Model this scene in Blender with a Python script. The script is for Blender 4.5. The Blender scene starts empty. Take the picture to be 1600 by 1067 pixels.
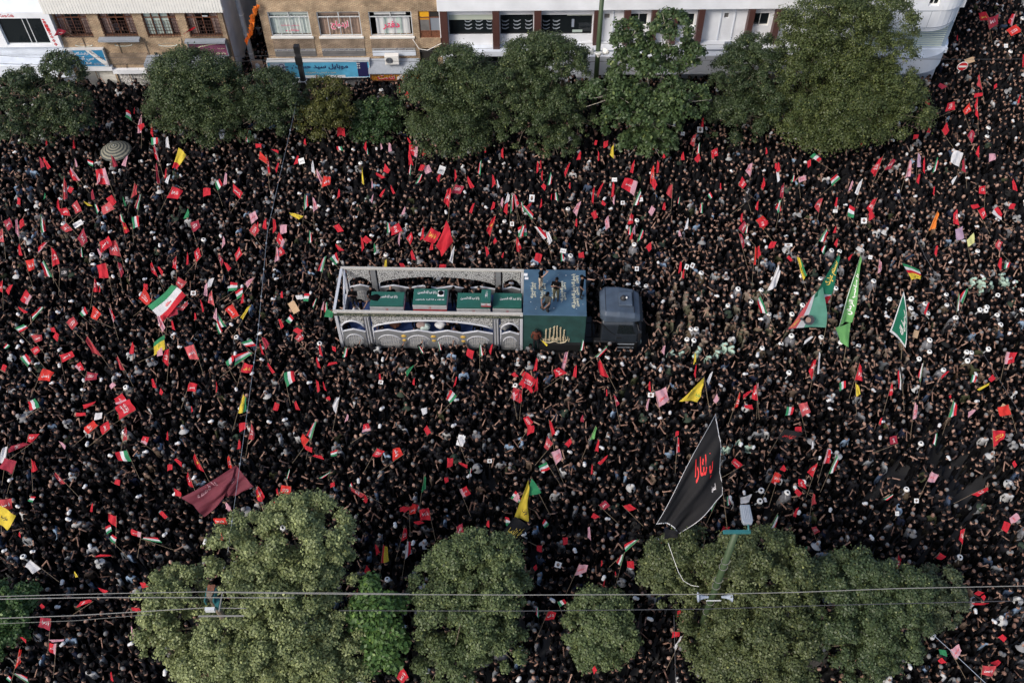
import bpy, bmesh, math, random
import numpy as np
from mathutils import Vector, Matrix, Euler, Quaternion
R_ = math.radians
random.seed(7); rng = np.random.default_rng(7)
S = bpy.context.scene
# ---------------------------------------------------------------- camera, sky, sun, exposure
CAMZ = 44.0; DEP = R_(51.9); ROLL = R_(0.45); FPX = 1600*35/36.0
cam_d = bpy.data.cameras.new('camera'); cam_d.lens = 35; cam_d.sensor_width = 36; cam_d.clip_end = 2000
cam = bpy.data.objects.new('camera', cam_d); S.collection.objects.link(cam); S.camera = cam
CR = Matrix.Rotation(R_(90)-DEP, 3, 'X') @ Matrix.Rotation(-ROLL, 3, 'Z')
cam.location = (0, 0, CAMZ); cam.rotation_euler = CR.to_euler()
W = bpy.data.worlds.new("World"); S.world = W; W.use_nodes = True
nt = W.node_tree; bg = nt.nodes['Background']; sk = nt.nodes.new('ShaderNodeTexSky'); sk.sky_type = 'NISHITA'
SUN_EL, SUN_AZ = R_(40), R_(228)      # azimuth measured clockwise from +Y (the view direction)
sk.sun_disc = False; sk.sun_elevation = SUN_EL; sk.sun_rotation = SUN_AZ; sk.dust_density = 3.0; sk.ozone_density = 1.0
nt.links.new(sk.outputs[0], bg.inputs[0]); bg.inputs[1].default_value = 0.13
sun_d = bpy.data.lights.new('sun', 'SUN'); sun_d.energy = 1.6; sun_d.angle = R_(15); sun_d.color = (1, .95, .89)
sun = bpy.data.objects.new('sun', sun_d); S.collection.objects.link(sun)
sdir = Vector((math.sin(SUN_AZ)*math.cos(SUN_EL), math.cos(SUN_AZ)*math.cos(SUN_EL), math.sin(SUN_EL)))
sun.rotation_euler = sdir.to_track_quat('Z', 'Y').to_euler(); sun.location = (-40, -40, 80)
S.view_settings.view_transform = 'Standard'; S.view_settings.look = 'None'; S.view_settings.gamma = 1
S.view_settings.use_curve_mapping = False; S.view_settings.exposure = 0.57
S.cycles.max_bounces = 5; S.cycles.diffuse_bounces = 3; S.cycles.glossy_bounces = 2
S.cycles.transmission_bounces = 3; S.cycles.transparent_max_bounces = 6
S.cycles.use_denoising = True

# ---------------------------------------------------------------- projection helpers
def ray(px, py): return (CR @ Vector(((px-800)/FPX, -(py-533.5)/FPX, -1)))
CP = Vector((0, 0, CAMZ))
def at_z(px, py, z=0.0):
    d = ray(px, py); return CP + d*((z-CAMZ)/d.z)
def at_y(px, py, y):
    d = ray(px, py); return CP + d*(y/d.y)
CRT = CR.transposed()
def proj(p):
    c = CRT @ (Vector(p)-CP); return (800+FPX*c.x/-c.z, 533.5-FPX*c.y/-c.z)
def ppm(p):  # pixels per metre at a point
    c = CRT @ (Vector(p)-CP); return FPX/-c.z

# ---------------------------------------------------------------- materials
def mat(name, col=(.5, .5, .5), rough=.7, metal=0, noise=0, nscale=8, bump=0, bscale=40, attr=None, spec=None):
    m = bpy.data.materials.new(name); m.use_nodes = True; n = m.node_tree.nodes; l = m.node_tree.links
    b = n['Principled BSDF']; b.inputs['Roughness'].default_value = rough; b.inputs['Metallic'].default_value = metal
    b.inputs['Base Color'].default_value = (*col, 1); src = None
    if attr:
        a = n.new('ShaderNodeAttribute'); a.attribute_type = attr[0]; a.attribute_name = attr[1]; src = a.outputs['Color']
    if noise:
        tc = n.new('ShaderNodeTexCoord'); t = n.new('ShaderNodeTexNoise'); t.inputs['Scale'].default_value = nscale; t.inputs['Detail'].default_value = 5
        l.new(tc.outputs['Object'], t.inputs['Vector'])
        mr = n.new('ShaderNodeMapRange'); mr.inputs['From Min'].default_value = .3; mr.inputs['From Max'].default_value = .7
        mr.inputs['To Min'].default_value = 1-noise; mr.inputs['To Max'].default_value = 1+noise
        l.new(t.outputs['Fac'], mr.inputs['Value'])
        mx = n.new('ShaderNodeVectorMath'); mx.operation = 'SCALE'
        if src: l.new(src, mx.inputs[0])
        else: mx.inputs[0].default_value = col
        l.new(mr.outputs[0], mx.inputs['Scale']); src = mx.outputs[0]
    if src: l.new(src, b.inputs['Base Color'])
    if spec is not None: b.inputs['Specular IOR Level'].default_value = spec
    if bump:
        tc = n.new('ShaderNodeTexCoord'); t = n.new('ShaderNodeTexNoise'); t.inputs['Scale'].default_value = bscale
        l.new(tc.outputs['Object'], t.inputs['Vector']); bp = n.new('ShaderNodeBump'); bp.inputs['Strength'].default_value = bump
        bp.inputs['Distance'].default_value = .02; l.new(t.outputs['Fac'], bp.inputs['Height']); l.new(bp.outputs[0], b.inputs['Normal'])
    return m
def cloth_mat(name, col, tr=.35):
    m = mat(name, col, .8, noise=.12, nscale=3); n = m.node_tree.nodes; l = m.node_tree.links
    b = n['Principled BSDF']; o = n['Material Output']; t = n.new('ShaderNodeBsdfTranslucent'); t.inputs[0].default_value = (*col, 1)
    x = n.new('ShaderNodeMixShader'); x.inputs[0].default_value = tr
    l.new(b.outputs[0], x.inputs[1]); l.new(t.outputs[0], x.inputs[2]); l.new(x.outputs[0], o.inputs[0]); return m
def leaf_mat(name, col, var=.35):
    m = bpy.data.materials.new(name); m.use_nodes = True; n = m.node_tree.nodes; l = m.node_tree.links
    b = n['Principled BSDF']; b.inputs['Roughness'].default_value = .45; b.inputs['Specular IOR Level'].default_value = .35
    a = n.new('ShaderNodeAttribute'); a.attribute_name = 'tint'
    l.new(a.outputs['Color'], b.inputs['Base Color'])
    t = n.new('ShaderNodeBsdfTranslucent'); l.new(a.outputs['Color'], t.inputs[0])
    x = n.new('ShaderNodeMixShader'); x.inputs[0].default_value = .25; o = n['Material Output']
    l.new(b.outputs[0], x.inputs[1]); l.new(t.outputs[0], x.inputs[2]); l.new(x.outputs[0], o.inputs[0]); return m
def brick_mat(name, c1, c2, mortar, scale=1.0):
    m = bpy.data.materials.new(name); m.use_nodes = True; n = m.node_tree.nodes; l = m.node_tree.links
    b = n['Principled BSDF']; b.inputs['Roughness'].default_value = .9
    tc = n.new('ShaderNodeTexCoord'); sp = n.new('ShaderNodeSeparateXYZ'); cb = n.new('ShaderNodeCombineXYZ')
    ad = n.new('ShaderNodeMath'); l.new(tc.outputs['Object'], sp.inputs[0]); l.new(sp.outputs[0], ad.inputs[0]); l.new(sp.outputs[1], ad.inputs[1])
    l.new(ad.outputs[0], cb.inputs[0]); l.new(sp.outputs[2], cb.inputs[1])
    br = n.new('ShaderNodeTexBrick'); br.inputs['Scale'].default_value = scale
    br.inputs['Color1'].default_value = (*c1, 1); br.inputs['Color2'].default_value = (*c2, 1); br.inputs['Mortar'].default_value = (*mortar, 1)
    br.inputs['Brick Width'].default_value = .24; br.inputs['Row Height'].default_value = .085; br.inputs['Mortar Size'].default_value = .012
    l.new(cb.outputs[0], br.inputs['Vector'])
    ns = n.new('ShaderNodeTexNoise'); ns.inputs['Scale'].default_value = 1.3; ns.inputs['Detail'].default_value = 6; l.new(tc.outputs['Object'], ns.inputs['Vector'])
    mr = n.new('ShaderNodeMapRange'); mr.inputs[1].default_value = .35; mr.inputs[2].default_value = .7; mr.inputs[3].default_value = .55; mr.inputs[4].default_value = 1.15
    l.new(ns.outputs['Fac'], mr.inputs[0]); mx = n.new('ShaderNodeVectorMath'); mx.operation = 'SCALE'
    l.new(br.outputs['Color'], mx.inputs[0]); l.new(mr.outputs[0], mx.inputs['Scale']); l.new(mx.outputs[0], b.inputs['Base Color'])
    bp = n.new('ShaderNodeBump'); bp.inputs['Strength'].default_value = .6; bp.inputs['Distance'].default_value = .015
    l.new(br.outputs['Fac'], bp.inputs['Height']); bp.invert = True; l.new(bp.outputs[0], b.inputs['Normal']); return m
def fret_mat(name, c1, c2, scale=9):
    m = bpy.data.materials.new(name); m.use_nodes = True; n = m.node_tree.nodes; l = m.node_tree.links
    b = n['Principled BSDF']; b.inputs['Roughness'].default_value = .6
    tc = n.new('ShaderNodeTexCoord'); ns = n.new('ShaderNodeTexNoise'); ns.inputs['Scale'].default_value = 5; l.new(tc.outputs['Object'], ns.inputs['Vector'])
    v = n.new('ShaderNodeTexVoronoi'); v.feature = 'DISTANCE_TO_EDGE'; v.inputs['Scale'].default_value = scale
    ad = n.new('ShaderNodeVectorMath'); ad.operation = 'MULTIPLY_ADD'; ad.inputs[1].default_value = (.12, .12, .12)
    l.new(ns.outputs['Color'], ad.inputs[0]); l.new(tc.outputs['Object'], ad.inputs[2]); l.new(ad.outputs[0], v.inputs['Vector'])
    cr = n.new('ShaderNodeValToRGB'); cr.color_ramp.elements[0].position = .07; cr.color_ramp.elements[1].position = .13
    cr.color_ramp.elements[0].color = (*c1, 1); cr.color_ramp.elements[1].color = (*c2, 1)
    l.new(v.outputs['Distance'], cr.inputs[0]); l.new(cr.outputs[0], b.inputs['Base Color'])
    bp = n.new('ShaderNodeBump'); bp.inputs['Strength'].default_value = .5; bp.inputs['Distance'].default_value = .02; bp.invert = True
    l.new(v.outputs['Distance'], bp.inputs['Height']); l.new(bp.outputs[0], b.inputs['Normal']); return m
def hanging_mat(name, c1, c2):   # banner cloth with soft worn print blotches
    return mat(name, c1, .8, noise=.25, nscale=4)

M = {}
M['asphalt'] = mat('asphalt', (.032, .032, .034), .85, noise=.3, nscale=1.5, bump=.4, bscale=60)
M['paving'] = mat('paving', (.15, .145, .14), .85, noise=.2, nscale=2)
M['kerb'] = mat('kerb', (.35, .34, .32), .8, noise=.15)
M['paint'] = mat('road_paint', (.6, .6, .57), .7, noise=.3, nscale=6)
M['white'] = mat('white_render', (.76, .78, .81), .6, noise=.10, nscale=.8)
M['white_dirty'] = mat('white_metal_dirty', (.66, .71, .78), .5, noise=.12, nscale=1.2)
M['panel_white'] = mat('white_cladding', (.80, .79, .75), .5, noise=.05, nscale=2)
M['brown'] = mat('brown_pilaster', (.075, .032, .027), .5, noise=.1)
M['brick'] = brick_mat('tan_brick', (.62, .46, .29), (.48, .33, .20), (.22, .17, .13))
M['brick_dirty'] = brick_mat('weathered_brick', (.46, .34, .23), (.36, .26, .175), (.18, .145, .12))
M['glass'] = mat('dark_glass', (.012, .016, .018), .06)
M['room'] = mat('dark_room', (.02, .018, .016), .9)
M['curtain'] = mat('pale_curtain', (.52, .58, .54), .9, noise=.12, nscale=5)
M['curtain_brown'] = mat('brown_curtain', (.30, .21, .16), .9, noise=.12, nscale=5)
M['curtain_pink'] = mat('mauve_curtain', (.36, .26, .23), .9, noise=.15, nscale=5)
M['frosted'] = mat('frosted_pane', (.50, .60, .55), .35, noise=.06)
M['rust'] = mat('rusted_steel', (.16, .06, .03), .8, noise=.4, nscale=9)
M['iron'] = mat('brown_iron', (.055, .026, .02), .6)
M['steel'] = mat('grey_steel', (.30, .33, .37), .45, noise=.1)
M['alu'] = mat('aluminium', (.55, .57, .58), .4, noise=.06)
M['shutter'] = mat('beige_shutter', (.50, .48, .43), .5, noise=.12, nscale=3)
M['shutter_pat'] = fret_mat('patterned_shutter', (.20, .19, .18), (.55, .53, .50), 5)
M['shutter_dark'] = mat('grey_shutter', (.11, .11, .115), .6, noise=.2, nscale=3)
M['green_blind'] = mat('pale_green_blind', (.50, .55, .47), .6)
M['yellow'] = mat('yellow_panel', (.72, .36, .02), .5, noise=.1)
M['orange_sign'] = mat('orange_board', (.55, .25, .02), .55, noise=.15, nscale=3)
M['blue_sign'] = mat('blue_board', (.03, .22, .42), .5, noise=.35, nscale=.8)
M['sky_sign'] = mat('sky_blue_board', (.10, .40, .62), .5, noise=.5, nscale=.45)
M['purple_sign'] = mat('plum_board', (.17, .05, .10), .5, noise=.4, nscale=1.2)
M['green_paint'] = mat('green_lamp_paint', (.038, .064, .027), .5, noise=.15)
M['black_metal'] = mat('black_metal', (.02, .02, .022), .55)
M['horn'] = mat('horn_grey', (.27, .31, .38), .5)
M['lampgrey'] = mat('lamp_grey', (.22, .25, .29), .5)
M['teal'] = mat('teal_paint', (.02, .12, .125), .5, noise=.15)
M['wire'] = mat('pale_cable', (.20, .195, .18), .6)
M['wire_dark'] = mat('dark_cable', (.05, .05, .055), .6)
M['bark'] = mat('bark', (.16, .125, .09), .9, noise=.3, nscale=5)
M['bark_pale'] = mat('pale_bark', (.36, .33, .27), .9, noise=.25, nscale=5)
M['leaf'] = leaf_mat('leaves', (.05, .08, .03))
M['truck'] = mat('dark_truck_paint', (.020, .026, .034), .42, noise=.2, nscale=3)
M['truck_roof'] = mat('skylit_cab_roof', (.055, .075, .105), .55, noise=.2, nscale=2)  # cab paint made lighter and bluer: sky light on top put into colour
M['plastic'] = mat('black_plastic', (.012, .012, .013), .5)
M['rubber'] = mat('tyre_rubber', (.015, .015, .015), .8)
M['teal_cover'] = mat('skylit_teal_cover', (.038, .085, .135), .75, noise=.22, nscale=1.4, bump=.3, bscale=6)  # dark teal cover turned bluer: the sky's reflection is in its colour
M['green_cover'] = mat('dark_green_cover', (.012, .050, .045), .75, noise=.3, nscale=1.6, bump=.3, bscale=6)
M['gold'] = mat('gold_letter', (.50, .42, .28), .45, noise=.2, nscale=6)
M['gold2'] = mat('gold_emblem', (.55, .35, .08), .4)
M['script'] = mat('pale_gold_script', (.58, .55, .40), .6, noise=.2, nscale=8)
M['fret'] = fret_mat('white_fretwork', (.07, .07, .07), (.50, .50, .485), 10)
M['stonegrey'] = mat('grey_panel', (.17, .175, .18), .6, noise=.15, nscale=4)
M['lattice'] = mat('lattice_grey', (.34, .34, .33), .6)
M['moulding'] = mat('white_moulding', (.47, .48, .51), .5)
M['rail'] = mat('pale_rail', (.42, .40, .36), .6, noise=.1)
M['railband'] = mat('dark_script_band', (.035, .045, .03), .7)
M['blue_floor'] = mat('blue_deck', (.020, .045, .14), .8, noise=.25, nscale=3)
M['coffin_green'] = mat('green_coffin_cloth', (.008, .088, .068), .75, noise=.12, nscale=4)
M['f_green2'] = cloth_mat('flag_green', (.02, .20, .07))
M['cloth_white'] = mat('white_cloth', (.72, .71, .68), .85)
M['cloth_black'] = mat('black_cloth', (.006, .006, .007), .9, spec=0)
M['cloth_red'] = mat('red_cloth', (.52, .02, .025), .8)
M['card'] = mat('cardboard', (.45, .30, .18), .85, noise=.1)
M['wood'] = mat('wood_pole', (.17, .125, .08), .8)
M['poster'] = mat('poster_white', (.68, .68, .67), .7)
M['poster_dark'] = mat('poster_print_dark', (.05, .05, .055), .7)
M['poster_skin'] = mat('poster_print_skin', (.30, .19, .14), .7)
# cloths
F = {}
for k, c in dict(red=(.58, .014, .030), scarlet=(.66, .03, .022), oldred=(.48, .05, .06), crimson=(.34, .02, .045), pink=(.64, .34, .40), palered=(.62, .10, .11), white=(.70, .70, .72), green=(.025, .23, .09),
                 iran_green=(.03, .26, .11), lime=(.16, .42, .13), deepgreen=(.008, .155, .085), yellow=(.74, .56, .05), paleyellow=(.66, .66, .28), orange=(.85, .24, .03), black=(.010, .0095, .011),
                 maroon=(.19, .035, .055), seagreen=(.13, .36, .26), grey=(.40, .40, .43), mauve=(.44, .30, .42), rose=(.42, .10, .13)).items():
    F[k] = cloth_mat('cloth_'+k, c)
M['ink_white'] = mat('white_print', (.72, .68, .68), .7)
M['ink_faint'] = mat('faint_print', (.42, .22, .25), .8)
M['ink_gold'] = mat('gold_print', (.72, .50, .08), .7)
M['ink_red'] = mat('red_print', (.60, .02, .02), .7)
M['ink_green'] = mat('green_print', (.02, .20, .05), .7)
M['ink_black'] = mat('black_print', (.02, .02, .02), .7)
M['ink_navy'] = mat('navy_print', (.02, .02, .10), .6)
M['ink_pink'] = mat('pink_print', (.75, .06, .16), .6)
# people
def attr_mat(name, at, rough=.85, noise=0, scale=1.0):
    return mat(name, (.5, .5, .5), rough, attr=('INSTANCER', at), noise=noise, nscale=6, spec=.0 if at not in ('tone', 'hairc') else .2)
M['skin'] = attr_mat('skin', 'tone', .55)
M['shirt'] = attr_mat('shirt_cloth', 'shirt', .9, noise=.25)
M['trouser'] = attr_mat('trouser_cloth', 'legs', .9)
M['hair'] = attr_mat('hair', 'hairc', .6)
M['gear'] = attr_mat('headwear', 'gear', .85)
M['robe'] = attr_mat('robe_cloth', 'robe', .9, noise=.2)
M['shoe'] = mat('shoe', (.015, .013, .012), .5)
M['eye'] = mat('eye_dark', (.02, .015, .012), .4)
M['lip'] = mat('lip', (.22, .09, .07), .6)
# ---------------------------------------------------------------- mesh builder
class MB:
    def __init__(s): s.v = []; s.f = []; s.m = []
    def add(s, vs, fs, mi=0):
        o = len(s.v); s.v += [tuple(v) for v in vs]; s.f += [tuple(i+o for i in f) for f in fs]; s.m += [mi]*len(fs)
    def box(s, x0, x1, y0, y1, z0, z1, mi=0, M4=None):
        vs = [(x, y, z) for z in (z0, z1) for x, y in ((x0, y0), (x1, y0), (x1, y1), (x0, y1))]
        if M4: vs = [M4 @ Vector(v) for v in vs]
        s.add(vs, [(3, 2, 1, 0), (4, 5, 6, 7), (0, 1, 5, 4), (1, 2, 6, 5), (2, 3, 7, 6), (3, 0, 4, 7)], mi)
    def tube(s, pts, r, n=6, mi=0, cap=True):
        pts = [Vector(p) for p in pts]; rs = r if isinstance(r, (list, tuple)) else [r]*len(pts); rings = []; o = len(s.v); prev = None
        for i, p in enumerate(pts):
            d = (pts[min(i+1, len(pts)-1)]-pts[max(i-1, 0)]).normalized()
            a = Vector((0, 0, 1)) if abs(d.z) < .9 else Vector((1, 0, 0))
            if prev is not None: u = (prev-d*prev.dot(d)); u = u.normalized() if u.length > 1e-6 else d.cross(a).normalized()
            else: u = d.cross(a).normalized()
            prev = u; w = d.cross(u)
            for k in range(n):
                t = 2*math.pi*k/n; s.v.append(tuple(p+(u*math.cos(t)+w*math.sin(t))*rs[i]))
        for i in range(len(pts)-1):
            for k in range(n):
                s.f.append((o+i*n+k, o+i*n+(k+1) % n, o+(i+1)*n+(k+1) % n, o+(i+1)*n+k)); s.m.append(mi)
        if cap:
            s.f.append(tuple(o+k for k in range(n))[::-1]); s.f.append(tuple(o+(len(pts)-1)*n+k for k in range(n))); s.m += [mi, mi]
    def lathe(s, prof, n=16, c=(0, 0, 0), mi=0, skip=None):
        o = len(s.v)
        for r, z in prof:
            for k in range(n):
                t = 2*math.pi*k/n; s.v.append((c[0]+r*math.cos(t), c[1]+r*math.sin(t), c[2]+z))
        for i in range(len(prof)-1):
            for k in range(n):
                if skip and skip(i, k): continue
                s.f.append((o+i*n+k, o+i*n+(k+1) % n, o+(i+1)*n+(k+1) % n, o+(i+1)*n+k)); s.m.append(mi)
    def prism(s, poly, y0, y1, mi=0, axis='y'):   # poly in (x,z), extruded along y
        n = len(poly); o = len(s.v)
        for y in (y0, y1):
            for a, b in poly: s.v.append((a, y, b) if axis == 'y' else (a, b, y))
        s.f.append(tuple(o+i for i in range(n))); s.f.append(tuple(o+n+i for i in range(n))[::-1])
        for i in range(n): s.f.append((o+i, o+n+i, o+n+(i+1) % n, o+(i+1) % n))
        s.m += [mi]*(n+2)
    def mesh(s, name, mats, smooth=False):
        me = bpy.data.meshes.new(name); me.from_pydata(s.v, [], s.f)
        for m in mats: me.materials.append(m)
        me.polygons.foreach_set('material_index', s.m)
        if smooth: me.polygons.foreach_set('use_smooth', [True]*len(s.f))
        me.update(); return me
COL = S.collection.objects
def link(name, me, parent=None):
    o = bpy.data.objects.new(name, me); COL.link(o)
    if parent: o.parent = parent
    return o
def obj(name, mb, mats, parent=None, smooth=False, local=True):
    if not isinstance(mats, (list, tuple)): mats = [mats]
    return link(name, mb.mesh(name, mats, smooth), parent)
def tag(o, label, cat, group=None):
    o['label'] = label; o['category'] = cat
    if group: o['group'] = group
    return o
def thing(name, label, cat, loc=(0, 0, 0), rz=0, group=None):
    o = bpy.data.objects.new(name, None); COL.link(o); o.location = loc; o.rotation_euler = (0, 0, rz); o.empty_display_size = .2
    return tag(o, label, cat, group)
def struct(o, kind='structure'): o['kind'] = kind; return o
def bevel(o, w, seg=2):
    b = o.modifiers.new('bevel', 'BEVEL'); b.width = w; b.segments = seg; b.limit_method = 'ANGLE'

# ---------------------------------------------------------------- Arabic text
_F = {'ا': 'FE8D FE8E', 'آ': 'FE81 FE82', 'ب': 'FE8F FE90 FE91 FE92', 'پ': 'FB56 FB57 FB58 FB59', 'ت': 'FE95 FE96 FE97 FE98', 'ث': 'FE99 FE9A FE9B FE9C',
      'ج': 'FE9D FE9E FE9F FEA0', 'ح': 'FEA1 FEA2 FEA3 FEA4', 'خ': 'FEA5 FEA6 FEA7 FEA8', 'د': 'FEA9 FEAA', 'ر': 'FEAD FEAE', 'ز': 'FEAF FEB0',
      'س': 'FEB1 FEB2 FEB3 FEB4', 'ش': 'FEB5 FEB6 FEB7 FEB8', 'ص': 'FEB9 FEBA FEBB FEBC', 'ض': 'FEBD FEBE FEBF FEC0', 'ط': 'FEC1 FEC2 FEC3 FEC4', 'ع': 'FEC9 FECA FECB FECC',
      'ف': 'FED1 FED2 FED3 FED4', 'ق': 'FED5 FED6 FED7 FED8', 'ک': 'FB8E FB8F FB90 FB91', 'گ': 'FB92 FB93 FB94 FB95', 'ل': 'FEDD FEDE FEDF FEE0', 'م': 'FEE1 FEE2 FEE3 FEE4',
      'ن': 'FEE5 FEE6 FEE7 FEE8', 'ه': 'FEE9 FEEA FEEB FEEC', 'و': 'FEED FEEE', 'ی': 'FBFC FBFD FBFE FBFF'}
def shape(t):
    out = []
    for w in t.split(' '):
        g = []
        for i, ch in enumerate(w):
            if ch not in _F: g.append(ch); continue
            fm = _F[ch].split(); pv = i > 0 and w[i-1] in _F and len(_F[w[i-1]].split()) == 4; nx = i < len(w)-1 and w[i+1] in _F and len(fm) == 4
            k = (3 if nx else 1) if pv else (2 if nx else 0); g.append(chr(int(fm[k], 16)))
        out.append(''.join(g)[::-1])
    return ' '.join(out[::-1])
_TC = {}
def text_arrays(t, bold=.0, latin=False):
    """triangulated flat outline of a text, scaled into [0,1]x[0,1]; also its aspect"""
    key = (t, bold)
    if key in _TC: return _TC[key]
    c = bpy.data.curves.new('text', 'FONT'); c.body = '\n'.join(t.split('\n') if latin else [shape(x) for x in t.split('\n')])
    c.resolution_u = 1; c.offset = bold; c.align_x = 'CENTER'; c.space_line = .8
    o = bpy.data.objects.new('text', c); COL.link(o); dg = bpy.context.evaluated_depsgraph_get()
    me = bpy.data.meshes.new_from_object(o.evaluated_get(dg)); bpy.data.objects.remove(o); bpy.data.curves.remove(c)
    v = np.array([tuple(p.co)[:2] for p in me.vertices]); f = [tuple(p.vertices) for p in me.polygons]; bpy.data.meshes.remove(me)
    lo = v.min(0); hi = v.max(0); asp = (hi[0]-lo[0])/(hi[1]-lo[1]); v = (v-lo)/(hi-lo)
    _TC[key] = (v, f, asp); return _TC[key]
def text_obj(name, t, m, parent, fn, bold=.02, latin=False):
    v, f, a = text_arrays(t, bold, latin); mb = MB(); mb.add([fn(p[0], p[1]) for p in v], f); return obj(name, mb, m, parent)

# ---------------------------------------------------------------- people
def sphere(seg, rings):
    v = [(0, 0, 1)]; f = []
    for i in range(1, rings):
        a = math.pi*i/rings
        for k in range(seg):
            t = 2*math.pi*k/seg; v.append((math.sin(a)*math.cos(t), math.sin(a)*math.sin(t), math.cos(a)))
    v.append((0, 0, -1)); n = len(v)-1
    for k in range(seg): f.append((0, 1+k, 1+(k+1) % seg))
    for i in range(rings-2):
        for k in range(seg): f.append((1+i*seg+k, 1+(i+1)*seg+k, 1+(i+1)*seg+(k+1) % seg, 1+i*seg+(k+1) % seg))
    for k in range(seg): f.append((n, 1+(rings-2)*seg+(k+1) % seg, 1+(rings-2)*seg+k))
    return v, f
HC = Vector((0, -.015, 1.615))      # head centre in the standing body
def head_arrays():
    v, f = sphere(14, 11); out = []
    for x, y, z in v:
        X, Y, Z = x*.082, y*.104, z*.124
        if z < 0: X *= 1+.28*z; Y *= 1+.10*z; Y -= .012*(-z)
        if y < -.6 and abs(x) < .22 and -.32 < z < .2: Y -= .024*(1-abs(x)/.25)
        if y < -.5 and .1 < abs(x) < .55 and .05 < z < .3: Y += .008
        out.append(Vector((X, Y, Z)))
    m = []
    for q in f:
        c = sum((Vector(v[i]) for i in q), Vector())/len(q)
        if c.y < -.55 and .2 < abs(c.x) < .6 and .05 < c.z < .25: m.append(3)
        elif c.y < -.6 and abs(c.x) < .4 and -.62 < c.z < -.42: m.append(4)
        else: m.append(0)
    for s in (-1, 1):   # ears
        o = len(out); out += [Vector((s*.074, -.005, .03)), Vector((s*.096, .015, .035)), Vector((s*.092, .012, -.03)), Vector((s*.072, -.005, -.035)), Vector((s*.074, .02, 0))]
        f += [(o, o+1, o+2, o+3), (o, o+4, o+1), (o+1, o+4, o+2), (o+2, o+4, o+3)]; m += [0]*4
    return out, f, m
HEADV, HEADF, HEADM = head_arrays()
D = dict
BODY_MATS = ['skin', 'shirt', 'trouser', 'eye', 'lip', 'shoe']
POSES = {   # elbow / wrist for left (x<0) and right (x>0); head pitch (up +), yaw; lean
 'arms_down': D(long=1, l=((-.25, .03, 1.14), (-.23, -.07, .90)), r=((.25, .03, 1.14), (.23, -.07, .90)), hp=22, hy=0),
 'looking_aside': D(long=1, l=((-.25, .02, 1.14), (-.20, -.12, .92)), r=((.24, .05, 1.14), (.25, -.03, .89)), hp=16, hy=40),
 'phone_up': D(l=((-.24, -.20, 1.25), (-.07, -.36, 1.50)), r=((.24, -.20, 1.25), (.07, -.36, 1.50)), hp=20, hy=0),
 'fist_up': D(l=((-.25, .02, 1.14), (-.22, -.09, .90)), r=((.30, -.09, 1.50), (.26, -.17, 1.77)), hp=24, hy=-10),
 'arms_up': D(l=((-.31, -.10, 1.50), (-.22, -.20, 1.77)), r=((.31, -.08, 1.52), (.20, -.14, 1.80)), hp=20, hy=0),
 'hand_on_chest': D(l=((-.25, .02, 1.14), (-.21, -.1, .91)), r=((.27, -.10, 1.18), (.02, -.215, 1.31)), hp=6, hy=12),
 'arm_forward': D(l=((-.25, .02, 1.14), (-.2, -.12, .93)), r=((.22, -.26, 1.33), (.17, -.50, 1.42)), hp=20, hy=-15),
 'arms_folded': D(long=1, l=((-.24, -.12, 1.16), (.08, -.22, 1.17)), r=((.24, -.12, 1.17), (-.08, -.21, 1.13)), hp=14, hy=-25),
 'hand_on_head': D(l=((-.34, -.05, 1.52), (-.11, -.06, 1.71)), r=((.25, .02, 1.14), (.22, -.09, .90)), hp=8, hy=10),
 'stepping': D(long=1, l=((-.25, .10, 1.15), (-.23, .05, .92)), r=((.25, -.08, 1.14), (.22, -.24, .97)), hp=0, hy=0, stride=.22),
 'crouching': D(l=((-.24, -.24, 1.20), (-.10, -.42, 1.02)), r=((.24, -.24, 1.20), (.10, -.42, 1.02)), hp=0, hy=0, crouch=1),
}
def finger_boxes(mb, wrist, hand, side):
    d = (hand-wrist).normalized(); up = Vector((0, 0, 1)) if abs(d.z) < .8 else Vector((0, -1, 0))
    s = d.cross(up).normalized(); n = s.cross(d)
    for k, (off, ln) in enumerate(((-.027, .062), (-.009, .078), (.009, .074), (.027, .055))):
        b = hand+s*off-d*.01; p1 = b+d*ln*.55+n*.006; p2 = p1+d*ln*.3-n*.022
        mb.tube([b, p1, p2], [.0095, .0085, .006], 4, 0)
    b = wrist+(hand-wrist)*.45; mb.tube([b+s*.02*side, b+s*.055*side+d*.03, b+s*.052*side+d*.065-n*.012], [.012, .010, .007], 4, 0)
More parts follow.
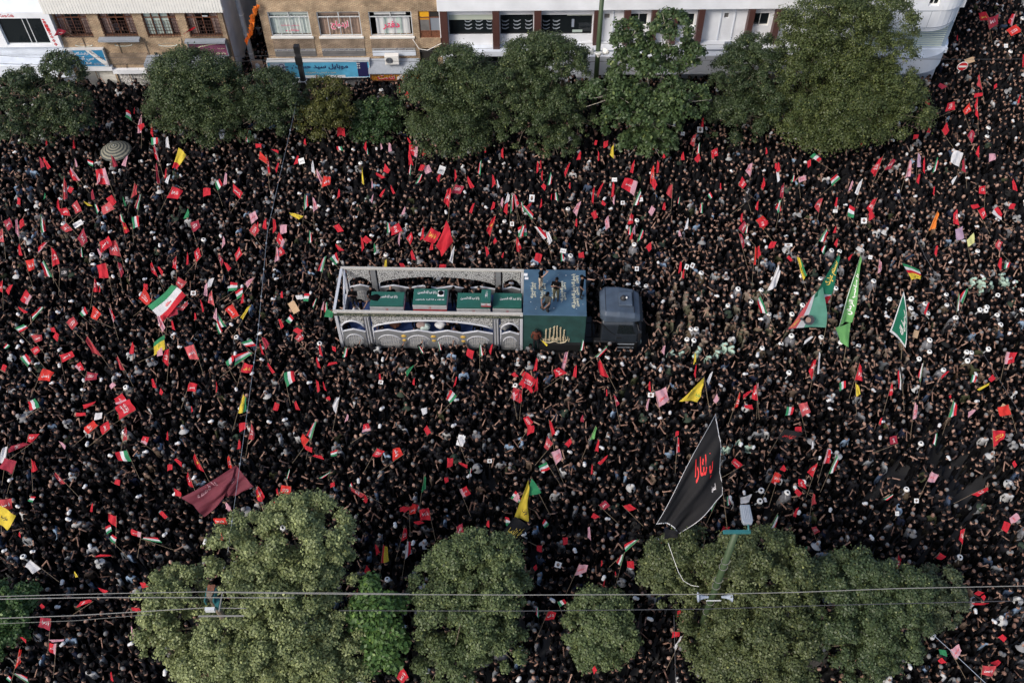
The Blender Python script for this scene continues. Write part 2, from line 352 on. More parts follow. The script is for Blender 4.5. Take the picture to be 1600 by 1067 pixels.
def make_body(pname):
    P = POSES[pname]; SY = 1/.74; stv = P.get('stride', 0); cr = P.get('crouch', 0)
    J = [((0, 0, .93), .135), ((0, 0, 1.10), .132), ((0, -.01, 1.28), .155), ((0, .0, 1.40), .13), ((0, 0, 1.50), .058), ((0, -.008, 1.56), .052)]
    E = [(0, 1, 1), (1, 2, 1), (2, 3, 1), (3, 4, 0), (4, 5, 0)]
    for sx, arm in ((-1, P['l']), (1, P['r'])):
        b = len(J); el, wr = Vector(arm[0]), Vector(arm[1]); hd = wr+(wr-el).normalized()*.085
        up = el.z > 1.42
        J += [((sx*.175, 0, 1.415+(.03 if up else 0)), .078), (tuple(el), .05), (tuple(wr), .034), (tuple(hd), .036)]
        E += [(3, b, 1), (b, b+1, 1), (b+1, b+2, 0), (b+2, b+3, 0)]
    for sx in (-1, 1):
        b = len(J); o = sx*stv
        if cr: J += [((sx*.10, 0, .88), .105), ((sx*.17, -.42, .80), .072), ((sx*.14, -.10, .50), .05), ((sx*.14, -.26, .47), .045)]
        else: J += [((sx*.095, 0, .86), .105), ((sx*.105, -.02-o*.5, .48), .066), ((sx*.105, .02-o, .09), .046), ((sx*.115, -.13-o, .045), .042)]
        E += [(0, b, 2), (b, b+1, 2), (b+1, b+2, 2), (b+2, b+3, 5)]
    drop = -.42 if cr else 0
    me = bpy.data.meshes.new('skeleton'); me.from_pydata([(x, y*SY, z) for (x, y, z), r in J], [(a, b) for a, b, _ in E], [])
    o = bpy.data.objects.new('skeleton', me); COL.link(o); mo = o.modifiers.new('skin', 'SKIN'); mo.use_smooth_shade = True
    for i, (_, r) in enumerate(J): me.skin_vertices[0].data[i].radius = (r, r); me.skin_vertices[0].data[i].use_root = (i == 0)
    sb = o.modifiers.new('sub', 'SUBSURF'); sb.levels = 1; sb.render_levels = 1
    dg = bpy.context.evaluated_depsgraph_get(); em = bpy.data.meshes.new_from_object(o.evaluated_get(dg))
    V = [Vector((v.co.x, v.co.y/SY, v.co.z)) for v in em.vertices]; Fc = [tuple(p.vertices) for p in em.polygons]
    bpy.data.objects.remove(o); bpy.data.meshes.remove(me); bpy.data.meshes.remove(em)
    def lev(a): return (a in (7, 11))      # forearm runs from the elbow joint
    mb = MB(); mi = []
    Jv = [Vector(j[0]) for j in J]
    for q in Fc:
        c = sum((V[i] for i in q), Vector())/len(q); best = 9; lab = 1
        for a, b, l in E:
            A, B = Jv[a], Jv[b]; ab = B-A; t = max(0, min(1, (c-A).dot(ab)/ab.length_squared)); dd = (c-A-ab*t).length-(J[a][1]*(1-t)+J[b][1]*t)
            if l == 1 and a > 5 and b == a+1 and t > .8 and not P.get('long'): l2 = 0        # short sleeve ends above the elbow
            elif P.get('long') and a > 5 and b == a+1 and l == 0 and lev(a): l2 = 1
            else: l2 = l
            if dd < best: best = dd; lab = l2
        mi.append(lab)
    mb.add(V, Fc); mb.m = mi
    # head
    Hm = Matrix.Translation(HC-Vector((0, 0, .10))) @ Matrix.Rotation(R_(P['hy']), 4, 'Z') @ Matrix.Rotation(-R_(P['hp']), 4, 'X') @ Matrix.Translation((0, 0, .10))
    o0 = len(mb.v); mb.v += [tuple(Hm @ p) for p in HEADV]; mb.f += [tuple(i+o0 for i in q) for q in HEADF]; mb.m += HEADM
    for sx, arm in ((-1, P['l']), (1, P['r'])):
        el, wr = Vector(arm[0]), Vector(arm[1]); finger_boxes(mb, wr, wr+(wr-el).normalized()*.085, sx)
    if cr: mb.v = [(x, y, z+drop) for x, y, z in mb.v]; Hm = Matrix.Translation((0, 0, drop)) @ Hm
    return mb, Hm
def gear_hair(vol=1.0):
    v, f = sphere(14, 10); mb = MB()
    vv = [Vector((x*.088*vol, y*.110*vol+.004, z*.130*vol+.004)) for x, y, z in v]; ff = []
    for q in f:
        c = sum((Vector(v[i]) for i in q), Vector())/len(q)
        if c.z > .42 or (c.y > -.15 and c.z > -.35) or (c.y > .25 and c.z > -.6): ff.append(q)
    mb.add(vv, ff); return mb, ['hair']
def gear_bald():
    v, f = sphere(14, 10); mb = MB(); vv = [Vector((x*.086, y*.108+.004, z*.128)) for x, y, z in v]; ff = []
    for q in f:
        c = sum((Vector(v[i]) for i in q), Vector())/len(q)
        if (c.y > -.1 and -.35 < c.z < .35): ff.append(q)
    mb.add(vv, ff); return mb, ['hair']
def gear_cap():
    v, f = sphere(14, 10); mb = MB(); vv = [Vector((x*.093, y*.116+.002, z*.134+.006)) for x, y, z in v]
    ff = [q for q in f if sum(v[i][2] for i in q)/len(q) > .18]
    mb.add(vv, ff, 0); fh = [q for q in f if -.45 < sum(v[i][2] for i in q)/len(q) <= .18 and sum(v[i][1] for i in q)/len(q) > -.05]
    mb.add([p*.97 for p in vv], fh, 1)
    mb.add([(-.075, -.085, .035), (.075, -.085, .035), (.06, -.165, .02), (0, -.185, .018), (-.06, -.165, .02), (-.075, -.085, .027), (.075, -.085, .027), (.06, -.165, .012), (0, -.185, .01), (-.06, -.165, .012)],
           [(0, 4, 3, 2, 1), (5, 6, 7, 8, 9), (1, 2, 7, 6), (2, 3, 8, 7), (3, 4, 9, 8), (4, 0, 5, 9)], 0)
    return mb, ['gear', 'hair']
def gear_turban():
    mb = MB()
    for (R, r, z, t) in ((.098, .042, .050, .10), (.092, .040, .082, -.12), (.080, .034, .112, .06)):
        n, k = 16, 7; o = len(mb.v)
        for i in range(n):
            a = 2*math.pi*i/n
            for j in range(k):
                b = 2*math.pi*j/k; rr = R+r*math.cos(b); mb.v.append((rr*math.cos(a), rr*1.12*math.sin(a), z+r*math.sin(b)*.9+t*rr*math.cos(a)))
        for i in range(n):
            for j in range(k): mb.f.append((o+i*k+j, o+((i+1) % n)*k+j, o+((i+1) % n)*k+(j+1) % k, o+i*k+(j+1) % k)); mb.m.append(0)
    mb.lathe([(.062, .115), (.05, .135), (.02, .145), (.001, .146)], 10, mi=1)
    v, f = sphere(12, 9)   # beard
    ff = [q for q in f if sum(v[i][2] for i in q)/len(q) < -.42 and sum(v[i][1] for i in q)/len(q) < .2]
    mb.add([Vector((x*.072, y*.108-.012, z*.128-.008)) for x, y, z in v], ff, 2)
    return mb, ['cloth_white', 'cloth_black', 'hair']
def gear_scarf():
    v, f = sphere(14, 10); mb = MB(); vv = [Vector((x*.094, y*.118+.004, z*.134+.004)) for x, y, z in v]
    ff = [q for q in f if not (sum(v[i][1] for i in q)/len(q) < -.62 and -.75 < sum(v[i][2] for i in q)/len(q) < .45)]
    mb.add(vv, ff, 0)
    mb.lathe([(.085, -.08), (.13, -.15), (.22, -.20), (.25, -.26)], 14, c=(0, .01, 0), mi=0); return mb, ['gear']
def robe_chador():
    mb = MB(); mb.lathe([(.02, 1.765), (.075, 1.745), (.105, 1.69), (.112, 1.62), (.115, 1.54), (.20, 1.46), (.275, 1.36), (.31, 1.1), (.34, .7), (.40, .08)], 18, c=(0, .01, 0),
        skip=lambda i, k: (i in (2, 3) and k in (12, 13, 14)) or (i in (4, 5, 6, 7) and k in (13,)))
    return mb, ['robe']
def robe_aba():
    mb = MB(); mb.lathe([(.085, 1.50), (.19, 1.46), (.262, 1.38), (.30, 1.15), (.33, .75), (.38, .08)], 18, c=(0, .01, 0), skip=lambda i, k: k in (13,) and i > 0)
    return mb, ['robe']
BODY = {}
for _p in POSES:
    mb, Hm = make_body(_p); BODY[_p] = (mb, Hm, mb.mesh('person_'+_p, [M[k] for k in BODY_MATS], True))
GEAR = {'hair': gear_hair(), 'bald': gear_bald(), 'cap': gear_cap(), 'turban': gear_turban(), 'scarf': gear_scarf()}
GMESH = {k: g[0].mesh(k, [M[x] for x in g[1]], True) for k, g in GEAR.items()}
ROBE = {'chador': robe_chador(), 'robe': robe_aba()}
RMESH = {k: g[0].mesh(k, [M[x] for x in g[1]], True) for k, g in ROBE.items()}
GEARNAME = {'hair': 'hair', 'bald': 'hair', 'cap': 'cap', 'turban': 'turban', 'scarf': 'headscarf'}
SKIN = [(.30, .18, .135), (.23, .132, .098), (.37, .23, .175), (.165, .095, .072)]
def person(loc, rz, pose, gear, shirt, label, group=None, robe=None, hairc=(.012, .011, .010), gearc=(.5, .5, .5), robec=(.006, .006, .007), legs=(.02, .02, .022), scale=1.0, tone=None, lean=0):
    mb, Hm, me = BODY[pose]; o = link('person', me); o.location = loc; o.rotation_euler = (lean, 0, rz); o.scale = (scale,)*3
    tone = tone or random.choice(SKIN)
    o['shirt'] = [*shirt, 1.0]; o['tone'] = [*tone, 1.0]; o['legs'] = [*legs, 1.0]
    tag(o, label, 'person', group)
    g = link(GEARNAME[gear], GMESH[gear], o); g.matrix_local = Hm; g['hairc'] = [*hairc, 1.0]; g['gear'] = [*gearc, 1.0]
    if robe: r = link('robe' if robe == 'robe' else 'chador', RMESH[robe], o); r['robe'] = [*robec, 1.0]
    return o
# ---------------------------------------------------------------- ground, road, pavements
YF = at_z(300, 150, 0).y            # front plane of the shop row
YK, YN = YF-5.2, at_z(1400, 950, 0).y               # kerb lines of the far and near pavements
XS = at_z(1450, 130, 0).x           # corner of the side street
def sheet(name, x0, x1, y0, y1, z, m):
    mb = MB(); mb.add([(x0, y0, z), (x1, y0, z), (x1, y1, z), (x0, y1, z)], [(0, 1, 2, 3)]); return struct(obj(name, mb, m))
sheet('ground', -400, 400, -300, 600, -.02, M['asphalt'])
sheet('road', -150, 150, YN, YK, 0, M['asphalt']); sheet('side_street', XS+2, XS+16, YK, 160, .002, M['asphalt'])
def slab(name, x0, x1, y0, y1, m=None):
    mb = MB(); mb.box(x0, x1, y0, y1, -.1, .13); o = struct(obj(name, mb, m or M['paving'])); return o
slab('pavement', -150, XS+1.4, YK+.25, YF+1.5); slab('pavement', -150, 150, -8, YN-.25)
slab('kerb', -150, XS+1.4, YK+.0, YK+.247, M['kerb']); slab('kerb', -150, 150, YN-.247, YN, M['kerb'])
mb = MB()
for i in range(-14, 15):
    for yy in ((YK+YN)/2-4.5, (YK+YN)/2+4.5): mb.add([(i*8-1.5, yy-.07, .004), (i*8+1.5, yy-.07, .004), (i*8+1.5, yy+.07, .004), (i*8-1.5, yy+.07, .004)], [(0, 1, 2, 3)])
struct(obj('lane_marking', mb, M['paint']))

# ---------------------------------------------------------------- facade tools (metres measured on the facade plane)
def fx(px, py, Y=None): return at_y(px, py, YF if Y is None else Y).x
def fz(px, py, Y=None): return at_y(px, py, YF if Y is None else Y).z
def rect(xl, xr, yb, yt, Y=None): return (fx(xl, yb, Y), fx(xr, yb, Y), fz((xl+xr)/2, yb, Y), fz((xl+xr)/2, yt, Y))
def wall(name, x0, x1, z0, z1, holes, m, parent, Y=None, th=.3):
    """a wall made of blocks round its openings"""
    Y = YF if Y is None else Y; mb = MB()
    xs = sorted({x0, x1, *[h[0] for h in holes], *[h[1] for h in holes]}); zs = sorted({z0, z1, *[h[2] for h in holes], *[h[3] for h in holes]})
    xs = [x for x in xs if x0-1e-6 <= x <= x1+1e-6]; zs = [z for z in zs if z0-1e-6 <= z <= z1+1e-6]
    for a, b in zip(xs, xs[1:]):
        run = None
        for c, d in zip(zs, zs[1:]):
            inside = any(h[0] <= (a+b)/2 <= h[1] and h[2] <= (c+d)/2 <= h[3] for h in holes)
            if inside:
                if run: mb.box(a, b, Y, Y+th, run[0], run[1]); run = None
            else: run = (run[0] if run else c, d)
        if run: mb.box(a, b, Y, Y+th, run[0], run[1])
    return obj(name, mb, m, parent)
def shell(parent, x0, x1, z1, depth, m, Y=None, back=3.0):
    """side walls, rear, roof and a dark room behind the openings"""
    Y = YF if Y is None else Y
    mb = MB(); mb.box(x0, x0+.25, Y+.302, Y+depth, 0, z1); mb.box(x1-.25, x1, Y+.302, Y+depth, 0, z1); mb.box(x0+.252, x1-.252, Y+depth-.25, Y+depth, 0, z1); obj('side_wall', mb, m, parent)
    mb = MB(); mb.box(x0-.1, x1+.1, Y+.31, Y+depth+.1, z1+.004, z1+.35); obj('roof', mb, M['kerb'], parent)
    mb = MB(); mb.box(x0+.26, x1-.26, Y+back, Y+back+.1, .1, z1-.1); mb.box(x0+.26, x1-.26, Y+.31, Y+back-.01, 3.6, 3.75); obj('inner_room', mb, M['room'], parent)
def frame_bars(mb, r, y0, y1, w=.05, cols=(), rows=()):
    x0, x1, z0, z1 = r
    mb.box(x0, x1, y0, y1, z1-w, z1); mb.box(x0, x1, y0, y1, z0, z0+w); mb.box(x0, x0+w, y0+.002, y1-.002, z0+w, z1-w); mb.box(x1-w, x1, y0+.002, y1-.002, z0+w, z1-w)
    for c in cols: x = x0+(x1-x0)*c; mb.box(x-w*.4, x+w*.4, y0+.004, y1-.004, z0+w, z1-w)
    for c in rows: z = z0+(z1-z0)*c; mb.box(x0+w, x1-w, y0+.006, y1-.006, z-w*.4, z+w*.4)
def pane(name, r, y, m, parent, fold=0):
    mb = MB(); x0, x1, z0, z1 = r
    if not fold: mb.box(x0, x1, y, y+.015, z0, z1)
    else:
        n = max(6, int((x1-x0)*14)); vs = []; fs = []
        for i in range(n+1):
            x = x0+(x1-x0)*i/n; yy = y+.035*math.sin(i*2.1)*fold; vs += [(x, yy, z0), (x, yy, z1)]
        fs = [(2*i, 2*i+2, 2*i+3, 2*i+1) for i in range(n)]; mb.add(vs, fs)
    return obj(name, mb, m, parent)
def board_fn(r, y): return lambda u, v: (r[0]+(r[1]-r[0])*u, y, r[2]+(r[3]-r[2])*v)
def sub(r, u0, u1, v0, v1): return (r[0]+(r[1]-r[0])*u0, r[0]+(r[1]-r[0])*u1, r[2]+(r[3]-r[2])*v0, r[2]+(r[3]-r[2])*v1)
def roller_shutter(r, m, parent, Y, label=None, slat=.11):
    g = MB(); n = int((r[3]-r[2])/slat)
    for i in range(n):
        z = r[2]+(r[3]-r[2])*i/n; z2 = r[2]+(r[3]-r[2])*(i+1)/n; zm = (z+z2)/2
        dp = slat*.5; g.add([(r[0], Y+dp, z), (r[1], Y+dp, z), (r[1], Y, zm), (r[0], Y, zm), (r[1], Y+dp, z2), (r[0], Y+dp, z2)], [(0, 1, 2, 3), (3, 2, 4, 5)])
    o = obj('shutter', g, m, parent); o['kind'] = 'stuff'
    if label: o['label'] = label
    return o
ZTOP = fz(300, 0)+1.4
# ---- building 2: tan brick with four barred windows
bx0, bx1 = fx(101, 76), fx(362, 81)
B2 = thing('brick_building', 'tan brick building with four barred brown windows and white cladding above', 'building', (0, 0, 0))
w2 = [rect(97, 147, 58, 17.5), rect(164, 217, 57.5, 17.5), rect(232, 284, 58, 17.5), rect(298, 349, 58, 17.5)]
sh2 = [rect(140, 189, 141, 107), rect(192, 240, 141, 111.5)]
sh2 = [(a, b, .13, d) for a, b, c, d in sh2]; side3 = (fx(246, 150), fx(352, 150), .13, fz(300, 110))
wall('wall', bx0, bx1, .13, ZTOP, w2+sh2+[side3], M['brick'], B2)
shell(B2, bx0, bx1, ZTOP, 13, M['white_dirty'])
mb = MB(); zc = fz(220, 16.6); n = 62   # white corrugated cladding
for i in range(n):
    a = bx0-.25+(bx1-bx0+.5)*i/n; b = bx0-.25+(bx1-bx0+.5)*(i+1)/n; mb.box(a, b-.035, YF-.34, YF-.28, zc, ZTOP+.3); mb.box(b-.035, b, YF-.31, YF-.285, zc+.01, ZTOP+.29)
mb.box(bx0-.25, bx1+.25, YF-.279, YF-.01, zc+.02, zc+.1)
o = obj('cladding', mb, M['panel_white'], B2); o['label'] = 'white ribbed metal cladding above the windows'
rr = random.Random(3)
for k, r in enumerate(w2):
    mb = MB(); frame_bars(mb, r, YF+.10, YF+.16, .07, (.25, .5, .75) if k != 2 else (.25, .5, .76), (.72,)); fr = obj('window', mb, M['rust'], B2)
    fr['label'] = ['barred window with three people leaning at its sill', 'barred window with dark open middle and mauve curtains', 'barred window with frosted panes', 'barred window with a white notice and open dark middle'][k]
    if k == 2:
        for a in (0, .25, .5): pane('pane', sub(r, a+.02, a+.235, .04, .97), YF+.2, M['frosted'], fr)
        pane('curtain', sub(r, .78, .97, .05, .97), YF+.32, M['curtain_pink'], fr, 1)
    else:
        pane('curtain', sub(r, .03, .27, .05, .97), YF+.3, M['curtain_pink'], fr, 1); pane('curtain', sub(r, .74, .97, .05, .97), YF+.3, M['curtain_pink'], fr, 1)
        pane('pane', sub(r, .28, .73, .75, .97), YF+.22, M['glass'], fr)
        if k == 3: pane('notice', sub(r, .52, .68, .76, .80), YF+.07, M['white'], fr); pane('notice', sub(r, .35, .5, .96, .985), YF+.07, M['white'], fr)
    g = MB(); x0, x1, z0, z1 = r; zt = z0+(z1-z0)*.66
    for i in range(12): x = x0+(x1-x0)*(i+.5)/12; g.box(x-.012, x+.012, YF-.04, YF-.018, z0, zt)
    for i in range(6): z = z0+(zt-z0)*(i+.1)/5.3; g.box(x0-.02, x1+.02, YF-.066, YF-.042, z-.012, z+.012)
    obj('grille', g, M['iron'], fr)
for r, lb in ((rect(157, 221, 62, 57), 'grey ledge under the second window'), (rect(291, 354, 63.5, 59.5), 'grey ledge over the plum sign')):
    mb = MB(); mb.box(r[0], r[1], YF-.45, YF-.07, r[3]-.16, r[3]); o = obj('ledge', mb, M['steel'], B2); o['label'] = lb
for px in (137, 190, 232, 290):
    mb = MB(); x = fx(px, 70); mb.box(x-.22, x-.17, YF-.05, YF-.002, 1.2, fz(px, 60)); obj('downpipe', mb, M['brick_dirty'], B2)
for a, b, yb, yt in ((118, 146, 73, 68), (180, 208, 72.5, 67), (248, 278, 72.5, 67.5)):
    r = rect(a, b, yb, yt); mb = MB(); mb.lathe([(.02, -.03), (.9, -.02), (1, .02)], 14); mb.v = [((r[0]+r[1])/2+v[0]*(r[1]-r[0])/2, YF-.02-v[2], (r[2]+r[3])/2+v[1]*(r[3]-r[2])/2) for v in mb.v]
    mb.f = [f[::-1] for f in mb.f]; obj('medallion', mb, M['curtain'], B2)
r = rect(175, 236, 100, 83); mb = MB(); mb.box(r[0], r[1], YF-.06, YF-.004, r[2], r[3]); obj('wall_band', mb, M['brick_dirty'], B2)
for k, r in enumerate(sh2):
    roller_shutter(r, M['shutter'] if k == 0 else M['shutter_pat'], B2, YF+.06, ['plain beige roller shutter', 'patterned pale roller shutter'][k])
    mb = MB(); mb.box(r[0]-.08, r[1]+.08, YF-.28, YF-.006, r[3]-.02, r[3]+.28); obj('shutter_box', mb, M['white'], B2)
mb = MB(); mb.box(side3[0], side3[1], YF+.12, YF+.16, .13, side3[3]); obj('shop_window', mb, M['glass'], B2)
mb = MB(); a, b = fx(232, 92), fx(354, 92); mb.box(a, b, YF-1.1, YF-.006, fz(255, 91), fz(255, 87)+.06); mb.box(a+.05, b-.05, YF-.9, YF-.85, fz(255, 99), fz(255, 91)-.003); obj('canopy', mb, M['steel'], B2)
for u in (.1, .2, .28, .42, .5, .58): x = a+(b-a)*u; mb = MB(); mb.box(x, x+.2, YF-.03, YF-.005, fz(255, 86.5), fz(255, 82)); obj('transom_window', mb, M['glass'], B2)
# shop signs of the brick building
def sign(name, r, m, label, depth=.14, Y=None, edge=None):
    Y = YF if Y is None else Y
    t = thing(name, label, 'sign', ((r[0]+r[1])/2, Y-depth, r[2])); t['kind'] = 'thing'
    off = Vector(t.location); mb = MB(); mb.box(r[0]-off.x, r[1]-off.x, 0, depth-.03, 0, r[3]-r[2]); obj('board', mb, m, t)
    mb = MB(); frame_bars(mb, (r[0]-.05-off.x, r[1]+.05-off.x, -.05, r[3]-r[2]+.05), -.03, depth-.01, .06); obj('frame', mb, edge or M['alu'], t)
    fn = lambda u0, u1, v0, v1, dy=-.012: (lambda u, v: (r[0]-off.x+(r[1]-r[0])*(u0+(u1-u0)*u), dy, (r[3]-r[2])*(v0+(v1-v0)*v)))
    return t, fn
r = rect(111, 171, 100.5, 75); t, fn = sign('shop_sign', r, M['blue_sign'], 'blue hairdresser sign with white Persian words and a diagonal white stripe', .25)
text_obj('lettering', 'آرایشگاه', M['ink_white'], t, fn(.26, .62, .68, .90)); text_obj('lettering', 'سی گل', M['ink_white'], t, fn(.32, .70, .36, .64)); text_obj('lettering', 'جدید', M['ink_white'], t, fn(.44, .60, .10, .30))
mb = MB(); f_ = fn(0, 1, 0, 1, -.008); mb.add([f_(.55, .99), f_(.70, .99), f_(.99, .05), f_(.99, .3), f_(.93, .02)], [(0, 4, 2, 3, 1)]); obj('stripe', mb, M['poster'], t)
text_obj('lettering', 'تخفیف ویژه', M['ink_navy'], t, lambda u, v: f_(.66+.27*u+.05*v-.02, .88-.52*u+.12*v)[:1]+(-.016,)+f_(.66+.27*u+.05*v-.02, .88-.52*u+.12*v)[2:])
mb = MB(); mb.add([f_(.06, .98), f_(.02, .6), f_(.08, .30), f_(.16, .2), f_(.25, .45), f_(.27, .8), f_(.2, .99)], [(0, 1, 2, 3, 4, 5, 6)]); obj('printed_face', mb, M['horn'], t)
mb = MB(); mb.add([f_(.05, .88), f_(.10, .62), f_(.23, .68), f_(.25, .85), f_(.17, .97)], [(0, 1, 2, 3, 4)]); mb.v = [(v[0], v[1]-.004, v[2]) for v in mb.v]; obj('printed_hair', mb, M['lampgrey'], t)
for vv in (.17, .09): text_obj('lettering', 'کوتاهی و رنگ مو', M['ink_white'], t, fn(.66, .93, vv-.01, vv+.05))
r = rect(300, 358, 83.5, 64.5); t, fn = sign('shop_sign', r, M['purple_sign'], 'plum coloured shop sign with pale Persian lettering over the tree', .25, edge=M['lampgrey'])
text_obj('lettering', 'باشگاه ثبت', M['script'], t, fn(.42, .95, .06, .30)); text_obj('lettering', 'سرای زیبا', M['script'], t, fn(.76, .95, .52, .64)); f_ = fn(0, 1, 0, 1, -.01)
mb = MB(); mb.add([f_(.15, .52), f_(.30, .78), f_(.55, .90), f_(.85, .93), f_(.55, .84), f_(.32, .70)], [(0, 1, 2, 3, 4, 5)]); obj('swoosh', mb, M['script'], t)
# ---- building 1: white shop front at the left
B1 = thing('white_shop', 'white shop building with wide dark window and red vertical digits', 'building', (0, 0, 0))
c0 = fx(-60, 70); c1 = fx(99.5, 70); YB = YF-1.0
win = (fx(14, 66.5), fx(83, 66.5), fz(50, 66.5), fz(50, 25)); zr = fz(50, 15.5)
wall('wall', c0, c1, fz(50, 70), zr, [win, (fx(-58, 66.5), fx(2, 66.5), win[2], win[3])], M['white'], B1, YF-.3, .55)
wall('lower_wall', c0, c1, .13, fz(50, 70)-.01, [(c0+.5, c1-1, .13, 3.0)], M['white_dirty'], B1, YF+.02, .23)
mb = MB(); mb.box(c0+.5, c1-1, YF+.15, YF+.2, .13, 3.0); obj('shop_window', mb, M['glass'], B1)
mb = MB(); za, zb = fz(50, 103), fz(50, 85.5); mb.box(c0, c1+.15, YF-1.35, YF-.28, za, zb+.12); o = obj('canopy', mb, M['white_dirty'], B1); bevel(o, .04); o['label'] = 'bluish white metal canopy over the pavement'
mb = MB()
for i in range(7): x = c0+(c1-c0)*i/6; mb = MB(); mb.box(x-.012, x+.012, YF-1.356, YF-1.352, za, zb+.11); obj('seam', mb, M['lampgrey'], B1)
mb = MB(); mb.prism([(YF-.3, zr+.002), (YF+1.2, zr+.75), (YF+1.2, zr+.002)], c0, c1-.0, axis='y'); mb.v = [(v[1], v[0], v[2]) for v in mb.v]; obj('sloped_roof', mb, M['white_dirty'], B1)
mb = MB(); mb.box(c0, c1-.45, YF+1.25, YF+1.35, zr+.4, zr+3); obj('upper_glass', mb, M['sky_sign'], B1)
shell(B1, c0, c1-.02, zr-.05, 10, M['white_dirty'], YF, 2.5)
mb = MB(); frame_bars(mb, win, YF-.16, YF-.1, .06, (.55, .66)); fr = obj('window', mb, M['alu'], B1); pane('pane', win, YF-.13, M['glass'], fr)
pane('pane', sub(win, .02, .98, .02, .3), YF-.05, M['frosted'], fr)
f_ = board_fn((fx(1, 20), fx(23, 20), fz(10, 24), fz(10, 17)), YF-.315)
text_obj('lettering', 'Coca-Cola', M['cloth_red'], B1, lambda u, v: f_(u, .12+.76*v), latin=True)
for i, ch in enumerate('•8115000'):
    px, py = 68.5+i*2.95, 25.3+i*5.7; x, z = fx(px, py), fz(px, py); text_obj('digit', ch, M['cloth_red'], B1, lambda u, v: (x-.11+.22*u, YF-.315, z-.13+(.12+.14*(i > 0))*v), .03, True)
# ---- building 3: tan brick with lettered windows
ax0, ax1 = fx(420.5, 90), fx(690.5, 70)
B3 = thing('brick_building', 'tan brick building with red Persian words on three curtained windows', 'building', (0, 0, 0))
w3 = [rect(425.5, 488, 57, 19), rect(500.5, 566.5, 57, 19), rect(580, 646, 57, 18.5)]; wn = rect(656.5, 690, 60, 18)
sh3 = [rect(424, 500, 150, 117), rect(506, 578, 150, 117), rect(590, 655, 150, 126)]; sh3 = [(a, b, .13, d) for a, b, c, d in sh3]; dd = (fx(662, 150), fx(689, 150), .13, fz(675, 76))
zb_ = fz(500, 88.5)
wall('wall', ax0, ax1, .13, ZTOP, w3+[wn]+sh3+[dd], M['brick'], B3); shell(B3, ax0, ax1, ZTOP, 13, M['brick_dirty'])
for k, r in enumerate(w3):    # recessed-looking dirty spandrels between proud piers
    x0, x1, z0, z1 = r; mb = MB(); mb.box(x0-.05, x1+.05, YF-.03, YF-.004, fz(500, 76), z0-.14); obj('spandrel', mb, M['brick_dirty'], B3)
    mb = MB(); mb.box(x0-.05, x1+.05, YF-.04, YF-.004, fz(500, 88), fz(500, 80)); obj('stucco_band', mb, M['paving'] if k < 2 else M['white_dirty'], B3)
    mb = MB(); mb.box(x0-.05, x1+.05, YF-.04, YF-.004, fz(500, 79.8), fz(500, 76.2)); o = obj('tile_band', mb, M['lattice'], B3)
    text_obj('lettering', 'بسم الله الرحمن الرحیم', M['ink_navy'], o, lambda u, v: (x0+.1+(x1-x0-.2)*u, YF-.045, fz(500, 79.5)+(fz(500, 76.5)-fz(500, 79.5))*v))
    mb = MB(); frame_bars(mb, r, YF+.04, YF+.12, .06, (), (.775,))
    for c in ((.24, .5, .76) if k < 2 else (.16, .32, .52, .70, .84)): x = x0+(x1-x0)*c; mb.box(x-.02, x+.02, YF+.05, YF+.11, z0+.06, z0+(z1-z0)*.76)
    x = (x0+x1)/2; mb.box(x-.03, x+.03, YF+.05, YF+.11, z0+(z1-z0)*.79, z1-.06); fr = obj('window', mb, M['alu'], B3)
    fr['label'] = ['window with pale curtains and faint red writing', 'window with brown curtains and the red word azdevaj', 'window with white panels and the red word daftar'][k]
    mb = MB(); mb.box(x0-.08, x1+.08, YF-.10, YF+.03, z0-.13, z0-.005); obj('sill', mb, M['panel_white'], fr)
    cm = [M['curtain'], M['curtain_brown'], M['poster']][k]
    if k < 2: pane('curtain', sub(r, .02, .98, .02, .76), YF+.26, cm, fr, .8); pane('curtain', sub(r, .03, .49, .8, .97), YF+.24, cm, fr); pane('curtain', sub(r, .51, .97, .8, .97), YF+.24, cm, fr)
    else:
        for a, b, mm in ((.15, .33, 'poster'), (.27, .42, 'frosted'), (.42, .62, 'poster'), (.62, .75, 'frosted'), (.75, .93, 'poster')): pane('panel', sub(r, a, b, .03, .74), YF+.2+a*.05, M[mm], fr)
        pane('curtain', sub(r, .12, .48, .8, .97), YF+.24, M['poster'], fr); pane('curtain', sub(r, .52, .86, .8, .97), YF+.24, M['poster'], fr)
    pane('pane', sub(r, .01, .99, .01, .99), YF+.145, mat('clear_glass', (.8, .85, .85), .05), fr) if False else None
    if k == 0:
        text_obj('lettering', 'رسمی شماره', M['ink_pink'], fr, lambda u, v: (x0+(x1-x0)*(.28+.44*u), YF+.03, z0+(z1-z0)*(.40+.09*v))); text_obj('lettering', 'طلاق و', M['ink_pink'], fr, lambda u, v: (x0+(x1-x0)*(.36+.34*u), YF+.03, z0+(z1-z0)*(.17+.12*v)))
    if k == 1:
        text_obj('lettering', 'ازدواج', M['ink_white'], fr, lambda u, v: (x0+(x1-x0)*(.285+.43*u), YF+.034, z0+(z1-z0)*(.26+.37*v)), .06); text_obj('lettering', 'ازدواج', M['ink_pink'], fr, lambda u, v: (x0+(x1-x0)*(.30+.40*u), YF+.028, z0+(z1-z0)*(.275+.34*v)), .02)
    if k == 2:
        text_obj('lettering', 'دفتر', M['ink_pink'], fr, lambda u, v: (x0+(x1-x0)*(.30+.40*u), YF+.03, z0+(z1-z0)*(.26+.34*v)), .03)
mb = MB(); frame_bars(mb, wn, YF+.05, YF+.12, .06, (.5,), (.25, .75)); fr = obj('window', mb, M['rust'], B3); fr['label'] = 'narrow window patched with yellow and rusty panels'
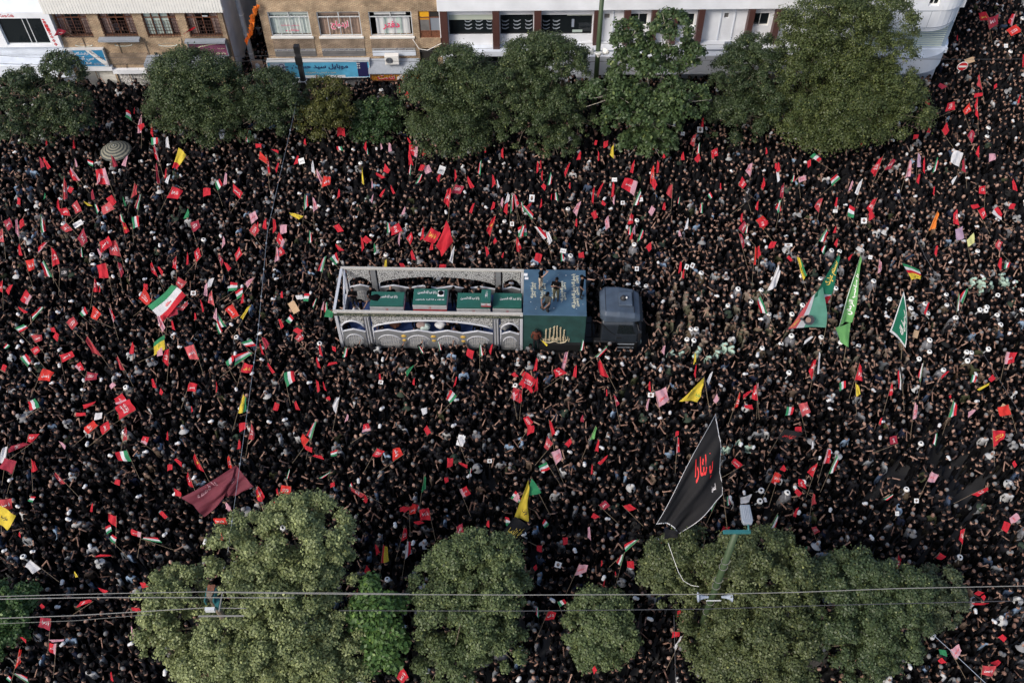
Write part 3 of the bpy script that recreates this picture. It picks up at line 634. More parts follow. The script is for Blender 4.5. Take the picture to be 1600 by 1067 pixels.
for a, b, c, d, mm in ((.02, .48, .77, .98, 'yellow'), (.52, .98, .77, .98, 'room'), (.02, .48, .66, .75, 'orange_sign'), (.02, .48, .26, .66, 'paving'), (.52, .98, .26, .74, 'lampgrey'), (.02, .98, .02, .24, 'rust')): pane('panel', sub(wn, a, b, c, d), YF+.09, M[mm], fr)
for k, r in enumerate(sh3): roller_shutter(r, M['shutter_dark'] if k < 2 else M['lampgrey'], B3, YF+.06)
mb = MB(); mb.box(dd[0], dd[1], YF+.16, YF+.2, .13, dd[3]); obj('door', mb, M['room'], B3)
r = rect(577, 656.5, 106, 91.5); mb = MB(); mb.add([(r[0], YF-.02, r[3]), (r[1], YF-.02, r[3]), (r[1], YF-.65, r[2]), (r[0], YF-.65, r[2]), (r[0], YF-.02, r[3]-.06), (r[1], YF-.02, r[3]-.06), (r[1], YF-.65, r[2]-.06), (r[0], YF-.65, r[2]-.06)],
      [(0, 3, 2, 1), (4, 5, 6, 7), (2, 3, 7, 6), (0, 4, 7, 3), (1, 2, 6, 5), (0, 1, 5, 4)]); o = obj('canopy', mb, M['steel'], B3); o['label'] = 'grey sheet metal canopy above the orange sign'
mb = MB(); r = rect(588, 656, 127, 121); mb.box(r[0], r[1], YF-.2, YF-.004, r[2], r[3]); obj('lintel', mb, M['brick_dirty'], B3)
r = rect(424, 580, 115.5, 91.5); t, fn = sign('shop_sign', r, M['sky_sign'], 'long sky blue phone shop sign with dark Persian lettering', .4)
text_obj('lettering', 'موبایل سید حسین', M['ink_navy'], t, fn(.23, .79, .50, .88), .03); text_obj('lettering', 'خرید و فروش و تعمیرات', M['script'], t, fn(.36, .66, .25, .38)); f_ = fn(0, 1, 0, 1, -.008)
for a, b, c, d, mm in ((.02, .17, .10, .94, 'horn'), (.10, .20, .04, .44, 'horn'), (.88, .985, .04, .96, 'ink_navy'), (.32, .48, .02, .14, 'poster'), (.56, .75, .02, .14, 'poster')):
    mb = MB(); mb.add([f_(a, c), f_(b, c), f_(b, d), f_(a, d)], [(0, 1, 2, 3)]); obj('printed_panel', mb, M[mm], t)
mb = MB(); q = [(math.cos(2*math.pi*i/16), math.sin(2*math.pi*i/16)) for i in range(16)]
mb.add([fn(0, 1, 0, 1, -.016)(.135+c*.026*s, .74+d*.16*s) for s in (1, .68) for c, d in q]+[fn(0, 1, 0, 1, -.016)(*p) for p in ((.16, .66), (.20, .66), (.20, .73), (.16, .73))], [(i, (i+1) % 16, 16+(i+1) % 16, 16+i) for i in range(16)]+[(32, 33, 34, 35)]); obj('ring_emblem', mb, M['ink_navy'], t)
mb = MB(); g_ = fn(0, 1, 0, 1, -.016); mb.add([g_(*p) for p in ((.125, .10), (.14, .10), (.155, .32), (.17, .10), (.185, .10), (.165, .42), (.145, .42))], [(0, 1, 2, 6), (2, 5, 6), (2, 3, 4, 5)]); obj('peak_emblem', mb, M['ink_navy'], t)
mb = MB()
for i in range(2):
    for j in range(3): mb.add([g_(.885+.018*i+c*.006, .88-.14*j+d*.045) for c, d in q], [tuple(range(16))])
obj('dots', mb, M['poster'], t)
r = rect(581, 655, 118.5, 107.5); t, fn = sign('shop_sign', r, M['orange_sign'], 'slatted orange butcher sign with raised red and white lettering', .5, edge=M['rust'])
mb = MB()
for i in range(28): u = (i+.5)/28; a = fn(0, 1, 0, 1, -.02)(u-.004, .02); b = fn(0, 1, 0, 1, -.02)(u+.004, .98); mb.box(a[0], b[0], -.02, -.001, a[2], b[2])
o = obj('slat', mb, M['rust'], t); o['kind'] = 'stuff'
for nm, tx, a, b, dy in (('lettering', 'سوپر', .66, .97, 0), ('lettering', 'شت', .14, .50, 0), ('lettering', 'گو', .54, .68, 1)):
    text_obj(nm, tx, M['ink_white'] if dy else M['cloth_red'], t, fn(a, b, .12, .88, -.06), .03); text_obj(nm, tx, M['poster'], t, fn(a+.008, b+.008, .16, .92, -.05), .03)
text_obj('lettering', 'محصولات', M['ink_black'], t, fn(.02, .15, .55, .9, -.04))
A = thing('air_conditioner', 'white air conditioning unit bolted above the grey canopy', 'air conditioner', (fx(614, 93), YF-.42, fz(614, 93)))
mb = MB(); mb.box(-.47, .47, -.19, .19, 0, .68); o = obj('casing', mb, M['panel_white'], A); bevel(o, .02)
mb = MB()
for a in np.linspace(.05, .23, 5): mb.tube([(-.16+a*math.cos(t), -.205, .34+a*math.sin(t)) for t in np.linspace(0, 2*math.pi, 17)], .008, 4, cap=False)
obj('fan_guard', mb, M['black_metal'], A)
mb = MB(); mb.lathe([(.001, 0), (.235, 0)], 18); mb.v = [(v[0]-.16, -.193, v[1]+.34) for v in mb.v]; mb.f = [f[::-1] for f in mb.f]; obj('fan_opening', mb, M['lampgrey'], A)
for s in (-.35, .35): mb = MB(); mb.box(s-.02, s+.02, -.2, .37, -.05, -.005); obj('bracket', mb, M['steel'], A)
# ---- building 4: long white modern building with brown pilasters, curved corner to the right
dx0, dx1 = fx(689, 70), fx(1465, 100)
B4 = thing('white_building', 'long white modern building with dark brown pilasters and rounded corner', 'building', (0, 0, 0))
zu = fz(900, 9.5); zl = fz(900, 69); zle = fz(900, 77)
w4 = [rect(702.5, 770, 55, 23.5), rect(782, 833, 54.5, 23.5), rect(845.5, 924, 54.5, 23.5)]
w5 = [rect(983, 1011, 41.5, 22), rect(1055, 1084, 42, 22), rect(1171, 1200, 41, 21)]; wv = [rect(944, 952.5, 30, 22), rect(1131, 1138, 29, 21)]
wall('wall', dx0, dx1, zl-.02, zu, w4+w5+wv, M['white'], B4); shell(B4, dx0, dx1-.4, ZTOP-.1, 16, M['white'])
wall('wall', dx0, dx1, .13, zl-.021, [(dx0+.3, dx0+7, .13, 3.4), (dx0+11, dx0+15, .13, 2.6), (fx(1080, 140), fx(1135, 140), 1.6, 2.5)], M['white_dirty'], B4, YF+.02, .27)
for a, b, c in ((dx0+.3, dx0+7, 3.4), (dx0+11, dx0+15, 2.6)): mb = MB(); mb.box(a, b, YF+.2, YF+.26, .13, c); obj('shop_window', mb, M['glass'], B4)
mb = MB(); mb.box(fx(1080, 140), fx(1135, 140), YF+.2, YF+.26, 1.6, 2.5); obj('louvre', mb, M['shutter_pat'], B4)
mb = MB(); mb.box(dx0-.05, dx1, YF-.55, YF+.298, zu+.004, ZTOP+.5); o = obj('parapet', mb, M['white'], B4); bevel(o, .03)
mb = MB(); mb.box(dx0-.02, dx1-.1, YF-.75, YF-.004, zle, zl-.03); o = obj('ledge', mb, M['white_dirty'], B4)
for a, b in ((691, 702), (770.5, 781), (834, 844.5), (925, 932.5), (970.5, 979.5), (1012, 1021), (1043, 1052), (1082.5, 1091.5), (1158.5, 1167), (1199, 1208)):
    mb = MB(); mb.box(fx(a, 69), fx(b, 69), YF-.5, YF-.003, zl-.028, zu+.002); obj('pilaster', mb, M['brown'], B4)
for k, r in enumerate(w4):
    mb = MB(); frame_bars(mb, r, YF+.1, YF+.17, .06); fr = obj('window', mb, M['black_metal'], B4); pane('pane', r, YF+.2, M['glass'], fr)
    if k < 1:
        mb = MB()
        for i in range(4): z = r[3]-.1-i*.1; mb.box(r[0], r[1], YF+.04, YF+.07, z, z+.085)
        obj('blind', mb, M['green_blind'], fr)
    if True:   # row of pale moulded stools seen through the glass
        for i in range(3 if k < 2 else 2):
            x = r[0]+(r[1]-r[0])*(.42+.25*i if k == 0 else .12+.36*i if k == 1 else .08+.2*i); mb = MB(); w = .55
            for h in (.35, .62, .9): mb.tube([(x-.3*w, YF+.19, r[2]+h+.1), (x-.18*w, YF+.18, r[2]+h), (x+.1, YF+.18, r[2]+h-.02), (x+.3, YF+.19, r[2]+h+.09)], [.03, .045, .045, .03], 5)
            obj('shelf_display', mb, M['lampgrey'], fr)
    if k == 2: pane('sticker', sub(r, .62, .82, .04, .16), YF+.17, M['frosted'], fr); pane('sticker', sub(r, .60, .65, .3, .7), YF+.17, M['horn'], fr); pane('blind', sub(r, .5, .99, .92, .99), YF+.08, M['green_blind'], fr)
for k, r in enumerate(w5):
    mb = MB(); frame_bars(mb, r, YF+.1, YF+.17, .06, (.5,)); fr = obj('window', mb, M['panel_white'], B4); pane('pane', r, YF+.14, M['glass'], fr)
    mb = MB()
    for i in range(7): z = r[2]+.1+(r[3]-r[2]-.2)*i/7; mb.box(r[0]+.07, r[1]-.07, YF+.16, YF+.18, z, z+.1)
    obj('blind', mb, M['curtain'], fr)
for r in wv: mb = MB(); mb.box(r[0], r[1], YF+.12, YF+.16, r[2], r[3]); obj('vent', mb, M['paving'], B4)
for a in (955, 1119, 1140): x = fx(a, 69); mb = MB(); mb.box(x-.03, x+.03, YF-.06, YF-.003, zl, zu); obj('seam', mb, M['white_dirty'], B4)
zt, zf = fz(1050, 88, YF-1.7), fz(1050, 117, YF-1.7)
mb = MB(); mb.box(fx(905, 100), dx1-3, YF-1.7, YF-.001, zf, zt); o = obj('canopy', mb, M['white'], B4); bevel(o, .03); o['label'] = 'deep white canopy along the ground floor'
mb = MB(); mb.box(fx(905, 100)+.05, dx1-3.05, YF-1.2, YF-1.1, zt+.002, zt+.06); mb.box(fx(1125, 85), fx(1140, 85), YF-1.0, YF-.6, zt+.003, zt+.3); obj('gutter', mb, M['lampgrey'], B4)
def rounded(x0, x1, y0, y1, rad, n=10):   # plan outline: rounded front-right corner
    p = [(x0, y1), (x0, y0)]+[(x1-rad+rad*math.sin(a), y0+rad-rad*math.cos(a)) for a in np.linspace(0, math.pi/2, n)]+[(x1, y1)]; return p[::-1]
def curved(name, x0, x1, y0, y1, z0, z1, rad, m):
    mb = MB(); p = rounded(x0, x1, y0, y1, rad); mb.prism([(a, b) for a, b in p], z0, z1, axis='z'); o = obj(name, mb, m, B4); return o
cx0 = fx(1235, 60)
YU = YF-1.6; xr = fx(1512, 30, YU); curved('curved_band', cx0+4, xr, YU, YF+16, fz(1450, 46, YU), fz(1450, 17.6, YU), 2.2, M['white'])
curved('band_seam', cx0+4, xr+.012, YU-.012, YF+15.9, fz(1450, 44.6, YU), fz(1450, 43.6, YU), 2.2, M['lampgrey']); curved('band_seam', cx0+4, xr+.012, YU-.012, YF+15.85, fz(1450, 18.2, YU), fz(1450, 17.2, YU), 2.2, M['lampgrey'])
for px_ in (1447, 1478): x = fx(px_, 44, YU); mb = MB(); mb.box(x-.012, x+.012, YU-.006, YU+.02, fz(1450, 43.4, YU), fz(1450, 18.4, YU)); obj('panel_joint', mb, M['lampgrey'], B4)
curved('curved_band', cx0+4, xr-.06, YU+.06, YF+15.8, fz(1450, 50.5, YU), fz(1450, 46.6, YU), 2.2, M['white'])
up = [rect(1393, 1415, 11, -9, YU), rect(1450, 1467, 10.5, -9, YU)]
wall('upper_wall', cx0+4.02, xr-1.9, fz(1450, 17.6, YU)+.004, ZTOP+2.2, [(r[0], r[1], r[2], min(r[3], ZTOP+1.8)) for r in up], M['white'], B4, YU, .35)
curved('upper_corner', xr-1.89, xr, YU+.001, YF+15.9, fz(1450, 17.6, YU)+.006, ZTOP+2.2, 1.87, M['white'])
for r in up:
    r = (r[0], r[1], r[2], min(r[3], ZTOP+1.8)); mb = MB(); frame_bars(mb, r, YU+.2, YU+.27, .06, (.5,)); fr = obj('window', mb, M['panel_white'], B4); pane('pane', r, YU+.24, M['glass'], fr)
    mb = MB()
    for i in range(8): z = r[2]+.08+(r[3]-r[2]-.2)*i/8; mb.box(r[0]+.07, r[1]*.5+r[0]*.5-.03, YU+.28, YU+.3, z, z+.1)
    obj('blind', mb, M['green_blind'], fr)
YL = YF-.6; xrw = fx(1476, 74, YL); mb = MB(); zA, zB = fz(1440, 74, YL), fz(1440, 51, YU)-.01
mb.box(cx0+4, xrw, YL+.05, YF+15, zA-.6, zB); obj('recess_wall', mb, mat('recess_shade_bluegrey', (.26, .33, .40), .5, noise=.1), B4)  # white wall toned blue-grey: shade of the recess put into its colour
roller_shutter((cx0+4.5, xrw-.25, zA, zB-.02), M['green_blind'], B4, YL, 'pale green louvre blind below the curved band', .16)
YD = YF-1.7; xd = fx(1500, 80, YD); zd = fz(1440, 91, YD)
curved('balcony_deck', cx0+3, xd, YD, YF+14, zd-.06, zd, 2.4, M['white_dirty']); curved('curved_band', cx0+3.05, xd-.05, YD+.05, YF+13.9, fz(1420, 117, YD), zd-.1, 2.4, M['white'])
curved('shadow_gap', cx0+3.2, xd-.25, YD+.2, YF+13.6, zd-.099, zd-.061, 2.3, M['brown'])  # dark brown filler: the gap's shade is put into its colour
mb = MB(); mb.box(cx0+3, fx(1455, 118), YF+.30, YF+13, .13, fz(1420, 117, YD)-.005); obj('base_wall', mb, M['panel_white'], B4)
# ---- alley between the brick buildings
mb = MB(); xa = fx(363, 85)
P_ = thing('drainpipe', 'fat grey metal pipe running up the alley wall', 'pipe', (fx(392, 92), YF+1.2, .13)); xp = fx(381, 60, YF+1.2)-P_.location.x
mb.tube([(xp*.55, 0, 0), (xp*.55, 0, 3), (xp*.55, 0, ZTOP)], .17, 12); obj('pipe', mb, M['steel'], P_)
for z in (2.5, 4, 5.5, 7): mb = MB(); mb.tube([(xp*.55, 0, z), (xp*.55, 0, z+.06)], .19, 12); obj('band', mb, M['alu'], P_)
t = thing('banner', 'bronze shield shaped banner with a pale portrait at the alley mouth', 'banner', (fx(403, 128), YF-2, 0)); bz = fz(401, 95, YF-2); sx = fx(401, 95, YF-2)-t.location.x; w_ = .36
mb = MB(); mb.prism([(sx-w_, bz), (sx-w_, bz-1.0), (sx-.2, bz-1.55), (sx, bz-1.85), (sx+.2, bz-1.55), (sx+w_, bz-1.0), (sx+w_, bz)], -.02, .02); obj('cloth', mb, M['brown'] if False else M['trunkbrown'] if 'trunkbrown' in M else mat('bronze_cloth', (.17, .125, .10), .7, noise=.15), t)
mb = MB(); mb.prism([(sx-.13, bz-.25), (sx-.17, bz-.6), (sx, bz-.82), (sx+.14, bz-.6), (sx+.12, bz-.3), (sx, bz-.18)], -.028, -.022); obj('printed_portrait', mb, M['horn'], t)
mb = MB(); mb.tube([(sx-w_, .0, bz+.05), (sx+w_, 0, bz+.05)], .025, 6); mb.tube([(sx, .03, 0), (sx, .03, bz)], .03, 6); obj('pole', mb, M['black_metal'], t)
t = thing('hanging_pennants', 'string of ragged orange pennants hanging beside the alley corner', 'pennants', (fx(398, 60), YF-.25, 0)); mb = MB(); pr = random.Random(5)
pts = [at_y(401-17*s-2*math.sin(s*7), 8+57*s, YF-.25) for s in np.linspace(0, 1, 30)]
for p in pts:
    for _ in range(2):
        q = Vector(p)+Vector((pr.uniform(-.1, .1), pr.uniform(-.1, .05), 0))-t.location; a = pr.uniform(0, 3); w = Vector((math.cos(a), math.sin(a), 0))*.12
        mb.add([q-w, q+w, q+w*.4+Vector((.05, 0, -.22)), q-w*.2+Vector((-.03, 0, -.33))], [(0, 1, 2, 3)])
o = obj('pennant', mb, F['orange'], t); o['kind'] = 'stuff'
mb = MB(); mb.tube([p-t.location for p in pts], .012, 4); obj('string', mb, M['wire_dark'], t)
# motorcycle in the alley
t = thing('motorcycle', 'small motorcycle with white fairing parked in the alley', 'motorcycle', at_z(404, 56, .0)+Vector((0, 0, 0)), R_(80)); Kp = t.location.copy()
for s in (-.62, .62):
    mb = MB(); mb.tube([(s+.28*math.cos(a), 0, .3+.28*math.sin(a)) for a in np.linspace(0, 2*math.pi, 15)], .055, 6, cap=False); mb.tube([(s, -.05, .3), (s, .05, .3)], .09, 8); obj('wheel', mb, M['rubber'], t)
mb = MB(); mb.tube([(-.6, 0, .35), (-.2, 0, .6), (.3, 0, .7), (.45, 0, .85), (.62, 0, .3)], [.06, .1, .12, .08, .05], 8); obj('body', mb, M['cloth_red'], t)
mb = MB(); mb.tube([(-.55, 0, .78), (-.2, 0, .8), (.12, 0, .78)], [.09, .13, .1], 8); obj('saddle', mb, M['rubber'], t)
mb = MB(); mb.prism([(.35, .75), (.75, .7), (.7, 1.1), (.42, 1.15)], -.2, .2); o = obj('fairing', mb, M['white'], t); bevel(o, .05)
mb = MB(); mb.tube([(.4, -.36, 1.12), (.45, 0, 1.1), (.4, .36, 1.12)], .02, 6); obj('handlebar', mb, M['black_metal'], t)
# ---------------------------------------------------------------- trees
def leaf_cloud(name, clumps, n, size, c1, c2, rs, parent, origin, droop=.2, extra=None):
    """small two-triangle leaves spread over many clumps: uneven outline with gaps between clumps"""
    rg = np.random.default_rng(rs); P = np.array([c[:3] for c in clumps]); Rd = np.array([c[3] for c in clumps]); w = Rd**2; w /= w.sum()
    k = rg.choice(len(clumps), n, p=w); d = rg.normal(size=(n, 3)); d /= np.linalg.norm(d, axis=1)[:, None]; d[:, 2] = np.where(d[:, 2] < -.35, -d[:, 2], d[:, 2])
    rad = Rd[k]*(rg.random(n)**.45)*(1+.22*rg.normal(size=n)); c = P[k]+d*rad[:, None]*np.array([1, 1, .85])
    nrm = d+rg.normal(size=(n, 3))*.55+np.array([0, 0, .45]); nrm /= np.linalg.norm(nrm, axis=1)[:, None]
    t = np.cross(nrm, rg.normal(size=(n, 3))); t /= np.linalg.norm(t, axis=1)[:, None]; b = np.cross(nrm, t)
    L = size*(.7+.6*rg.random(n))[:, None]; Wd = L*.34
    v = np.stack([c-t*L*.5, c-b*Wd+nrm*L*.06, c+t*L*.5-nrm*L*.12, c+b*Wd+nrm*L*.06], 1).reshape(-1, 3)-np.array(origin)
    me = bpy.data.meshes.new(name); me.vertices.add(4*n); me.vertices.foreach_set('co', v.ravel()); me.loops.add(4*n); me.loops.foreach_set('vertex_index', np.arange(4*n, dtype=np.int32))
    me.polygons.add(n); me.polygons.foreach_set('loop_start', np.arange(0, 4*n, 4, dtype=np.int32)); me.polygons.foreach_set('loop_total', np.full(n, 4, np.int32))
    me.update(calc_edges=True); ct = rg.random(len(clumps))[k]; m = np.clip(.55*ct+.45*rg.random(n), 0, 1)[:, None]
    col = np.array(c1)*(1-m)+np.array(c2)*m; col *= (.75+.5*rg.random(n))[:, None]; yl = rg.random(n) < .03; col[yl] = col[yl]*1.6+np.array([.05, .03, 0])
    a = me.attributes.new('tint', 'FLOAT_COLOR', 'FACE'); a.data.foreach_set('color', np.concatenate([col, np.ones((n, 1))], 1).astype(np.float32).ravel())
    me.materials.append(M['leaf']); return link('crown', me, parent)
TREE_ELL = []
def tree(label, base_px, base_z, blobs, kind='round', dens=1.0, leaf=.15, c=None, seed=1, name='street_tree', bark=None):
    """blobs: (px, py, rx_px, ry_px, z): lobes of the crown given as sight lines to real points at height z"""
    rn = random.Random(seed); base = at_z(*base_px, 0); lobes = []
    t = thing(name, label, 'tree', (base.x, base.y, 0)); o = Vector((base.x, base.y, 0))
    clumps = []; area = 0
    for (px, py, rx, ry, z) in blobs:
        rx *= 1.15 if kind != 'open' else 1.05; ry *= 1.15 if kind != 'open' else 1.05
        p = at_z(px, py, z); s = ppm(p); R = rx/s; Ry = min(R*1.15, ry/s*1.05); Rz = min(max(.55*R, math.sqrt(max(.1, (ry/s)**2-(Ry*.80)**2))/.60), R*1.1); lobes.append((p, R, Ry, Rz)); TREE_ELL.append((px, py, rx*.95, ry*.95)); area += rx*ry*math.pi
        m = int(20+R*R*15)
        for i in range(m):
            d = Vector((rn.gauss(0, 1), rn.gauss(0, 1), rn.gauss(0, 1))).normalized()
            if d.z < -.5: d.z = -d.z
            q = .84+.14*rn.random() if i > m*.26 else rn.random()*.7; cr = (.16+.34*rn.random())*min(1.25, max(.75, R*.45)) if kind != 'open' else (.22+.2*rn.random())
            k = p+Vector((d.x*max(.1, R-cr*.5)*q*1.08, d.y*max(.1, Ry-cr*.5)*q*1.08, d.z*max(.1, Rz-cr*.5)*q*1.08)); clumps.append((k.x, k.y, k.z, cr*(1.15 if kind == 'dense' else 1)))
    leaf *= .74; n = int(area*dens*1.4); c1, c2 = c or ((.030, .052, .020), (.070, .095, .034))
    leaf_cloud('crown', clumps, n, leaf, c1, c2, seed, t, o)
    # trunk and limbs
    cz = sum(l[0].z for l in lobes)/len(lobes); cxy = sum((l[0] for l in lobes), Vector())/len(lobes); fork = Vector((0, 0, max(1.6, cz*.42)))+Vector((cxy.x-o.x, cxy.y-o.y, 0))*.15
    mb = MB(); mb.tube([(0, 0, 0), fork*.5+Vector((.05, .03, 0)), fork], [.2, .16, .14], 8); obj('trunk', mb, bark or M['bark'], t, True)
    for p, R, Ry, Rz in lobes:
        tip = p-o; mb = MB(); mid = fork.lerp(tip, .5)+Vector((rn.uniform(-.2, .2), rn.uniform(-.2, .2), .15)); mb.tube([fork, mid, tip], [.09, .06, .035], 6)
        for i in range(5 if kind != 'open' else 16):
            d = Vector((rn.gauss(0, 1), rn.gauss(0, 1), rn.gauss(0, .8)+.3)).normalized(); e = tip+Vector((d.x*R, d.y*Ry, d.z*Rz))*(.85 if kind != 'open' else .98); s = mid.lerp(tip, rn.uniform(.2, 1)); h = s.lerp(e, .5)+Vector((rn.uniform(-.15, .15), rn.uniform(-.15, .15), .12)); mb.tube([s, h, e], [.035, .022, .008], 5)
        obj('limb', mb, bark or M['bark'], t, True)
    return t
G1 = ((.032, .054, .022), (.086, .114, .044)); G2 = ((.026, .045, .020), (.068, .094, .038)); GY = ((.05, .062, .016), (.115, .115, .028)); GB = ((.028, .058, .022), (.060, .105, .036)); GP = ((.034, .064, .024), (.085, .125, .046)); GSUNLIT = ((.095, .125, .045), (.31, .35, .155)); GO = ((.052, .080, .032), (.150, .190, .078))
tree('loose dark green tree below the white shop at the left edge', (70, 215), 0, [(98, 112, 36, 30, 6.3), (45, 145, 50, 38, 5.6), (105, 165, 38, 34, 5.0), (35, 200, 36, 34, 4.2), (82, 195, 34, 26, 4.2), (125, 195, 22, 20, 4.4)], 'open', .85, .17, G2, 11)
tree('dense dark round tree under the plum sign', (310, 205), 0, [(305, 130, 62, 48, 5.3), (285, 165, 50, 45, 4.4), (340, 160, 46, 50, 4.6), (312, 195, 54, 34, 3.6)], 'dense', 1.25, .15, G1, 12)
tree('dark olive tree beside the dark utility pole', (420, 205), 0, [(425, 150, 48, 36, 4.9), (412, 185, 40, 36, 3.8), (452, 175, 28, 40, 4.2)], 'dense', 1.2, .15, G2, 13)
tree('yellowish green tree below the long blue sign', (510, 205), 0, [(508, 150, 36, 30, 4.4), (502, 190, 40, 34, 3.6), (528, 180, 24, 30, 3.8)], 'open', 1.0, .15, GY, 14)
tree('small bright green bush like tree below the butcher sign', (592, 215), 0, [(592, 178, 36, 24, 2.9), (588, 203, 36, 22, 2.3)], 'dense', 1.0, .2, GB, 15)
tree('large dark round tree under the white building left end', (705, 222), 0, [(715, 118, 52, 40, 6.0), (680, 150, 50, 48, 5.0), (715, 165, 46, 40, 4.6), (745, 160, 46, 50, 5.0), (700, 205, 58, 40, 3.6)], 'dense', 1.25, .15, G1, 16)
tree('tall many lobed green tree left of the green street lamp', (850, 222), 0, [(850, 92, 58, 34, 6.6), (805, 140, 42, 40, 5.4), (848, 150, 42, 40, 5.2), (885, 118, 34, 40, 6.0), (870, 180, 46, 42, 4.4), (815, 200, 36, 34, 3.8), (868, 222, 34, 24, 3.2), (905, 190, 24, 36, 4.0)], 'round', 1.15, .15, G1, 17)
tree('open plane tree with pale bare branches against the white building', (1015, 228), 0, [(980, 60, 26, 40, 8.4), (1045, 50, 36, 34, 8.6), (1010, 105, 60, 36, 7.0), (960, 150, 52, 30, 5.8), (1060, 160, 48, 32, 5.4), (1000, 190, 66, 34, 4.4), (1010, 225, 46, 22, 3.2), (1078, 85, 24, 22, 7.4)], 'open', .62, .27, GP, 18, 'plane_tree', M['bark_pale'])
tree('dark shaded narrow tree between the plane tree and the biggest crown', (1165, 215), 0, [(1180, 90, 44, 34, 6.6), (1150, 130, 40, 48, 5.4), (1190, 150, 40, 56, 5.0), (1155, 185, 46, 36, 3.8)], 'dense', 1.25, .15, G2, 19)
tree('biggest spreading tree in front of the curved white corner', (1310, 215), 0, [(1290, 40, 62, 42, 8.6), (1370, 45, 56, 46, 8.4), (1390, 95, 40, 40, 7.2), (1235, 105, 42, 46, 6.6), (1265, 80, 44, 40, 7.4), (1255, 175, 52, 44, 4.8), (1300, 110, 60, 44, 6.2), (1345, 130, 50, 40, 5.6), (1395, 140, 44, 34, 5.8), (1330, 180, 60, 48, 4.6), (1395, 178, 54, 40, 4.4), (1290, 205, 60, 30, 3.8)], 'dense', 1.2, .15, ((.040, .060, .020), (.110, .135, .044)), 20)
# near row
tree('bright green cypress like bush at the lower left edge', (-2, 985), 0, [(5, 950, 42, 36, 3.0), (0, 990, 38, 34, 2.4), (22, 935, 32, 24, 3.0)], 'dense', .8, .19, ((.035, .08, .025), (.08, .14, .045)), 21)
tree('huge pale sunlit tree at the lower left with three broad crowns', (420, 1000), 0, [(478, 835, 68, 54, 8.0), (385, 865, 54, 56, 7.4), (440, 915, 74, 50, 6.6), (272, 935, 54, 44, 5.6), (262, 985, 44, 40, 4.8), (520, 895, 38, 40, 6.2), (365, 1005, 62, 50, 5.6), (345, 1050, 60, 40, 4.6), (450, 1000, 66, 54, 5.6), (525, 985, 46, 50, 4.8), (480, 1050, 80, 40, 4.2), (300, 1030, 36, 34, 4.0)], 'round', .95, .15, GSUNLIT, 22)  # sunlight on this crown is put into its pale leaf colours
t_ = tree('bright green feathery young tree between two grey green crowns', (592, 1010), 0, [(580, 912, 10, 13, 6.2), (584, 932, 15, 10, 6.2), (566, 942, 14, 8, 5.8), (606, 944, 17, 11, 6.0), (592, 955, 18, 10, 6.1), (565, 962, 18, 9, 5.6), (622, 945, 10, 7, 5.7), (590, 974, 22, 10, 5.8), (560, 980, 13, 7, 5.2), (614, 986, 17, 14, 5.6), (598, 996, 14, 13, 5.4), (575, 996, 12, 9, 5.0), (626, 1003, 9, 12, 5.0), (604, 1016, 16, 13, 5.0), (586, 1020, 11, 14, 4.7), (580, 1042, 11, 10, 4.2), (612, 1036, 11, 9, 4.4)], 'open', 1.0, .26, ((.032, .080, .020), (.105, .185, .048)), 23)
tree('full round grey green tree right of the bright feathery tree', (728, 1010), 0, [(748, 870, 58, 36, 6.4), (695, 915, 50, 44, 5.4), (770, 920, 50, 52, 5.6), (725, 960, 72, 54, 5.0), (706, 1020, 54, 46, 3.8), (770, 1010, 46, 48, 4.0)], 'round', 1.1, .15, GO, 24)
tree('smallest neat round tree standing alone at the bottom', (938, 1018), 0, [(938, 958, 42, 32, 3.9), (922, 990, 40, 40, 3.2), (955, 995, 36, 44, 3.2), (935, 1020, 36, 22, 2.5)], 'dense', 1.25, .15, GO, 25)
tree('broad olive tree behind the tall green lamp post', (1150, 1000), 0, [(1075, 878, 66, 46, 4.8), (1185, 882, 72, 50, 6.6), (1045, 905, 40, 40, 4.4), (1140, 925, 56, 38, 3.6), (1220, 920, 46, 50, 5.6), (1115, 990, 50, 44, 3.0), (1190, 985, 76, 52, 4.8), (1180, 1040, 80, 42, 3.6)], 'round', 1.1, .15, ((.050, .072, .028), (.130, .152, .062)), 26)
tree('dark bluish green tree at the lower right', (1350, 1010), 0, [(1335, 905, 62, 36, 5.6), (1395, 925, 56, 38, 5.2), (1330, 955, 66, 46, 4.8), (1390, 985, 56, 52, 4.2), (1340, 1015, 62, 44, 3.4)], 'round', 1.15, .15, ((.036, .062, .028), (.088, .118, .050)), 27)
tree('rightmost small grey green crown of the near tree row', (1465, 985), 0, [(1462, 915, 42, 26, 4.6), (1480, 945, 26, 32, 4.0), (1440, 955, 34, 28, 3.8)], 'round', 1.1, .15, ((.036, .056, .030), (.08, .10, .05)), 28)
def in_tree(px, py): return any(((px-a)/c)**2+((py-b)/d)**2 < 1 for a, b, c, d in TREE_ELL)

# ---------------------------------------------------------------- street lamps, pole, wires
b = at_z(1066, 995, 0); top = None
def on_column(base, py):  # height at which the vertical through base shows at image row py
    lo, hi = 0, 20
    for _ in range(40):
        m = (lo+hi)/2
        if proj((base.x, base.y, m))[1] > py: lo = m
        else: hi = m
    return lo
def lamp_column(label, base, ztop, r0, r1):
    t = thing('street_lamp', label, 'street lamp', base); mb = MB(); mb.tube([(0, 0, 0), (0, 0, ztop*.5), (0, 0, ztop)], [r0, (r0+r1)/2, r1], 12); obj('column', mb, M['green_paint'], t, True)
    mb = MB(); mb.lathe([(r0*1.9, 0), (r0*1.9, .06), (r0*1.3, .1), (r0*1.05, .5)], 12); obj('base_flange', mb, M['green_paint'], t); return t
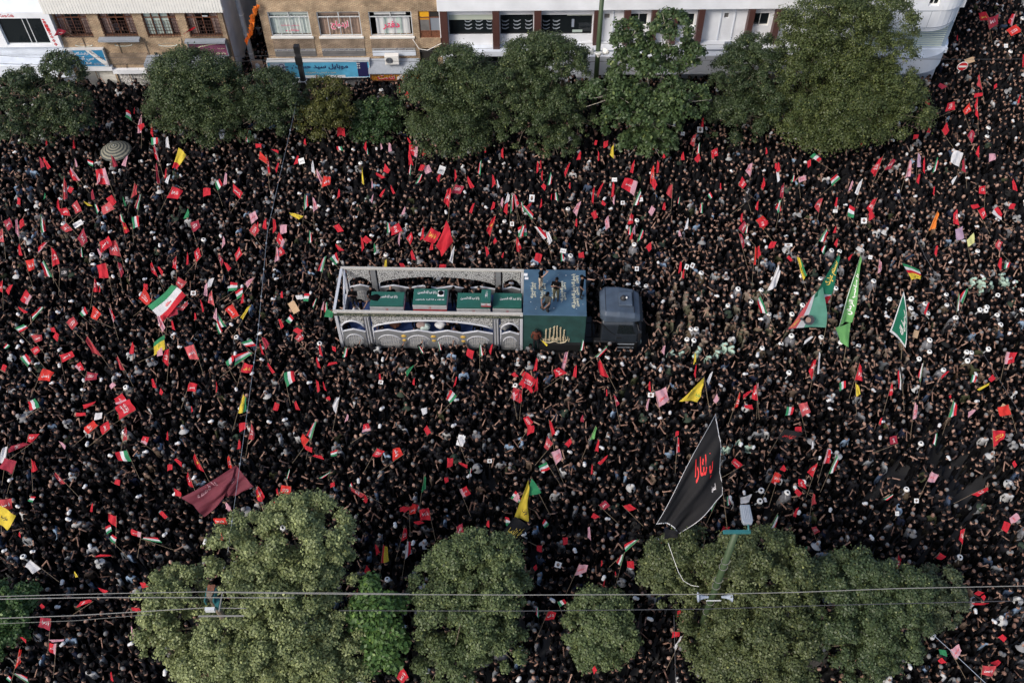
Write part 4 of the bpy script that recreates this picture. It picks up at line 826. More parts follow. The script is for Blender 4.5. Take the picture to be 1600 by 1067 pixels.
# near lamp
best = None
for py in np.arange(1000, 1060, 2):      # foot whose vertical passes through the column top in view
    for px in np.arange(1010, 1090, 3):
        b_ = at_z(px, py, 0); z_ = on_column(b_, 832); e = abs(proj((b_.x, b_.y, z_))[0]-1150)+abs(proj((b_.x, b_.y, on_column(b_, 925)))[0]-1104)
        if abs(z_-10.6) < 1.2 and (best is None or e < best[0]): best = (e, b_, z_)
_, lb, lz = best; L1 = lamp_column('tall green lamp post with flat lamp head and two grey horn speakers', lb, lz, .15, .12)
mb = MB(); mb.box(-.48, .52, -.07, .07, lz+.002, lz+.11); o = obj('crossarm', mb, M['teal'], L1); bevel(o, .02)
h = thing('x', 'x', 'x'); bpy.data.objects.remove(h)
mb = MB(); mb.prism([(-.24, .9), (.24, .9), (.27, .15), (.2, 0), (-.2, 0), (-.27, .15)], lz+.13, lz+.30, axis='z'); mb.v = [(v[0]*.75+.42, v[1]*.85+.22, v[2]) for v in mb.v]; o = obj('lamp_head', mb, M['lampgrey'], L1); bevel(o, .03)
mb = MB(); mb.tube([(.44, .0, lz+.12), (.44, .3, lz+.2)], .035, 8); obj('lamp_arm', mb, M['teal'], L1)
for i in range(4): mb = MB(); mb.box(.31+i*.06, .34+i*.06, .40, .90, lz+.301, lz+.32); obj('cooling_fin', mb, M['steel'], L1)
zs = on_column(lb, 926)
for s in (-1, 1):
    mb = MB(); mb.lathe([(.05, 0), (.07, .18), (.12, .34), (.21, .44), (.20, .45), (.10, .36), (.03, .2)], 12); mb.v = [(s*(.26+v[2]*.95), v[1]-.22, zs+.12+v[0]) for v in mb.v]; o = obj('horn_speaker', mb, M['horn'], L1); o['label'] = 'horn speaker on the side towards the black flag' if s < 0 else 'horn speaker on the side away from the black flag'
mb = MB(); mb.box(-.3, .3, -.24, -.21, zs-.26, zs-.2); obj('bracket', mb, M['alu'], L1)
for py in (975, 955, 940, 915, 905, 885, 876): z = on_column(lb, py); mb = MB(); mb.tube([(math.cos(a)*.16, math.sin(a)*.16, z+.05*math.cos(a)) for a in np.linspace(0, 2*math.pi, 13)], .012, 4, cap=False); obj('cable_tie', mb, M['wire'], L1)
# far lamp
best = None
for py in np.arange(170, 215, 2):
    for px in np.arange(905, 925, 1.5):
        b_ = at_z(px, py, 0); e = abs(proj((b_.x, b_.y, on_column(b_, 5)))[0]-942)+abs(proj((b_.x, b_.y, on_column(b_, 125)))[0]-924)
        if abs(b_.y-(YK+1)) < .5 and (best is None or e < best[0]): best = (e, b_)
lb2 = best[1]; L2 = lamp_column('green lamp column with white floodlights before the white building', lb2, 12.0, .17, .13)
zs = on_column(lb2, 82)
for k, (dx, dy) in enumerate(((-.38, -.1), (.38, -.12), (0, -.35))):
    mb = MB(); mb.lathe([(.06, -.1), (.12, 0), (.24, .12), (.25, .2), (.001, .19)], 10); Mx = Matrix.Translation((dx, dy, zs)) @ Matrix.Rotation(R_(-60) if k != 2 else R_(-20), 4, 'X') @ Matrix.Rotation(R_((-1, 1, 0)[k]*35), 4, 'Y'); mb.v = [tuple(Mx @ Vector(v)) for v in mb.v]; obj('floodlight', mb, M['panel_white'], L2)
mb = MB(); mb.tube([(-.5, -.05, zs), (.5, -.05, zs)], .035, 6); obj('bracket', mb, M['alu'], L2)
# dark utility pole at the far pavement
ub = at_z(480, 185, 0); ub.y = YK+1.2; ub.x = at_y(480, 185, ub.y).x
def col_x(base, py): return proj((base.x, base.y, on_column(base, py)))[0]
for _ in range(20): ub.x += (463-col_x(ub, 73))/22
uz = on_column(ub, 72); UP = thing('utility_pole', 'dark square utility pole with a box in front of the long blue sign', 'utility pole', ub)
mb = MB(); mb.box(-.14, .14, -.14, .14, 0, uz); obj('post', mb, M['black_metal'], UP)
mb = MB(); z = on_column(ub, 93); mb.box(-.2, .24, -.26, -.145, z-.25, z+.3); mb.box(-.17, .17, -.17, .17, uz-.45, uz+.02); obj('junction_box', mb, M['plastic'], UP)
zc = on_column(ub, 125); mb = MB(); mb.tube([(math.cos(a)*.24, math.sin(a)*.24, zc) for a in np.linspace(0, 2*math.pi, 11)], .025, 5, cap=False); mb.tube([(.1, -.2, zc), (.35, -.4, zc-.2), (.5, -.3, zc-.5)], .02, 5); obj('cable_loop', mb, M['alu'], UP)
def cable(label, pts, r=.018, m=None, sag=.0, name='overhead_cable', extra=None):
    P = [Vector(p) for p in pts]; out = []
    for a, b in zip(P, P[1:]):
        for i in range(8): s = i/8; q = a.lerp(b, s); q.z -= sag*4*s*(1-s); out.append(q)
    out.append(P[-1]); mb = MB(); o0 = P[0]; mb.tube([p-o0 for p in out], r*.7, 5); o = obj(name, mb, m or M['wire'], None, True); o.location = o0; tag(o, label, 'cable'); return o
c_top = Vector((ub.x-.1, ub.y-.25, zc)); c_bot = at_z(356, 862, 8.4)
cc = cable('long pale cable crossing the street from utility pole to lower left tree', [c_top, at_z(418, 360, 8.0), at_z(402, 530, 7.9), c_bot], .013, M['lampgrey'])
mb = MB(); 
for i in range(3, len(cc.data.vertices)//5-1, 1): v = cc.data.vertices[i*5].co; mb.box(v.x-.03, v.x+.03, v.y-.03, v.y+.03, v.z-.07, v.z+.02) if i % 2 else None
obj('bulb_holder', mb, M['lampgrey'], cc)
HW = 9.0
tr_ = at_z(327, 928, HW)
cable('topmost pale wire crossing the lower left tree', [at_z(-30, 932, HW), at_z(160, 927, HW), at_z(320, 924, HW), at_z(640, 927, HW)], .022)
cable('pale wire just under the topmost one at lower left', [at_z(-30, 936, HW), at_z(140, 933, HW), at_z(320, 933, HW), at_z(460, 933.5, HW)], .026)
cable('sagging pale wire reaching the teal switch box', [at_z(-30, 966.5, HW-.5), at_z(120, 961, HW-.5), at_z(320, 949, HW-.5), at_z(385, 950, HW-.5)], .026)
cable('thin faint wire under the sagging one at lower left', [at_z(-30, 975, HW-.6), at_z(120, 969, HW-.6), at_z(240, 959, HW-.6)], .012)
cable('upper long wire crossing all the near trees', [at_z(330, 925, HW), at_z(560, 928, HW), at_z(820, 929, HW), at_z(1100, 928, HW), at_z(1240, 925, HW), at_z(1400, 919, HW), at_z(1640, 914, HW)], .024)
cable('lower dark wire crossing all the near trees', [at_z(530, 953.5, HW-.4), at_z(820, 954, HW-.4), at_z(1100, 951, HW-.4), at_z(1300, 945, HW-.4), at_z(1640, 937, HW-.4)], .022, M['wire_dark'])
cable('dark wire crossing the crowd above the right street', [at_z(1398, 285, 8), at_z(1445, 400, 7.8), at_z(1516, 520, 7.6), at_z(1575, 615, 7.5), at_z(1640, 720, 7.5)], .016, M['wire_dark'])
cable('pale blue cable running off the lower right corner', [at_z(1448, 982, 4.5), at_z(1490, 1020, 4.6), at_z(1535, 1062, 4.8), at_z(1560, 1085, 4.9)], .018, M['horn'])
cable('thin wire in front of the shop fronts', [at_y(-30, 98, YF-2.5), at_y(140, 101, YF-2.5), at_y(470, 92, YF-2.5), at_y(800, 97, YF-2.5), at_y(1300, 90, YF-2.5), at_y(1640, 92, YF-2.5)], .02, M['wire_dark'], .1)
cable('second thin wire lower before the shop fronts', [at_y(-30, 84, YF-2.2), at_y(80, 90, YF-2.2), at_y(470, 86, YF-2.2), at_y(920, 68, YF-2.2), at_y(1330, 69, YF-2.2)], .016, M['wire_dark'], .1)
cable('looping white hose hung between brick and white buildings', [at_y(645, 62, YF-.15), at_y(655, 77, YF-.3), at_y(668, 79, YF-.3), at_y(690, 68, YF-.2)], .035, M['panel_white'], 0, 'hose')
cable('white rope from black flag to the horn speakers', [at_z(1044, 848, 6.5), at_z(1053, 874, 6.3), at_z(1060, 893, 6.25), at_z(1068, 907, 6.3), at_z(1080, 914, 6.5), at_z(1092, 916, 6.7)], .014, M['panel_white'], 0, 'rope')
cable('thin pole cable hanging near the small round tree', [at_z(1053, 960, 4), at_z(1056, 1075, 2.2)], .02, M['wire_dark'])
# teal switch box on its bracket
t = thing('transformer_box', 'teal open frame box holding the wires over the lower left tree', 'electrical box', (tr_.x, tr_.y, 0)); z = HW-.2
mb = MB(); mb.tube([(0, 0, 0), (0, 0, z+.2)], .12, 8); obj('pole', mb, M['bark'], t)
for a in ((-.18, -.14, -.25, .30, z-.2, z+.12), (.14, .18, -.25, .30, z-.2, z+.12), (.19, .33, -.35, .0, z-.45, z-.1)): mb = MB(); mb.box(*a); obj('side_plate', mb, M['teal'], t)
mb = MB(); mb.box(-.135, .135, .05, .4, z-.1, z+.16); obj('rusty_cover', mb, M['rust'], t)
mb = MB(); mb.box(-.16, .2, -.5, -.38, z-.3, z-.08); obj('shelf', mb, M['alu'], t)
for a in ((-.4, 1.3, -.68, -.63, z-.3, z-.25), (.42, .46, -.63, .1, z+.06, z+.10)): mb = MB(); mb.box(*a); obj('insulator_bar', mb, M['wire'], t)
# umbrella, road sign, cardboard
p = at_z(181, 236, 2.1); t = thing('parasol', 'round dark and cream striped parasol among the crowd at upper left', 'parasol', (p.x, p.y, 0)); n = 16; mb = MB(); rr_ = np.linspace(0, 1, 12)
for i in range(n):
    a0, a1 = 2*math.pi*i/n, 2*math.pi*(i+1)/n
    for j, (r0, r1) in enumerate(zip(rr_, rr_[1:])):
        f = lambda r, a: (math.cos(a)*r*.98, math.sin(a)*r*.98, 2.1+.42*(1-r*r))
        mb.add([f(r0, a0), f(r1, a0), f(r1, a1), f(r0, a1)], [(0, 1, 2, 3)], j % 2)
obj('canopy', mb, [mat('parasol_dark', (.055, .060, .055), .8), mat('parasol_cream', (.23, .22, .165), .8)], t)
mb = MB(); mb.tube([(0, 0, 0), (0, 0, 2.6)], .02, 6); obj('pole', mb, M['alu'], t)
p = at_z(1497, 117, .0); p = at_y(1494, 117, at_z(1492, 125, 1.0).y); t = thing('road_sign', 'round no entry sign on a white post at the side street', 'road sign', (p.x, p.y, 0)); q = at_y(1503.5, 103, p.y); ox, oz = q.x-p.x, q.z
mb = MB(); mb.tube([(0, 0, 0), (ox*.5, 0, oz*.6), (ox, 0, oz)], .045, 8); obj('post', mb, M['panel_white'], t)
mb = MB(); mb.lathe([(.001, 0), (.36, 0), (.36, .03), (.001, .03)], 20); mb.v = [(v[0]+ox, -.06-v[2], v[1]+oz) for v in mb.v]; obj('disc', mb, M['panel_white'], t)
mb = MB(); mb.lathe([(.001, 0), (.32, 0)], 20); mb.v = [(v[0]+ox, -.096, v[1]+oz) for v in mb.v]; obj('red_disc', mb, M['cloth_red'], t); mb = MB(); mb.box(ox-.27, ox+.27, -.106, -.099, oz-.07, oz+.07); obj('white_bar', mb, M['panel_white'], t)
# ---------------------------------------------------------------- the funeral float: trailer, covered box, cab
ZT = 4.0
N0, N1, F1 = at_z(521, 487, ZT), at_z(917, 493.5, ZT), at_z(917.5, 422, ZT)
ex = (N1-N0); LT = ex.length; ang = math.atan2(ex.y, ex.x); WT = (F1-N1).length
TB = Vector((N0.x, N0.y, 0)); TM = Matrix.Translation(TB) @ Matrix.Rotation(ang, 4, 'Z'); TI = TM.inverted()
def tl(px, py, z): return TI @ at_z(px, py, z)
XB = tl(817, 492, ZT).x
T = thing('funeral_truck', 'long decorated funeral truck with fretwork arches, blue covered box and dark cab', 'truck', TB, ang)
mb = MB(); mb.box(.1, LT-.1, .15, WT-.15, 1.05, 1.25); obj('deck', mb, M['blue_floor'], T)
mb = MB(); mb.box(.3, LT+1.6, WT*.3, WT*.38, .75, 1.04); mb.box(.3, LT+1.6, WT*.62, WT*.70, .75, 1.04); obj('chassis', mb, M['plastic'], T)
for x in (1.6, 2.9, 4.2):
    for y in (.2, WT-.2):
        mb = MB(); mb.lathe([(.001, -.15), (.3, -.15), (.48, -.13), (.5, 0), (.48, .13), (.3, .15), (.001, .15)], 16); mb.v = [(v[0]+x, v[2]+y, v[1]+.5) for v in mb.v]; obj('wheel', mb, M['rubber'], T)
posts = [0.0, tl(571, 487, ZT).x, tl(775, 491, ZT).x, XB]
def arch_z(x, a, b, spring, rise): u = max(0, 1-((x-(a+b)/2)/((b-a)/2))**2); return spring+rise*(u**.5*.55+u*.45)
def arcade(side):
    y0 = 0 if side == 0 else WT; d = 1 if side == 0 else -1; nm = 'near' if side == 0 else 'far'
    rail = MB(); rail.box(-.05, XB, min(y0, y0+d*.16), max(y0, y0+d*.16), ZT-.10, ZT); o = obj('top_rail', rail, M['rail'], T); bevel(o, .015)
    for k in range(3):
        a, b = posts[k]+.24, posts[k+1]-.2; sp = 2.75; rise = .62 if k == 1 else .50
        n = 28 if k == 1 else 14; mb = MB(); bottom = []; pts = []
        for i in range(n+1): x = a+(b-a)*i/n; pts.append((x, arch_z(x, a, b, sp, rise)))
        outer = [(a-.001, ZT-.30)]+[(b+.001, ZT-.30)]
        for i in range(n):
            (xa, za), (xb, zb2) = pts[i], pts[i+1]
            for yy, fl in ((y0+d*.03, 1), (y0+d*.11, 0)):
                q = [(xa, yy, za), (xb, yy, zb2), (xb, yy, ZT-.101), (xa, yy, ZT-.101)]; mb.add(q if (fl == (side == 0)) else q, [(0, 1, 2, 3)])
            mb.add([(xa, y0+d*.03, za), (xb, y0+d*.03, zb2), (xb, y0+d*.11, zb2), (xa, y0+d*.11, za)], [(0, 1, 2, 3)])
        obj('spandrel', mb, M['fret'], T)
        mb = MB(); mb.tube([(x, y0+d*.015, z) for x, z in pts], .055, 6); mb.tube([(a, y0+d*.015, sp), (a-.02, y0+d*.015, 1.3)], .04, 6); obj('arch_moulding', mb, M['moulding'], T, True)
        # parapet with a peaked top edge and latticed arches
        nb = 1 if k != 1 else 4; zt0 = 2.32; top = []; mb = MB(); w = (b-a)/nb
        holes = []
        for j in range(nb):
            c0_, c1_ = a+w*j, a+w*(j+1); top += [(c0_, zt0), ((c0_+c1_)/2, zt0+.20)]; holes.append((c0_+w*.13, c1_-w*.13))
        top.append((b, zt0))
        m_ = 12*nb
        for i in range(m_):
            xa, xb = a+(b-a)*i/m_, a+(b-a)*(i+1)/m_
            def tz(x): 
                u = ((x-a)/w) % 1.0 if abs(x-b) > 1e-6 else 1.0; return zt0+.20*(1-abs(2*u-1))
            def hz(x):
                for h0, h1 in holes:
                    if h0 < x < h1: return arch_z(x, h0, h1, 1.78, .36)
                return None
            xm = (xa+xb)/2; h = hz(xm)
            ya, yb = y0+d*.0, y0+d*.07
            if h is None:
                for yy in (ya, yb): mb.add([(xa, yy, 1.0), (xb, yy, 1.0), (xb, yy, tz(xb-1e-5)), (xa, yy, tz(xa+1e-5))], [(0, 1, 2, 3)])
            else:
                h0 = hz(xa+1e-4) or 1.78; h1 = hz(xb-1e-4) or 1.78
                for yy in (ya, yb): mb.add([(xa, yy, h0), (xb, yy, h1), (xb, yy, tz(xb-1e-5)), (xa, yy, tz(xa+1e-5)), (xa, yy, 1.0), (xb, yy, 1.0), (xb, yy, 1.15), (xa, yy, 1.15)], [(0, 1, 2, 3), (4, 5, 6, 7)])
        obj('parapet', mb, M['stonegrey'], T)
        mb = MB(); mb.tube([(x, y0+d*.035, z+.02) for x, z in top], .05, 6); obj('parapet_coping', mb, M['moulding'], T)
        for h0, h1 in holes:
            mb = MB(); nn = max(6, int((h1-h0)/.13))
            for i in range(nn+1): x = h0+(h1-h0)*i/nn; mb.box(x-.018, x+.018, y0+d*.02-.012, y0+d*.02+.012, 1.15, arch_z(min(max(x, h0+.01), h1-.01), h0, h1, 1.78, .36))
            for i in range(9): z = 1.2+i*.115; xi = .0 if z < 1.78 else (h1-h0)*.5*(1-math.sqrt(max(0, 1-((z-1.78)/.38)**2))); mb.box(h0+xi, h1-xi, y0+d*.02-.018, y0+d*.02+.018, z-.018, z+.018) if h1-h0-2*xi > .1 else None
            obj('lattice', mb, M['lattice'], T)
            mb = MB(); mb.tube([(x, y0-d*.01, arch_z(x, h0, h1, 1.78, .36)) for x in np.linspace(h0, h1, 13)], .032, 5); obj('lattice_arch', mb, M['moulding'], T)
        if k == 1 and side == 0:
            for j in (1, 2, 3):
                x = a+w*j
                for z, r in ((2.06, .14), (1.70, .11)):
                    mb = MB(); mb.lathe([(.001, .05), (r*.5, .045), (r, .02), (r*1.02, 0)], 8); mb.v = [(v[0]+x, -.005-v[2], v[1]*.8+z) for v in mb.v]; obj('gold_medallion', mb, M['gold2'], T)
    for k, x in enumerate(posts[:-1]+[XB-.16]):
        w = .30 if k in (1, 2) else .16
        x_ = x-w*.5 if k in (1, 2) else x
        mb = MB(); mb.box(x_, x_+w, min(y0-d*.03, y0+d*.14), max(y0-d*.03, y0+d*.14), 1.0, ZT-.102); o = obj('pilaster', mb, M['stonegrey'] if k in (1, 2) else M['moulding'], T); bevel(o, .02)
        if k in (1, 2):
            mb = MB(); mb.box(x_+.06, x_+.10, y0-d*.05-.01, y0-d*.05+.01, 1.1, ZT-.4); mb.box(x_+w-.10, x_+w-.06, y0-d*.05-.01, y0-d*.05+.01, 1.1, ZT-.4); obj('pilaster_rib', mb, M['moulding'], T)
    if side == 0:
        mb = MB(); mb.box(-.04, XB-.01, -.035, -.006, ZT-.29, ZT-.11); band = obj('script_band', mb, M['railband'], T)
        for i in range(6):
            x0 = .5+i*(XB-1)/6; text_obj('lettering', 'السلام علیک یا ابا عبد الله', M['script'], band, lambda u, v: (x0+(XB-1)/6*.86*u, -.04, ZT-.26+.13*v), 0)
arcade(0); arcade(1)
mb = MB(); mb.box(-.06, .08, .17, WT-.17, ZT-.08, ZT-.002); obj('rear_rail', mb, M['moulding'], T); mb = MB(); mb.box(-.05, .05, .17, WT-.17, 1.0, 1.9); obj('tailgate', mb, M['moulding'], T); mb = MB(); mb.tube([(.35, WT*.3, ZT-.6), (.3, WT*.6, ZT-.1), (.15, WT*.95, ZT-.15)], .06, 6); obj('rear_arch', mb, M['moulding'], T)
# covered front box
mb = MB(); mb.box(XB+.01, LT, 0, WT, ZT-.06, ZT+.0); o = obj('box_roof', mb, M['teal_cover'], T); bevel(o, .05)
mb = MB(); mb.box(XB+.012, LT-.01, .02, WT-.02, 1.0, ZT-.062); o = obj('box_side', mb, M['green_cover'], T); bevel(o, .03)
mb = MB(); mb.box(XB+.9, LT-.05, -.14, .018, 1.55, 1.72); mb.box(XB+.9, LT-.05, -.16, -.142, 1.2, 1.73); obj('side_step', mb, M['plastic'], T)
for px0, px1, py0, py1 in ((829, 838, 441, 466), (844, 853, 441, 467), (862, 870, 441, 467), (875.5, 884.5, 439, 470.5), (893.5, 904.5, 428, 481.5)):
    a, b = tl(px0, py1, ZT), tl(px1, py0, ZT); n = max(2, int((b.y-a.y)/.62)); mb = MB(); v, f, _ = text_arrays('یا رسول الله\nیا حسین', .055)
    for i in range(n):
        y0, y1 = a.y+(b.y-a.y)*i/n, a.y+(b.y-a.y)*(i+.97)/n
        mb.add([(a.x+(b.x-a.x)*(1-p[1]), y0+(y1-y0)*p[0], ZT+.006) for p in v], [q[::-1] for q in f])
    obj('roof_script', mb, M['script'], T)
xa, xb = tl(850, 530, 1.9).x, tl(884, 530, 1.9).x
gs = lambda u, v: (xa+(xb-xa)*u, -.03, 1.72+1.45*v); mb = MB()
for u, h, l in ((.08, .78, 0), (.24, .84, .02), (.42, .95, .02), (.60, .98, -.02), (.76, .90, -.02), (.90, .76, 0)):
    mb.tube([gs(u, .12), gs(u+l, h*.6), gs(u+l*1.5, h), gs(u-.03, h*.93)], [.035, .042, .046, .012], 5)
mb.tube([gs(-.02, .2), gs(.0, .05), gs(.25, .0), gs(.5, .1), gs(.7, -.02), gs(.98, .06), gs(1.05, .2)], .038, 5); mb.tube([gs(.3, .3), gs(.5, .22), gs(.66, .32)], .035, 5)
obj('gold_script', mb, M['gold'], T)
text_obj('lettering', 'یا لثارات الحسین', M['gold'], T, lambda u, v: (xa-.2+(xb-xa+.4)*u, -.02, 1.78+.5*v), .03)
mb = MB(); q0 = tl(818.5, 426, ZT); mb.box(q0.x, q0.x+.2, q0.y-.25, q0.y-.05, ZT+.004, ZT+.01); mb.box(q0.x+.05, q0.x+.25, q0.y-.5, q0.y-.33, ZT+.004, ZT+.01)
rp = random.Random(4)
for i in range(26): x, y = rp.uniform(XB+.2, LT-.2), rp.uniform(.2, WT-.15); s = rp.uniform(.015, .05); mb.box(x, x+s, y, y+s*.8, ZT+.012, ZT+.016)
o = obj('scattered_petals', mb, M['poster'], T); o['kind'] = 'stuff'
# cab: built as shaped lofts along the truck
CX0 = tl(938, 470, 3.5).x; CX1 = tl(1001, 470, 3.5).x; cy0, cy1 = tl(966, 493, 3.5).y, tl(966, 446, 3.5).y
W2 = cy1-cy0; ym = (cy0+cy1)/2
def loft(name, secs, m, parent=None, bev=.06):
    mb = MB(); n = len(secs[0])
    for s in secs: mb.v += s
    for i in range(len(secs)-1):
        for k in range(n): mb.f.append((i*n+k, i*n+(k+1) % n, (i+1)*n+(k+1) % n, (i+1)*n+k)); mb.m.append(0)
    mb.f += [tuple(range(n))[::-1], tuple((len(secs)-1)*n+k for k in range(n))]; mb.m += [0, 0]; o = obj(name, mb, m, parent or T); bevel(o, bev, 3); return o
def sec(x, w, z0, z1, cut=.18): h = w/2; return [(x, ym-h, z0), (x, ym+h, z0), (x, ym+h, z1-cut), (x, ym+h-cut, z1), (x, ym-h+cut, z1), (x, ym-h, z1-cut)]
loft('cab_body', [sec(CX0+.12, W2+.16, .9, 2.95), sec(CX1-.35, W2+.16, .9, 2.95), sec(CX1+.08, W2+.06, .9, 2.2), sec(CX1+.16, W2, .9, 1.9, .1)], M['truck'])
loft('cab_roof', [sec(CX0-.02, W2*.80, 3.0, 3.42), sec(CX0+.25, W2*.98, 2.9, 3.58), sec(CX0+1.0, W2, 2.9, 3.56), sec(CX1-.35, W2*.97, 2.9, 3.42), sec(CX1-.02, W2*.90, 2.9, 3.18)], M['truck_roof'])
loft('side_skirt', [[(CX0-.25, cy0-.12, .5), (CX0-.25, cy0+.2, .5), (CX0-.25, cy0+.2, 1.4), (CX0-.25, cy0-.12, 1.4)], [(CX1, cy0-.12, .5), (CX1, cy0+.2, .5), (CX1, cy0+.2, 1.4), (CX1, cy0-.12, 1.4)]], M['plastic'])
ha, hb = tl(967, 478.5, 3.56), tl(987, 458, 3.56); mb = MB(); mb.prism([(ha.x, hb.y), (ha.x, ha.y), (hb.x, ha.y), (hb.x, hb.y)], 3.52, 3.66, axis='z'); o = obj('roof_hatch', mb, M['truck_roof'], T); bevel(o, .04)
bc = tl(974, 466, 3.7); mb = MB(); mb.lathe([(.16, 0), (.17, .06), (.14, .12), (.10, .2), (.001, .23)], 14, c=(bc.x, bc.y, 3.655)); obj('beacon', mb, M['black_metal'], T, True)
mb = MB(); mb.lathe([(.07, 0), (.06, .05), (.001, .07)], 10, c=(bc.x+.16, bc.y, 3.74)); obj('beacon_lens', mb, M['panel_white'], T, True)
yd = cy0-.085
mb = MB(); mb.box(CX1-1.25, CX1-.1, yd-.03, yd, 1.0, 2.05); d = obj('door', mb, M['truck'], T); bevel(d, .03)
mb = MB(); mb.prism([(CX1-1.2, 2.08), (CX1-.25, 2.08), (CX1-.45, 2.78), (CX1-1.15, 2.82)], yd-.02, yd+.005); obj('side_window', mb, M['glass'], T)
mb = MB(); mb.box(CX1-1.2, CX1-.95, yd-.06, yd-.03, 1.75, 1.81); obj('handle', mb, M['plastic'], d)
mb = MB(); mb.tube([(CX0+.1, yd-.0, 2.9), (CX0+.5, yd-.02, 2.3), (CX1-1.3, yd-.02, 2.0)], .02, 5); obj('air_deflector', mb, M['plastic'], T)
mb = MB(); mb.prism([(CX1+.06, 2.2), (CX1-.28, 2.93), (CX1-.30, 2.93), (CX1+.03, 2.2)], cy0+.08, cy1-.08); obj('windscreen', mb, M['glass'], T)
for y in (cy0-.35, cy1+.35):
    mb = MB(); mb.box(CX1-.08, CX1+.06, y-.1, y+.1, 2.0, 2.6); mb.tube([(CX1-.05, y, 2.55), (CX1-.15, ym+(y-ym)*.72, 2.7)], .025, 5); obj('mirror', mb, M['plastic'], T)
for x in (CX0+.2, CX1-.6):
    for y in (cy0+.12, cy1-.12):
        mb = MB(); mb.lathe([(.001, -.15), (.3, -.15), (.48, -.13), (.5, 0), (.48, .13), (.3, .15), (.001, .15)], 16); mb.v = [(v[0]+x, v[2]+y, v[1]+.5) for v in mb.v]; obj('wheel', mb, M['rubber'], T)
for x in (CX0+.27, CX1-.37): mb = MB(); mb.box(x-.012, x+.012, cy0+.25, cy1-.25, 3.5, 3.592 if x < CX0+1 else 3.44); obj('roof_seam', mb, M['plastic'], T)
mb = MB(); mb.prism([(CX1-.20, 2.95), (CX1+.16, 2.80), (CX1+.16, 2.76), (CX1-.20, 2.90)], cy0+.2, cy1-.2); obj('sun_visor', mb, M['plastic'], T)
for y in (ym-.5, ym+.2): mb = MB(); mb.tube([(CX1+.1, y, 2.2), (CX1-.1, y+.35, 2.65)], .015, 5); obj('wiper', mb, M['plastic'], T)
for k in range(3): mb = MB(); mb.box(CX1-1.1, CX1-.2, cy0-.14, cy0-.1, .6+.3*k, .66+.3*k); obj('step', mb, M['steel'], T)
mb = MB(); mb.prism([(CX1-.85, 2.1), (CX1-.55, 2.1), (CX1-.55, 2.5), (CX1-.7, 2.62), (CX1-.85, 2.5)], yd-.026, yd-.022); obj('window_reflection', mb, M['lampgrey'], T) if False else None
for y in (cy0+.3, cy1-.3): mb = MB(); mb.box(CX1+.15, CX1+.2, y-.22, y+.22, 1.0, 1.25); obj('headlight', mb, M['frosted'], T)
mb = MB(); mb.box(CX1+.14, CX1+.22, cy0+.6, cy1-.6, .95, 1.7); obj('grille', mb, M['plastic'], T)
mb = MB(); mb.tube([(CX0-.3, ym-.5, 1.0), (CX0-.35, ym-.2, 2.0), (CX0-.1, ym, 2.4)], .05, 6); mb.box(CX0-.75, CX0-.15, ym-.9, ym+.9, .8, 1.0); obj('coupling', mb, M['plastic'], T)
# ---------------------------------------------------------------- platforms and coffins
zc1 = 3.05
def coffin(label, q, ztop, h=.62, text=None, stripe=True, pad=None):
    (xl, yt, xr_, yb) = q; a, b = tl(xl, yb, ztop), tl(xr_, yt, ztop)
    w = b.x-a.x; dpt = b.y-a.y; c = TM @ Vector(((a.x+b.x)/2, a.y, ztop-h)); t = thing('coffin', label, 'coffin', c, ang, 'coffins on the funeral truck')
    x0, x1 = -w/2, w/2; mb = MB(); mb.box(x0+.03, x1-.03, .03, dpt-.03, 0, h-.04); obj('box', mb, M['wood'], t)
    mb = MB(); mb.box(x0, x1, 0, dpt, h-.12, h); o = obj('green_drape', mb, M['coffin_green'], t); bevel(o, .025)
    for nm, z0, z1, m_ in (('white_band', h*.32, h-.122, F['white']), ('red_band', .04, h*.32-.003, F['red'])):
        mb = MB(); mb.box(x0-.004, x1+.004, -.012, .028, z0, z1); mb.box(x0-.006, x0+.026, .03, dpt-.01, z0, z1); mb.box(x1-.026, x1+.006, .03, dpt-.01, z0, z1); obj(nm, mb, m_, t)
    u0, u1, v0, v1 = text or (.2, .8, .5, .78)
    text_obj('lettering', 'یا ابا عبد الله الحسین', M['ink_white'], t, lambda u, v: (x0+w*(u0+(u1-u0)*u), dpt*(v0+(v1-v0)*v), h+.006), .02)
    text_obj('emblem', 'الله', M['ink_red'], t, lambda u, v: (-.07+.14*u, -.016, h*.42+.14*v))
    return t, x0, x1, dpt, h
for i, (xl, xr_) in enumerate(((579, 631), (647, 697), (716, 812))):
    a, b = tl(xl, 486, 2.4), tl(xr_, 452, 2.4); p = TM @ Vector(((a.x+b.x)/2, a.y+.15, 0)); t = thing('platform', ['blue draped stand under the rearmost coffin', 'blue draped stand under the tallest coffin', 'long blue draped stand under the two front coffins'][i], 'stand', p, ang)
    w = b.x-a.x; mb = MB(); mb.box(-w/2, w/2, .05, WT*.33, 1.26, 2.40 if i != 1 else 2.7); o = obj('drape', mb, M['blue_floor'], t); bevel(o, .03)
cs = [coffin('rearmost green draped coffin with a black cloth on top', (577.5, 456, 632.5, 477), 3.05, .64, (.24, .80, .5, .74)),
      coffin('highest green coffin with flag stripes and a white framed black turban', (644.5, 451.5, 699.5, 474.5), 3.35, .64, (.12, .68, .62, .86)),
      coffin('green coffin carrying a small box next to the front post', (713.5, 458, 767, 480), 3.05, .64, (.10, .66, .5, .72)),
      coffin('frontmost green coffin touching the blue covered box', (770, 458, 815.5, 480), 3.05, .64, (.24, .98, .48, .70))]
t, x0, x1, dp, h = cs[1]
text_obj('lettering', 'انا لله و انا الیه راجعون', M['ink_white'], t, lambda u, v: (x0+(x1-x0)*(.08+.84*u), dp*(.22+.12*v), h+.006))
